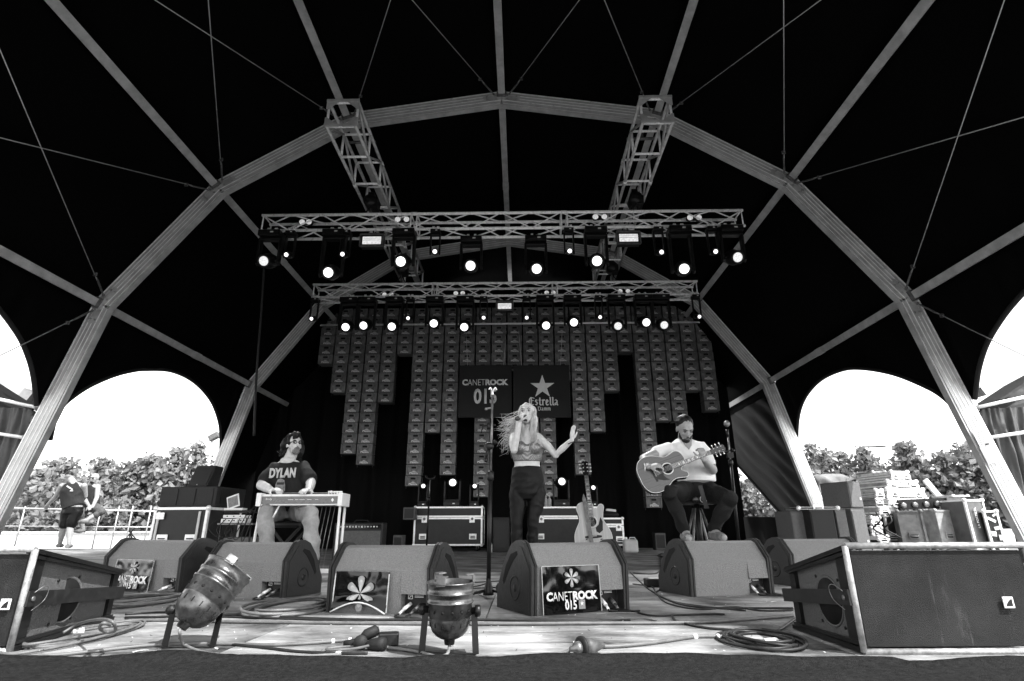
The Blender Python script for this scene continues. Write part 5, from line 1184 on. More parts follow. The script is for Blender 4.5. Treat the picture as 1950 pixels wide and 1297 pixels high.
# stool
sp = V((aY(1328, 960, YT+.05).x, YT+.08, 0)); sz = hp.z-.065; r = thing('stool', 'round black padded stool with chrome legs under the guitarist', 'stool', sp)
MB().lathe((0, 0, sz-.085), (0, 0, 1), [(0, .165), (.01, .178), (.07, .178), (.085, .16), (.09, .1)], 28).build('seat', mat('vinyl', .015, .3, 0, .2, 20, coat=.3), r, bevel=0)
MB().lathe((0, 0, .0), (0, 0, 1), [(.08, .03), (sz-.08, .03)], 14).build('column', blk_m, r)
for k in range(4):
    a = math.pi/4+k*math.pi/2; MB().tube((.04*math.cos(a), .04*math.sin(a), sz-.12), (.24*math.cos(a), .24*math.sin(a), .0), .012, 8).build('leg', steel, r)
MB().path([(.2*math.cos(t), .2*math.sin(t), .27) for t in [j*math.pi/10 for j in range(20)]], .011, 8, closed=True).build('foot_ring', alu_b, r)
em = MB(); em.path([(.02+.035*math.cos(t), -.181, sz-.04+.032*math.sin(t)) for t in [j*math.pi/8 for j in range(16)]], .0035, 5, closed=True); em.path([(.02+.014*math.cos(t), -.183, sz-.035+.014*math.sin(t)) for t in [j*math.pi/6 for j in range(12)]], .003, 5, closed=True); em.path([(.06, -.18, sz-.05), (.055, -.181, sz-.03), (.07, -.178, sz-.025)], .003, 5)
em.build('white_emblem', white, r)
# ------------------------------------------------ the pedal steel player
YP = 5.95; O = V((aY(548, 960, YP).x, YP, 0))
r = thing('person', 'bearded man with glasses in a dark printed T shirt, seated at the pedal steel guitar', 'person', O)
m = MB(); hc = aY(560, 848, YP-.05); fd = V((.95, -1, .2)); P, M_ = head(m, hc, fd, s=.95)
sh = aY(550, 886, YP); bu = aY(550, 910, YP-.02); wa = aY(552, 942, YP-.0); hp = aY(553, 970, YP+.05)
limb(m, [hc+V((-.02, .03, -.05)), sh+V((0, 0, .06)), sh], [.06, .064, .07])
loft(m, [(sh+V((0, 0, .05)), .09, .06), (sh+V((0, 0, .0)), .155, .08), (sh+V((0, 0, -.05)), .195, .12), (bu, .19, .13), (wa, .18, .145), (hp+V((0, 0, .05)), .19, .15), (hp+V((0, 0, -.05)), .19, .15)])
rs, re, rw = aY(519, 893, YP), aY(498, 924, YP-.14), aY(517, 934, YP-.42)
limb(m, [rs+V((.02, 0, 0)), rs.lerp(re, .5), re, re.lerp(rw, .5), rw], [.050, .054, .052, .046, .031]); hand(m, rw, V((.8, -.5, .05)), V((.1, .1, -1)), left=False, curl=.5, s=1.05)
ls, le, lw = aY(583, 891, YP), aY(592, 920, YP-.16), aY(589, 934, YP-.40)
limb(m, [ls+V((-.02, 0, 0)), ls.lerp(le, .5), le, le.lerp(lw, .5), lw], [.050, .052, .05, .044, .030]); hand(m, lw, V((-.1, -.95, -.05)), V((0, .1, -1)), left=True, curl=.35, s=1.05)
kl, fl = aY(506, 975, 5.45), aY(506, 1082, 5.3); kr, fr = aY(590, 977, 5.45), aY(597, 1066, 5.42)
for a, k_, f_ in ((-1, kl, fl), (1, kr, fr)):
    h_ = hp+V((a*.1, -.05, -.03)); limb(m, [h_, h_.lerp(k_, .5), k_, k_.lerp(f_, .4), f_], [.08, .064, .048, .046, .038])
    limb(m, [f_, f_+V((a*.04, -.11, -.04)), f_+V((a*.06, -.19, -.05))], [.04, .04, .03], 10)
finish(r, m, 'body', skin, .0068, 3, O=O)
face_bits(r, PO(P), M_, .95)
m = MB(); loft(m, [(sh+V((0, .0, .03)), .10, .075), (sh+V((0, 0, .01)), .16, .10), (sh+V((0, 0, -.05)), .208, .135), (bu, .205, .148), (wa, .195, .160), (hp+V((0, 0, .02)), .20, .165)])
limb(m, [rs+V((.03, 0, .0)), rs.lerp(re, .66)], [.070, .072]); limb(m, [ls+V((-.03, 0, .0)), ls.lerp(le, .72)], [.070, .072])
ts = finish(r, m, 'tshirt', tee, .008, 3, .008, 5.0, 5, O=O)
nk_ = MB().ell(sh+V((0, -.075, .035)), (.068, .040, .045)); finish(r, nk_, 'neckline_skin', skin, .008, 1, O=O)
text('DYLAN', 'shirt_lettering', mat('shirt_print', .45, .8), r, bu-O+V((.0, -.168, .035)), (1, 0, .02), (0, 0, 1), w=.27, h=.10, bold=.05, depth=.004)
pb_ = MB().prism([(-.05, -.09), (.06, -.09), (.055, -.03), (.04, .02), (.0, .04), (-.03, .025), (-.045, -.02)], (bu-O)+V((-.01, -.178, -.06)), (1, 0, 0), (0, 0, 1), (0, .004, 0)); pb_.build('shirt_picture', mat('shirt_picture_grey', .18, .8, 0, .5, 30), r)
MB().prism([(-.035, -.012), (.035, -.012), (.04, .012), (-.035, .012)], (bu-O)+V((-.005, -.181, -.072)), (1, 0, 0), (0, 0, 1), (0, .002, 0)).build('shirt_picture_band', blk, r)
m = MB(); loft(m, [(hp+V((0, 0, .03)), .2, .16), (hp+V((0, 0, -.09)), .18, .15)])
for a, k_, f_ in ((-1, kl, fl), (1, kr, fr)):
    h_ = hp+V((a*.1, -.05, -.02)); limb(m, [h_, h_.lerp(k_, .5), k_, k_.lerp(f_, .4), k_.lerp(f_, .92)], [.104, .090, .072, .070, .066])
finish(r, m, 'trousers', jeans_l, .008, 3, .011, 6, 21, O=O)
for a, f_ in ((-1, fl), (1, fr)):
    sh_ = rl(MB().path([f_+V((0, .05, -.03)), f_+V((a*.02, -.06, -.03)), f_+V((a*.05, -.15, -.045)), f_+V((a*.06, -.22, -.05))], [.042, .05, .044, .03], 12), O).build('shoe', mat('dark_canvas', .03, .7), r)
    rl(MB().path([f_+V((0, .07, -.07)), f_+V((a*.06, -.24, -.085))], [.042, .042], 8, flat=.3, ax=(1, 0, 0)), O).build('sole', shoe_w, sh_)
m = MB(); m.ell(P(0, -.034, .052), (.086, .092, .084), M_, 18, 12); m.ell(P(-.01, .01, .115), (.055, .045, .03), M_)
for a, l_ in ((-1, 1), (1, .45)): m.path([P(a*.075, -.04, .06), P(a*.096, -.05, .0), P(a*.098, -.06, -.06*l_), P(a*.085, -.07, -.10*l_)], [.03, .033, .03, .02], 10)
m.path([P(0, -.08, .02), P(0, -.10, -.05), P(-.02, -.10, -.10)], [.06, .065, .045], 10)
finish(r, m, 'hair', hair_d, .008, 2, .014, 14, 4, (1, 1, .5), O=O)
def rootsD(i, rd):
    a = rd.uniform(0, 6.28); p0 = P(.07*math.cos(a), -.03+.07*math.sin(a), .08); L_ = rd.uniform(.08, .2); s_ = math.cos(a)
    return [p0, P(.10*s_, -.06+.06*math.sin(a)*.6, .03), P(.115*s_+rd.uniform(-.02, .02), -.08, -.03-L_*.4), P(.12*s_+rd.uniform(-.05, .03), -.1+rd.uniform(-.03, .03), -.02-L_*(.8 if s_ < 0 else .35))]
strands(r, O, rootsD, 9, hair_d, 80, 'hair_strands', .004)
m = MB(); m.ell(P(0, .062, -.085), (.040, .034, .034), M_); m.path([P(-.058, .02, -.04), P(0, .07, -.10), P(.058, .02, -.04)], [.006, .016, .006], 8); m.path([P(-.028, .088, -.060), P(0, .106, -.040), P(.028, .088, -.060)], [.005, .008, .005], 6)
finish(r, m, 'beard', mat('grey_beard', .12, .7, 0, .5, 70), .006, 1, .003, 40, 3, O=O)
m = MB()
for a in (-1, 1):
    m.path([P(a*.031+.021*math.cos(t), .098, .008+.016*math.sin(t)) for t in [j*math.pi/6 for j in range(12)]], .003, 6, closed=True); m.path([P(a*.052, .096, .012), P(a*.082, .05, .012), P(a*.085, -.01, .008)], .003, 6)
m.path([P(-.010, .099, .01), P(.010, .099, .01)], .003, 6); rl(m, O).build('glasses', blk_g, r)
# his seat and instrument
r = thing('folding_stool', 'low black seat on crossed legs under the pedal steel player', 'stool', (O.x, O.y+.02, 0)); sz = hp.z-.12
MB().box((0, 0, sz-.03), (.40, .30, .06)).build('seat', blk, r, bevel=.02)
for a in (-1, 1):
    for y_ in (-.12, .12): MB().bar((a*.19, y_+a*.012, sz-.06), (-a*.2, y_+a*.012, 0), .028, .018, up=(0, 1, 0)).build('leg', blk_m, r)
ga, gb_ = aY(488, 962, 5.42), aY(652, 962, 5.42); W_ = (gb_-ga).length; gc = (ga+gb_)/2; zt = aY(560, 941, 5.42).z; zb_ = gc.z
r = thing('pedal_steel_guitar', 'white framed pedal steel guitar on thin metal legs with pedals near the floor', 'pedal steel guitar', (gc.x, gc.y, 0)); H_ = zt-zb_
MB().box((0, .12, (zt+zb_)/2), (W_-.06, .22, H_)).build('body', white, r)
MB().box((0, .005, (zt+zb_)/2-.004), (W_-.09, .008, H_-.032)).build('front_panel', mat('dark_lacquer', .06, .25, 0, .15, 5, coat=.4), r)
text('Brady', 'panel_lettering', prn2, r, (-W_*.36, .0, (zt+zb_)/2+.004), (1, 0, 0), (0, 0, 1), h=.024, bold=.01, depth=.001)
for i, (x, w_) in enumerate(((-.09, .05), (-.03, .03), (.02, .05), (.09, .04), (.16, .03))): MB().box((x, .0, (zt+zb_)/2), (w_, .002, .003)).build('panel_marking', prn2, r)
MB().prism([(-.014, 0), (0, -.018), (.014, 0), (0, .018)], (W_*.38, .0, (zt+zb_)/2-.004), (1, 0, 0), (0, 0, 1), (0, -.002, 0)).build('panel_emblem', prn2, r)
for a in (-1, 1): MB().box((a*(W_/2-.022), .10, (zt+zb_)/2), (.044, .25, H_+.02)).build('end_plate', white, r, bevel=.006)
MB().box((-.02, .11, zt+.006), (W_-.14, .10, .010)).build('neck', blk, r)
for k in range(10): MB().tube((-W_/2+.08, .075+.008*k, zt+.016), (W_/2-.1, .075+.008*k, zt+.016), .001, 4).build('string', alu_b, r)
for k in range(10): MB().tube((W_/2-.16+.014*k, .06+.02*(k % 2), zt), (W_/2-.16+.014*k, .055, zt+.02), .004, 6).ell((W_/2-.16+.014*k, .05, zt+.024), (.008, .006, .006), None, 8, 5).build('tuning_key', alu_b, r)
for (x, y_, dx) in ((-W_/2+.03, .03, -.03), (-W_/2+.04, .21, -.02), (W_/2-.03, .03, .0), (W_/2-.04, .21, .0)): MB().tube((x, y_, zb_), (x+dx, y_, 0), .013, 10).build('leg', white, r)
for x in (-W_*.40, -W_*.25, W_*.12): MB().tube((x, .04, zb_), (x-.02*(x < 0)-.01, .0, zb_-.11), .009, 8).build('knee_lever', alu_b, r)
for x in (W_*.22, W_*.27, W_*.32, W_*.37): MB().tube((x, .12, zb_), (x-.04, .05, .07), .004, 6).build('pedal_rod', steel, r)
MB().box((W_*.2, .02, .06), (W_*.62, .05, .035)).build('pedal_bar', white, r); 
for k in range(3): MB().box((W_*.05+.08*k, -.07, .045), (.05, .16, .012), Matrix.Rotation(.12, 3, 'X')).build('pedal', alu_b, r)
hc_ = MB().path(spline([aY(503, 508, 8.0), aY(497, 600, 8.0), aY(490, 690, 8.05), aY(487, 745, 8.1), aY(484, 830, 8.1)], 6), .018, 7)
tag(hc_.build('hanging_cable', rub), 'dark cable bundle hanging from the left end of the front truss', 'cable')
# ================================================================== STAGE LEFT EQUIPMENT
spk = mat('speaker_box_paint', .035, .6, 0, .25, 30, .3, 120)
def boxpx(x0, x1, yb, yt, Y, d): a = aY(x0, yb, Y); b = aY(x1, yb, Y); return V(((a.x+b.x)/2, Y, a.z)), b.x-a.x, aY(x0, yt, Y).z-a.z
a = aY(297, 966, 7.2); b = aY(408, 966, 7.2); w_ = b.x-a.x; zc_ = a.z
rk = flightcase('rack_case', 'black rack case with silver edges under the amplifier rack at left', ((a.x+b.x)/2, 7.55, 0), -.12, w_, .7, zc_, lid=0, wheels=True, handles=2, cat='rack case', hl=.2)
for x in (-w_*.40, w_*.36): MB().box((x, -.357, zc_*.55), (.03, .012, zc_*.75)).build('hinge_rail', alu, rk)
for z in (.38, .85): MB().box((-w_*.36, -.364, zc_*z), (.11, .012, .08)).build('butterfly_latch', alu_b, rk)
r = thing('amplifier_rack', 'wide black three panel cabinet standing on the rack case at left', 'cabinet', ((a.x+b.x)/2+.02, 7.55, zc_+.004), -.12); h_ = aY(300, 927, 7.2).z-zc_
MB().box((0, 0, h_/2), (w_*1.06, .62, h_)).build('cabinet', spk, r, bevel=.012)
for k in range(3): MB().box((-w_*.33+w_*.33*k, -.313, h_/2), (w_*.28, .008, h_*.78)).build('speaker_panel', mat('louvre', .018, .5, 0, .3, 40, .3, 90), r)
MB().box((w_*.535, 0, h_*.5), (.008, .45, h_*.7)).build('side_panel', blk, r)
r = thing('speaker', 'small tilted black loudspeaker on top of the wide cabinet at left', 'loudspeaker', (aY(372, 926, 7.3).x, 7.5, zc_+h_+.008), -.15); hs = aY(350, 884, 7.3).z-aY(350, 926, 7.3).z
MB().hexa([(-.15, -.13, 0), (.14, -.13, 0), (.10, .14, 0), (-.10, .14, 0), (-.12, -.05, hs), (.17, -.05, hs), (.12, .18, hs), (-.08, .18, hs)]).build('cabinet', spk, r, bevel=.01)
MB().hexa([(-.135, -.134, .02), (.125, -.134, .02), (.125, -.12, .02), (-.135, -.12, .02), (-.108, -.062, hs-.02), (.152, -.062, hs-.02), (.152, -.048, hs-.02), (-.108, -.048, hs-.02)]).build('grille', blk, r); MB().box((.0, -.136, .03), (.012, .004, .012)).build('badge', lens_off, r)
# electronics table behind the steel guitar
p = aY(448, 1003, 6.9); r = thing('equipment_table', 'small black shelf table carrying mixers and effect boxes behind the steel guitar', 'table', (p.x, 7.0, 0)); zt = aY(448, 972, 6.8).z; zm = aY(448, 996, 6.8).z
MB().box((.03, 0, zt-.01), (.36, .32, .02)).build('table_top', blk_m, r); MB().box((.03, 0, zm-.01), (.42, .36, .02)).build('shelf', steel, r)
for x in (-.15, .21):
    for y_ in (-.14, .14): MB().tube((x, y_, 0), (x, y_, zt-.02), .01, 8).build('leg', blk_m, r)
r = thing('tablet', 'pale tilted tablet screen on the equipment table', 'tablet', (aY(433, 965, 6.7).x, 6.85, zt+.004)); MB().box((.03, .0, .012), (.22, .12, .022)).build('stand_base', white, r); MB().box((-.03, .03, .10), (.15, .012, .16), Euler((-.2, -.35, 0)).to_matrix()).build('frame', white, r, bevel=.006); MB().box((-.03, .0235, .10), (.12, .003, .12), Euler((-.2, -.35, 0)).to_matrix()).build('screen', mat('grey_screen', .2, .2, 0, .3, 20), r)
for i, (dx, w2, h2, z) in enumerate(((-.03, .20, .045, zm), (.10, .12, .05, zm), (.0, .26, .035, zm+.055))):
    r = thing('effect_unit', ['white effect box lowest at left on the shelf', 'white effect box at right on the shelf with a dark knob', 'white flat mixer lying on the other effect boxes'][i], 'effect box', (p.x+dx, 6.87+.02*i, z+.002)); MB().box((0, 0, h2/2), (w2, .16, h2)).build('unit_body', white, r, bevel=.004)
    for k in range(3): MB().lathe((-w2*.3+w2*.3*k, -.081, h2*.55), (0, -1, 0), [(0, .008), (.008, .007)], 8).build('knob', blk, r)
for i in range(5):
    random.seed(40+i); P_ = [V((p.x-.15+.08*i, 6.8, zm+.05)), V((p.x-.2+.1*i, 6.68, zm-.05-.03*i)), V((p.x-.05+.07*i, 6.7, zm-.16)), V((p.x+.05+.05*i, 6.85, zm+.02+.05*i)), V((p.x+.2, 6.9, zt+.04))]
    tag(MB().path(spline(P_, 6), .005, 6).build('cable', ccol), ['looping black cable hanging at the left of the effect shelf', 'second black cable looping under the effect boxes', 'black cable hanging below the middle of the effect shelf', 'black cable looping at the right of the effect shelf', 'black cable running from the shelf to the steel guitar'][i], 'cable')
r = thing('small_amplifier', 'small grey amplifier under the equipment table', 'amplifier', (aY(455, 1020, 6.9).x, 7.0, 0)); MB().box((0, 0, .17), (.34, .26, .34)).build('cabinet', cgrey, r, bevel=.015); MB().box((0, -.133, .15), (.28, .006, .24)).build('grille', blk, r); MB().ell((-.19, -.05, .25), (.03, .03, .05)).build('can', white, r)
# guitar amplifier
p0, p1 = aY(634, 1030, 8.0), aY(727, 1030, 8.0); w_ = p1.x-p0.x; zt = aY(680, 995, 8.0).z
r = thing('guitar_amplifier', 'wide grey guitar amplifier with a knob panel behind the flower poster monitor', 'amplifier', ((p0.x+p1.x)/2, 8.14, 0)); MB().box((0, 0, zt/2), (w_, .27, zt)).build('cabinet', blk, r, bevel=.015)
MB().box((0, -.137, zt*.42), (w_-.05, .008, zt*.74)).build('grille_cloth', mat('amp_cloth', .10, .8, 0, .25, 60, .4, 200), r); MB().box((0, -.139, zt*.895), (w_-.05, .012, zt*.10)).build('control_panel', blk_g, r)
for k in range(14): MB().lathe((-w_*.42+w_*.062*k, -.146, zt*.89), (0, -1, 0), [(0, .013), (.012, .011), (.016, .005)], 8).build('knob', lens_off if k % 2 else alu_b, r)
MB().path([(-.1, 0, zt), (-.08, 0, zt+.03), (.08, 0, zt+.03), (.1, 0, zt)], .01, 6).build('handle', rub, r)
# ================================================================== DARK THINGS AT THE BACK
def simplebox(name, lab, cat, x0, x1, yb, yt, Y, d, mt, ground=True, knobs=0):
    c, w, h = boxpx(x0, x1, yb, yt, Y, d); z = 0 if ground else c.z; hh = c.z+h-z
    r = thing(name, lab, cat, (c.x, Y+d/2, z)); MB().box((0, 0, hh/2), (w, d, hh)).build('body', mt, r, bevel=.012); MB().box((0, -d/2-.002, hh*.5), (w*.8, .006, hh*.75)).build('front_panel', blk, r); return r
dk = mat('dim_plastic', .06, .6, 0, .3, 12)
simplebox('dimmer_box', 'grey electrical box with pale triangles left of the left flight case', 'box', 767, 789, 990, 966, 11.6, .3, dk, False)
simplebox('floor_box', 'small box on the floor between the guitar amplifier and the left flight case', 'box', 748, 766, 1034, 1019, 11.0, .3, dk)
simplebox('power_box', 'dark square box low at the curtain right of the plastic jug', 'box', 1249, 1269, 1040, 1015, 12.5, .3, dk)
simplebox('bass_cabinet', 'dark cabinet in the shadow behind the singer legs', 'cabinet', 938, 970, 1036, 985, 11.5, .5, spk)
c = aY(1201, 1046, 11.2); r = thing('jug', 'pale plastic jug on the floor right of the standing guitar', 'jug', (c.x, 11.2, 0)); zt = aY(1201, 1027, 11.2).z; jm = mat('jug_plastic', .55, .35, 0, .1, 9, transl=.2)
MB().box((0, 0, zt/2), (.27, .2, zt)).build('jug_body', jm, r, bevel=.04); MB().lathe((-.08, 0, zt), (0, 0, 1), [(-.01, .03), (.03, .03), (.04, .02)], 12).build('cap', white, r); MB().path([(-.02, 0, zt-.01), (.0, 0, zt+.03), (.09, 0, zt+.03), (.11, 0, zt-.01)], .012, 6).build('handle', jm, r)
for i, (x_, y_, lb) in enumerate(((1040, 968, 'small clear bottle left on the flight case behind the singer'), (1047, 967, 'second clear bottle beside the large moving head on the case'), (934, 1040, 'clear bottle standing on the floor by the left flight case'))):
    Yb = 12.2 if i < 2 else 11.4; zb = cz2+.002 if i < 2 else 0; q_ = aY(x_, y_, Yb); r = thing('bottle', lb, 'bottle', (q_.x, Yb, zb)); MB().lathe((0, 0, 0), (0, 0, 1), [(0, .03), (.01, .036), (.15, .036), (.19, .014), (.21, .013)], 14).build('bottle_body', mat('clear_plastic', .5, .1, 0, .3, 30, transl=.4), r); MB().lathe((0, 0, .208), (0, 0, 1), [(0, .015), (.02, .015)], 10).build('cap', white, r)
r = thing('cable_bag', 'black bag with a pale lid lying on the lower flight case', 'bag', (aY(1162, 985, 12.).x, 12.1, cz3+.002)); MB().ell((0, 0, .06), (.2, .16, .08)).build('bag', rub, r); MB().box((.03, -.05, .15), (.2, .12, .05), Matrix.Rotation(.1, 3, 'Y')).build('lid', lens_off, r, bevel=.01)
# ================================================================== OUTSIDE: TREES
leafm = mat('leaf', .2, .55, 0, .35, 3, rand=.25, transl=.3); bark = mat('bark', .10, .9, 0, .5, 9, .6, 30, stretch=(1, 1, .2))
def tree(label, x, y, h, sp, seed, n_sh, leafs, ls, z0=-1.35):
    random.seed(seed); r = thing('tree', label, 'tree', (x, y, z0), group='leafy trees behind the stage')
    tm = MB(); tm.path(spline([V((0, 0, -.1)), V((.1, 0, h*.15)), V((.02, .1, h*.34)), V((.0, .1, h*.5))], 4), [.17-.1*i/12 for i in range(13)], 8)
    lv = MB(); shoots = []
    for k in range(n_sh):
        a = random.uniform(0, 6.28); rr = sp*math.sqrt(random.random()); x0, y0 = rr*math.cos(a), rr*math.sin(a)*.8
        base = V((x0*.35, y0*.35, h*random.uniform(.3, .45))); hh = h*(1-.30*(rr/sp)**2)*random.uniform(.62, 1.0)
        tip = V((x0, y0, hh)); mid = base.lerp(tip, .5)+V((x0*.25, y0*.25, -.1)); shoots.append((base, mid, tip)); tm.path(spline([V((0, .05, h*.33)), base, mid, tip], 3), [.07-.006*i for i in range(10)], 5)
        nl = int(leafs*2.1)//n_sh
        for i in range(nl):
            t_ = random.random()**.8; p = base*(1-t_)**2+mid*2*t_*(1-t_)+tip*t_*t_; w_ = (.55*(1-t_)+.13)*min(1, sp*.6)
            p = p+V((random.gauss(0, w_), random.gauss(0, w_), random.gauss(0, w_*.6)))
            s_ = ls*random.uniform(.55, 1.2); n = V((random.gauss(0, .6), random.gauss(0, .6)-.3, random.gauss(.5, .5))).normalized(); u = n.cross(V((random.gauss(0, 1), random.gauss(0, 1), random.gauss(0, 1)))).normalized(); v = n.cross(u)
            lv.add([p-u*s_*.5, p-v*s_*.42+n*s_*.06, p+u*s_*.6-n*s_*.15, p+v*s_*.42+n*s_*.06], [(0, 1, 2), (0, 2, 3)], False)
    # hanging skirt of leaves at the crown's lower edge
    for i in range(leafs//4):
        a = random.uniform(0, 6.28); rr = sp*random.uniform(.4, 1.05); p = V((rr*math.cos(a), rr*math.sin(a)*.8, h*random.uniform(.22, .5))); s_ = ls*random.uniform(.6, 1.2)
        n = V((random.gauss(0, .6), random.gauss(0, .6)-.3, random.gauss(.5, .5))).normalized(); u = n.cross(V((random.gauss(0, 1), random.gauss(0, 1), random.gauss(0, 1)))).normalized(); v = n.cross(u)
        lv.add([p-u*s_*.5, p-v*s_*.42, p+u*s_*.6, p+v*s_*.42], [(0, 1, 2), (0, 2, 3)], False)
    tm.build('trunk', bark, r); lv.build('crown', leafm, r, fix=False); return r
def treepx(label, px, ytop, Y, sp, seed, n_sh=12, leafs=2600, ls=.26):
    p = aY(px, ytop-26, Y); return tree(label, p.x, Y, (p.z+1.35), sp, seed, n_sh, leafs, ls)
treepx('low tree seen beside the left front leg of the tent', 60, 905, 24, 2.3, 1, 12, 3200)
treepx('tree behind the two men, left of the tall one', 120, 905, 27, 2.4, 2)
treepx('tallest leafy tree in the left opening', 232, 838, 23, 2.6, 3, 16, 4600)
treepx('leafy tree between the tallest one and the floodlight mast at left', 330, 845, 24, 2.6, 4, 16, 4200)
treepx('tree behind the tilted loudspeaker, touching the rear tent leg', 405, 852, 23, 2.0, 5, 13, 3200)
treepx('small leafy tree filling the gap low in the left opening', 172, 905, 21, 2.2, 6, 12, 2800)
treepx('leafy tree just right of the sunlit rear tent leg', 1570, 852, 26, 2.2, 7, 13, 3400)
treepx('leafy tree with upright shoots right of the lamp post', 1690, 842, 24, 2.4, 8, 14, 4200)
treepx('leafy tree with tall shoots in the middle of the right opening', 1790, 832, 23, 2.6, 9, 16, 4600)
treepx('leafy tree behind the right front leg of the tent', 1875, 850, 22, 2.4, 10, 13, 4000)
treepx('pale tree seen in the narrow gap beside the guitarist', 1395, 890, 30, 2.2, 11, 14, 3400)
treepx('low bushy tree behind the stacked cases', 1640, 915, 21, 1.8, 12, 10, 2400)
for i, (x_, w_) in enumerate(((-17, 5), (15.5, 5.5))):   # distant hedges
    random.seed(60+i); lv = MB()
    for k in range(6500):
        p = V((random.uniform(-w_*2.2, w_*2.2), random.gauss(0, .9), random.random()**.8*2.7)); s_ = .3*random.uniform(.6, 1.2); n = V((random.gauss(0, .6), random.gauss(0, .6)-.3, random.gauss(.5, .5))).normalized(); u = n.cross(V((random.gauss(0, 1), random.gauss(0, 1), random.gauss(0, 1)))).normalized(); v = n.cross(u)
        lv.add([p-u*s_*.5, p-v*s_*.42, p+u*s_*.6, p+v*s_*.42], [(0, 1, 2), (0, 2, 3)], False)
    tag(lv.build('hedge', leafm, None, (x_, 31, -1.35), fix=False), ['distant hedge low behind the trees at left', 'distant hedge low behind the trees at right'][i], 'hedge', kind='stuff')
# lamp post and floodlight mast
def P3(a, b, Y): return aY(a, b, Y)
b0 = P3(1645, 945, 32); r = thing('street_lamp', 'thin curved street lamp rising behind the stacked cases', 'street lamp', (b0.x, 32, -1.35)); O2 = V((b0.x, 32, -1.35)); q1, q2, q3 = P3(1640, 905, 32)-O2, P3(1634, 864, 32)-O2, P3(1668, 850, 32)-O2
MB().path(spline([V((0, 0, 0)), q1, q2, q2+V((.3, 0, .35)), q3], 5), .055, 8).build('pole', cgrey, r); MB().ell(q3+V((.25, 0, 0)), (.35, .12, .07)).build('lamp_head', cgrey, r)
b0 = P3(398, 930, 20); r = thing('floodlight_mast', 'thin mast with a square floodlight at the right edge of the left opening', 'mast', (b0.x, 20, -1.35)); O2 = V((b0.x, 20, -1.35)); q1 = P3(404, 838, 20)-O2
MB().tube((0, 0, 0), q1, .04, 8).build('pole', alu, r); MB().box(q1+V((.05, 0, .12)), (.36, .2, .22), Matrix.Rotation(-.5, 3, 'Y')).build('floodlight', steel, r, bevel=.02); MB().path([q1+V((-.12, 0, .0)), q1+V((0, 0, -.03)), q1+V((.16, 0, .1))], .015, 6).build('bracket', steel, r)
# ================================================================== LEFT WING: RAIL, WALL, PEOPLE
tag(MB().box((0, 0, .85), (26, .25, 1.70)).box((0, 0, 1.73), (26, .34, .05)).build('wall', white, None, (-20.4, 17.0, -1.35)), 'long low white wall behind the left side of the stage', 'wall')
tag(MB().box((0, 0, .85), (22, .25, 1.70)).box((0, 0, 1.73), (22, .34, .05)).build('wall', white, None, (15.2, 19.0, -1.35)), 'long low white wall seen through the gap beside the guitarist', 'wall')
r = thing('railing', 'pale tubular railing along the back of the left wing', 'railing', (-12.5, 14.1, 0)); 
za = aY(30, 964, 14.1).z; p_ = aY(30, 964, 14.1); q_ = aY(300, 974, 14.1)
MB().tube((p_.x+12.5-2, 0, za), (q_.x+12.5, 0, q_.z), .022, 8).build('top_rail', alu, r); MB().tube((p_.x+12.5-2, 0, .55), (q_.x+12.5, 0, .5), .014, 8).build('mid_rail', alu_k, r)
for x_ in (44, 190, 224, 250, 285, 300): pp_ = aY(x_, 980, 14.1); MB().tube((pp_.x+12.5, 0, 0), (pp_.x+12.5, 0, za), .016, 8).build('post', alu_k, r)
r = thing('music_stand', 'thin black stands and folded metal rods near the railing', 'stand', aZ(250, 1043)); O2 = V(r.location)
MB().tube((0, 0, 0), aY(250, 962, O2.y)-O2, .02, 6).build('pole', blk_m, r)
for k in range(4): MB().tube(aY(225+k*16, 1042, O2.y-.1)-O2, aY(262-k*9, 1000, O2.y-.1)-O2, .014, 6).build('rod', blk_m, r)
MB().tube(aY(215, 1003, O2.y-.1)-O2, aY(300, 1003, O2.y-.1)-O2, .012, 6).build('cross_rod', blk_m, r)
# man with cap, seen from behind
YA = 13.3; O = aZ(125, 1050); O = V((aY(125, 1045, YA).x, YA, 0)); r = thing('person', 'man in sleeveless shirt, shorts and cap seen from behind, leaning on the railing', 'person', O)
m = MB(); hc = aY(131, 908, YA); P, M_ = head(m, hc, V((-.6, 1, -.1)), s=1.08); sh = aY(139, 924, YA); wa = aY(137, 950, YA); hp = aY(139, 968, YA)
limb(m, [hc, sh+V((0, 0, .05))], [.06, .075]); loft(m, [(sh+V((0, 0, .07)), .1, .07), (sh+V((0, 0, .03)), .23, .1), (sh+V((0, 0, -.12)), .24, .14), (wa, .2, .14), (hp, .2, .15), (hp+V((0, 0, -.12)), .16, .13)])
rs, re, rw = aY(119, 925, YA), aY(107, 945, YA+.25), aY(90, 962, YA+.5); limb(m, [rs, re, rw], [.065, .055, .035]); hand(m, rw, V((-.6, .6, -.3)), V((0, 0, -1)), curl=.6, s=1.1)
ls, le, lw = aY(160, 925, YA), aY(162, 945, YA+.15), aY(152, 960, YA+.35); limb(m, [ls, le, lw], [.065, .055, .035]); hand(m, lw, V((-.3, .8, -.2)), V((0, 0, -1)), left=True, curl=.6, s=1.1)
kl, fl = aY(121, 1003, YA+.05), aY(114, 1036, YA+.35); kr, fr = aY(134, 1003, YA), aY(131, 1037, YA)
for a, k_, f_ in ((-1, kl, fl), (1, kr, fr)):
    limb(m, [hp+V((a*.1, 0, -.08)), k_, k_.lerp(f_, .35), f_], [.11, .068, .07, .042]); limb(m, [f_, f_+V((-.05, .12, -.05))], [.04, .035])
m.v = [(p[0], p[1], max(p[2], .005)) for p in m.v]; finish(r, m, 'body', skin_d, .012, 2, O=O)
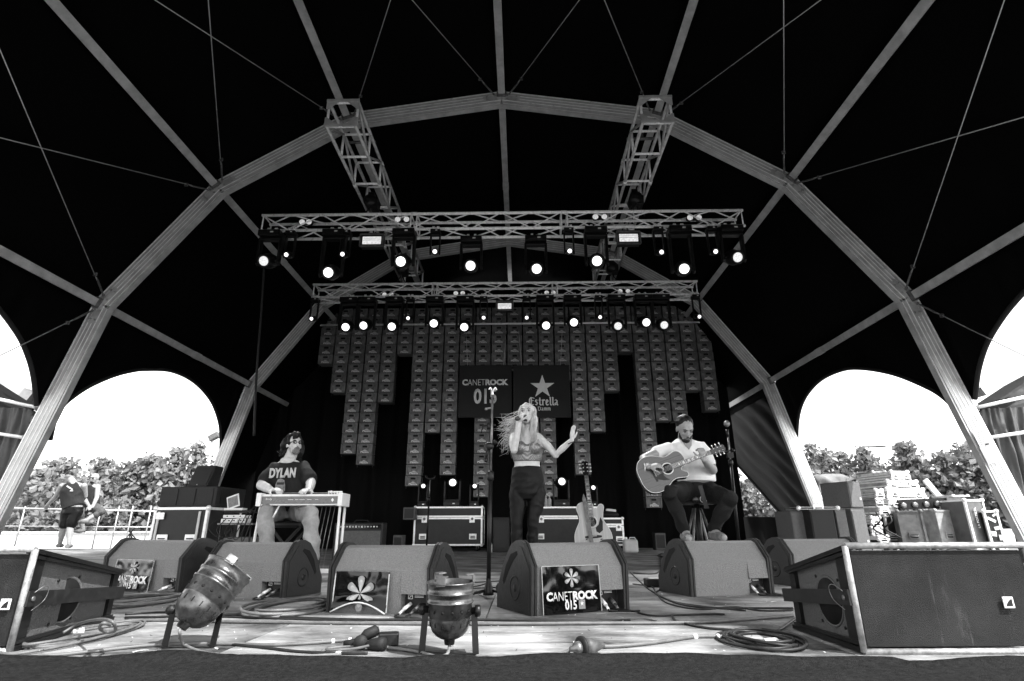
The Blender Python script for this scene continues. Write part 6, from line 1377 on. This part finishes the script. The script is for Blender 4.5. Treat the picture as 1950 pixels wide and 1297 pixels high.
m = MB(); loft(m, [(sh+V((0, 0, .06)), .12, .08), (sh+V((0, 0, .02)), .21, .12), (sh+V((0, 0, -.12)), .255, .16), (wa, .23, .16), (hp+V((0, 0, .02)), .23, .17)]); finish(r, m, 'sleeveless_shirt', tee, .013, 2, .012, 4, 3, O=O)
MB().box((sh-O)+V((.06, -.155, -.07)), (.18, .004, .03), Matrix.Rotation(.5, 3, 'Y')).box((sh-O)+V((.09, -.158, -.14)), (.14, .004, .02)).build('shirt_print', lens_off, r)
m = MB(); loft(m, [(hp+V((0, 0, .03)), .22, .16), (hp+V((0, 0, -.12)), .2, .15)])
for a, k_ in ((-1, kl), (1, kr)): limb(m, [hp+V((a*.1, 0, -.08)), (hp+V((a*.1, 0, -.08))).lerp(k_, .8)], [.125, .11])
finish(r, m, 'shorts', pants, .013, 2, .01, 5, 3, O=O)
m = MB(); m.ell(P(0, -.01, .05), (.09, .105, .075), M_); m.ell(P(0, .1, .045), (.06, .07, .012), M_); rl(m, O).build('cap', blk, r)
for f_ in (fl, fr): rl(MB().path([f_+V((.03, -.08, -.035)), f_+V((-.03, .06, -.03)), f_+V((-.06, .17, -.04))], [.045, .05, .035], 10), O).build('shoe', shoe, r)
# seated man on the rail
YB = 14.0; O = V((aY(176, 985, YB).x, YB, 0)); r = thing('person', 'bald bearded man in sunglasses and a dark vest, sitting on the railing', 'person', O)
m = MB(); hc = aY(180, 911, YB-.05); P, M_ = head(m, hc, V((0, -1, -.1)), s=1.1); sh = aY(172, 927, YB); wa = aY(172, 950, YB); hp = aY(172, 966, YB)
limb(m, [hc, sh+V((0, 0, .05))], [.06, .07]); loft(m, [(sh+V((0, 0, .06)), .1, .07), (sh+V((0, 0, .02)), .21, .1), (sh+V((0, 0, -.12)), .21, .13), (wa, .17, .13), (hp, .18, .15)])
for a, e_, w2 in ((-1, aY(160, 948, YB-.1), aY(170, 965, YB-.35)), (1, aY(184, 948, YB-.1), aY(176, 966, YB-.35))): s2 = sh+V((a*.19, 0, 0)); limb(m, [s2, e_, w2], [.06, .05, .034]); hand(m, w2, V((-a*.6, -.5, -.3)), V((0, 0, -1)), left=a > 0, curl=.6)
kl, fl = aY(152, 982, YB-.45), aY(158, 1008, YB-.3); kr, fr = aY(192, 975, YB-.45), aY(166, 990, YB-.6)
for a, k_, f_ in ((-1, kl, fl), (1, kr, fr)): limb(m, [hp+V((a*.08, 0, -.0)), k_, k_.lerp(f_, .4), f_], [.1, .07, .062, .042]); limb(m, [f_, f_+V((-.12, -.05, -.04))], [.04, .035])
finish(r, m, 'body', skin_d, .012, 2, O=O)
m = MB(); loft(m, [(sh+V((0, 0, .02)), .13, .12), (sh+V((0, 0, -.1)), .225, .15), (wa, .19, .15), (hp+V((0, 0, .03)), .2, .16)]); finish(r, m, 'vest', tee, .013, 2, .01, 5, 4, O=O)
m = MB()
for a, k_, f_ in ((-1, kl, fl), (1, kr, fr)): limb(m, [hp+V((a*.08, 0, 0)), k_, k_.lerp(f_, .3)], [.12, .09, .08])
finish(r, m, 'trousers', mat('grey_trousers', .06, .8, 0, .3, 9), .013, 2, .01, 5, 4, O=O)
rl(MB().ell(P(0, .06, -.085), (.045, .04, .035), M_), O).build('beard', hair_d, r); rl(MB().box(P(.0, .09, .008), (.11, .02, .03), M_), O).build('sunglasses', blk_g, r)
for f_ in (fl, fr): rl(MB().path([f_+V((.05, .02, -.03)), f_+V((-.05, -.03, -.04)), f_+V((-.15, -.06, -.045))], [.045, .05, .035], 10), O).build('shoe', shoe, r)
# ================================================================== WING TARPS AND PIPES OUTSIDE BOTH FRONT LEGS
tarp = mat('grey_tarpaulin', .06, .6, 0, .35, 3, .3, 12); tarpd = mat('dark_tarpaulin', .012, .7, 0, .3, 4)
for side in (0, 1):
    mx = (lambda a: a) if side == 0 else (lambda a: 1930-a)
    nm = ('left', 'right')[side]; r = thing('wing_tent', 'lower side tent with tarpaulin walls and scaffold pipes outside the %s front leg' % nm, 'tent', aY(mx(-30), 900, 7.6)); O2 = V(r.location)
    def Q(a, b, Y): return aY(mx(a), b, Y)-O2
    MB().bar(Q(-30, 697, 7.55), Q(66, 758 if side == 0 else 748, 7.55), .12, .17, up=(0, -1, 0)).build('roof_beam', alu, r)
    m = MB(); m.bar(Q(-30, 713, 7.65), Q(66, 776, 7.65), .1, .03, up=(0, -1, 0)); m.build('beam_edge', blk_m, r)
    def tf(u, v): p = Q(-35, 716, 7.85).lerp(Q(78, 790, 7.85), u); p2 = Q(-35, 780, 7.75).lerp(Q(78, 800, 7.75), u); p = p.lerp(p2, v); p.y += .03*noise.noise(V((u*3, v*12, side))); return p
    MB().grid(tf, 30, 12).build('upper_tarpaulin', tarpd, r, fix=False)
    def wf(u, v):
        p = Q(-35, 775, 7.7).lerp(Q(64, 778, 7.7), u); p2 = Q(-90, 1090, 7.65).lerp(Q(-20, 1090, 7.65), u); p = p.lerp(p2, v); p.y += .055*math.sin(u*26+v*5+2*noise.noise(V((u*6, v*2, side))))*(.4+v*.6)+.05*noise.noise(V((u*14, v*5, 3))); return p
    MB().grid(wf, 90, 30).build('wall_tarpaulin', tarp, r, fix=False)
    MB().tube(Q(-30, 754, 7.5), Q(74, 777, 7.5), .024, 10).build('scaffold_pipe', alu_b, r); MB().tube(Q(-30, 822, 7.5), Q(50, 834, 7.5), .024, 10).build('scaffold_pipe', alu_b, r)
    MB().tube(Q(66, 790, 7.6), Q(4, 1000, 7.7), .026, 10).build('scaffold_pipe', steel, r)
    for k in range(9): t_ = k/9; p = Q(66, 790, 7.6).lerp(Q(20, 940, 7.6), t_); MB().ell(p, (.045, .03, .03), None, 8, 6).build('lashing', rub, r)
    MB().ell(Q(74, 776, 7.45), (.06, .05, .06)).box(Q(50, 834, 7.45), (.07, .06, .07)).build('pipe_clamp', steel, r)
# notices taped to the right front leg
lg_a, lg_b = J[7]+V((TX, 7.3, 0)), J[8]+V((TX, 7.3, 0)); dl = (lg_b-lg_a).normalized(); xr = V((0, 1, 0)).cross(dl)*-1
for i, (b_, lab) in enumerate(((834, 'printed white notice taped high on the right front leg'), (868, 'blank pale sheet taped below the printed notice on the right front leg'))):
    c = aP(1866+i*15+2, b_ if i == 0 else 866, V((0, 7.22, 0)), V((0, 1, 0))); X = V((0, 1, 0)).cross(-dl); Yv = -dl
    if X.x < 0: X = -X
    r = thing('notice', lab, 'sheet', c); MB().prism([(-.07, -.11), (.09, -.11), (.09, .11), (-.07, .11)], (0, 0, 0), X, Yv, (0, -.003, 0)).build('paper', mat('paper', .62, .7, 0, .08, 20) if i == 0 else mat('grey_sheet', .33, .6, 0, .1, 20), r)
    if i == 0:
        for k in range(7): MB().prism([(-.055, 0), (.06-.02*(k % 3), 0), (.06-.02*(k % 3), .006), (-.055, .006)], V((0, -.0045, 0))+Yv*(.07-.025*k), X, Yv, (0, -.001, 0)).build('print_line', blk, r)
        MB().prism([(.0, -.1), (.06, -.1), (.06, -.085), (.0, -.085)], (0, -.0045, 0), X, Yv, (0, -.001, 0)).build('print_block', blk, r)
# ================================================================== EQUIPMENT STACKED OUTSIDE AT THE RIGHT
def cpx(x0, x1, yb, yt, Y): a = aY(x0, yb, Y); b = aY(x1, yb, Y); return (a.x+b.x)/2, b.x-a.x, a.z, aY((x0+x1)/2, yt, Y).z
def gear(name, lab, cat, x0, x1, yb, yt, Y, d, lam, ed=None, rz=0., ground=True, lid=.3, handles=2, spk_=False, wheels=False, latches=2, hl=.28):
    cx_, w, zb, zt = cpx(x0, x1, yb, yt, Y)
    if ground: h = zt; z = 0
    else: h = zt-zb; z = zb
    if spk_:
        r = thing(name, lab, cat, (cx_, Y+d/2, z), rz); MB().box((0, 0, h/2), (w, d, h)).build('cabinet', lam, r, bevel=.012)
        MB().box((0, -d/2-.003, h/2), (w*.9, .008, h*.92)).build('grille', lam, r); MB().box((w*.3, -d/2-.01, h*.35), (.035, .004, .035)).build('badge', lens_off, r); MB().box((0, 0, h+.004), (w, d, .012)).build('top_edge', cgrey, r)
    else:
        r = flightcase(name, lab, (cx_, Y+d/2, z), rz, w, d, h, lam, ed or alu_b, wheels, lid, handles, latches, cat=cat, edge=.028, hl=hl)
    return r
spg = mat('grey_speaker_paint', .11, .6, 0, .2, 40, .3, 100)
gear('speaker', 'left one of the three grey speaker cabinets at the foot of the rear tent leg', 'loudspeaker', 1512, 1549, 1030, 974, 8.6, .5, spg, rz=.05, spk_=True)
gear('speaker', 'dark middle speaker cabinet at the foot of the rear tent leg, with a round badge', 'loudspeaker', 1550, 1597, 1030, 971, 8.4, .45, spk, rz=.02, spk_=True)
gear('speaker', 'narrow speaker cabinet between the dark one and the tall speaker stack', 'loudspeaker', 1600, 1621, 1030, 972, 8.5, .5, spg, rz=.0, spk_=True)
gear('speaker', 'lower speaker of the tall two speaker stack, right of the narrow cabinet', 'loudspeaker', 1621, 1653, 1030, 970, 8.7, .5, spg, rz=.25, spk_=True)
gear('speaker', 'upper speaker of the tall two speaker stack', 'loudspeaker', 1608, 1640, 967, 918, 8.7, .5, spg, rz=.35, ground=False, spk_=True)
gear('flat_case', 'flat dark case lying on the left grey speaker cabinets', 'case', 1520, 1598, 971, 966, 8.5, .4, case_g, ground=False, lid=0, handles=1)
yo = 9.6
stk = [('lowest silver case of the tall outdoor case stack, marked with round badges', 1664, 1722, 980, 962, case_w), ('second silver case from the bottom of the tall outdoor stack', 1676, 1770, 962, 948, case_w), ('wide silver case in the middle of the tall outdoor stack, with a butterfly latch', 1676, 1762, 948, 929, case_w), ('slim silver case below the smallest one of the tall outdoor stack', 1676, 1747, 929, 914, case_w), ('smallest silver case on top of the tall outdoor stack', 1688, 1728, 914, 896, case_w)]
for i, (lab, x0, x1, yb, yt, lm) in enumerate(stk): gear('flight_case', lab, 'flight case', x0, x1, yb, yt+1, yo+.05*i, .75, lm, alu_b, rz=.22+.03*(i % 2), ground=False, lid=.45 if i in (1, 2, 4) else 0, handles=2, latches=2, hl=.25)
gear('flight_case', 'open fronted black rack case supporting the silver case stack', 'rack case', 1682, 1712, 1022, 981, yo, .7, case_b, alu, rz=.2, lid=0, wheels=True, handles=2, hl=.16)
gear('flight_case', 'narrow black case right of the open rack case under the stack', 'rack case', 1713, 1735, 1022, 981, yo+.1, .6, case_b, alu, rz=.2, lid=0, wheels=True, handles=1)
gear('trunk', 'big scuffed pale trunk with recessed handles, right of the silver case stack', 'trunk', 1770, 1858, 1020, 971, 9.4, .9, case_w, case_w, rz=.25, lid=0, wheels=True, handles=2, hl=.2)
gear('trunk', 'dark added trunk standing for the shaded left side of the scuffed pale trunk', 'trunk', 1732, 1774, 1020, 972, 9.3, .6, case_g, case_g, rz=-.3, lid=0, wheels=True, handles=1)  # added dark box for the shaded left side of the pale trunk
r = gear('flight_case', 'upright grey case with white lettering beside the right front leg', 'flight case', 1847, 1888, 1018, 951, 9.1, .5, case_g, alu_b, rz=.12, lid=0, wheels=True, handles=0)
cx_, w, zb, zt = cpx(1847, 1888, 1018, 951, 9.1)
text('LA PORTÀTIL', 'case_lettering', prn2, r, (-w*.12, -.262, zt*.68), (0, 0, 1), (-1, 0, 0), w=zt*.36, h=.05, bold=.02, depth=.002)
r = gear('flight_case', 'dark case covered with pale stickers, half hidden behind the right front leg', 'flight case', 1889, 1915, 1022, 972, 9.0, .5, case_b, alu_b, rz=-.1, lid=0, handles=0, wheels=False)
cx_, w, zb, zt = cpx(1889, 1915, 1022, 972, 9.0)
for k, (x, z, a_, b_, t_) in enumerate(((-.02, .8, .12, .04, .5), (.03, .62, .09, .05, -.2), (-.04, .5, .07, .07, .1), (.05, .42, .06, .08, 0), (.0, .2, .12, .05, .7), (.03, .9, .06, .03, -.5))): MB().box((x, -.262-.0012*k, zt*z), (a_, .002, b_), Matrix.Rotation(t_, 3, 'Y')).build('sticker', lens_off if k % 2 else white, r)
r = thing('lamp_bar', 'long dark lamp bar lying across the top of the big trunk and its added dark side', 'light bar', aY(1770, 965, 9.62)); O2 = V(r.location); pa, pb_ = aY(1708, 962, 9.62)-O2, aY(1850, 955, 9.62)-O2
MB().bar(pa, pb_, .16, .12, up=(0, -1, 0)).build('bar_body', blk_m, r)
for k in range(4): c = pa.lerp(pb_, .05+.15*k); MB().lathe(c+V((0, -.06, -.01)), (0, -1, 0), [(-.02, .045), (.03, .045), (.035, .03)], 12).build('lamp_can', mat('can_metal', .2, .3, .6, .3, 20), r)
MB().box(pa.lerp(pb_, .75)+V((0, -.07, 0)), (.3, .04, .13)).build('grille_panel', cgrey, r)
r = thing('cable_drum_cover', 'rumpled grey cover over gear, right of the sunlit rear tent leg', 'cover', aY(1568, 975, 13.5)); O2 = V(r.location); random.seed(5)
m = MB(); c0 = aY(1570, 945, 13.5)-O2; m.box(c0, (.8, .7, .9), Matrix.Rotation(.2, 3, 'Z')); m.box(c0+V((.0, 0, -.7)), (.8, .8, .9)); o = m.build('cover', mat('dusty_cover', .14, .8, 0, .4, 4, .3, 20), r); remesh(o, .06, 3, .05, 3, 2)
r = thing('reflector_panel', 'tilted pale lamp panel among the leaves above the big trunk', 'panel', aY(1785, 950, 10.5)); MB().box((0, 0, .1), (.10, .05, .55), Matrix.Rotation(-.55, 3, 'Y')).build('panel', white, r, bevel=.01); MB().tube((.12, 0, -.1), (.5, .0, -.1), .015, 6).tube((.12, 0, -.1), (.1, 0, -1.), .02, 6).build('arm', blk_m, r)
for i, (x0, x1, yb, yt, Yc, mt_, lb, kd) in enumerate((
    (1655, 1676, 1000, 984, 9.5, case_w, 'small pale box left of the open rack case', 0), (1656, 1680, 1022, 1004, 9.4, spk, 'small black box low beside the open rack case', 1), (1668, 1690, 1030, 1021, 9.2, case_g, 'flat grey unit on the deck under the case stack', 1),
    (1735, 1762, 971, 962, 9.9, spk, 'flat black unit lying behind the lamp bar', 0), (1810, 1846, 952, 944, 10.2, case_g, 'grey flat unit behind the right end of the lamp bar', 0), (1664, 1678, 962, 950, 9.3, spk, 'dark end box left of the second silver case', 0),
    (1664, 1680, 947, 932, 9.3, case_g, 'grey end box left of the wide silver case', 0), (1658, 1688, 911, 898, 10.4, spk, 'dark open box left of the smallest silver case', 0))):
    gear('equipment_box', lb, 'box', x0, x1, yb, yt, Yc, .4, mt_, alu_k if i % 2 else alu_b, rz=.2, ground=False, lid=.4 if kd == 0 else 0, handles=1, latches=1)
for i in range(2):
    random.seed(70+i); x_ = 1668+22*i; tag(MB().path(spline([aY(x_, 975, 9.2), aY(x_+8, 992, 9.1), aY(x_-5, 1006, 9.15), aY(x_+14, 1018, 9.1), aY(x_+26, 1024, 9.1)], 6), .012, 6).build('cable', ccol), 'black cable hanging over the outdoor cases, number %s from the left' % ('one', 'two', 'three', 'four')[i] if 0 else ['black cable hanging beside the pale box at the case stack', 'black cable hanging over the open rack case', 'black cable hanging over the narrow black case', 'black cable hanging at the left edge of the added dark trunk side'][i], 'cable')
# sacks and small pale objects between the wheels
for i, (a, b, w_) in enumerate(((1690, 1028, .12), (1733, 1027, .15), (1770, 1028, .12), (1806, 1028, .1))):
    q_ = aZ(a, 1046); q_ = aY(a, b, 9.9); o = MB().ell((0, 0, .05), (w_*1.3, .1, .05)).build('bag', white, None, (q_.x, 9.9, 0)); tag(o, ['pale bag on the deck below the open rack case', 'pale bag on the deck below the narrow black case', 'pale bag on the deck under the added dark trunk side', 'pale bag on the deck under the scuffed trunk'][i], 'bag')
# dark skirt draped at the gap beside the guitarist
tag(MB().grid(lambda u, v: V((aY(1428, 1000, 12.2).x+(3.1)*u, 12.5+.05*math.sin(u*40), .02+(aY(1428, 984, 12.2).z-.02)*v)), 80, 4).build('stage_skirt', drape, fix=False), 'black cloth skirt low behind the rear tent leg at right', 'cloth')
# rim light from lit moving heads of the front truss
for i, (px, py, e, tgt) in enumerate(((763, 498, 30, (-.1, 5.46, 1.2)), (1137, 497, 60, (1.9, 5.8, 1.1)), (625, 519, 50, (-2.4, 5.9, 1.0)), (896, 506, 18, (0, 5.4, 1.3)))):
    p = aY(px, py, 7.7); l = bpy.data.lights.new('moving_head_beam', 'SPOT'); l.energy = e*3; l.spot_size = math.radians(38); l.spot_blend = .6; l.shadow_soft_size = .09; lo = bpy.data.objects.new('moving_head_beam', l); COL.objects.link(lo)
    lo.location = p+V((0, -.1, -.05)); lo.rotation_euler = (lo.location-V(tgt)).to_track_quat('Z', 'Y').to_euler()
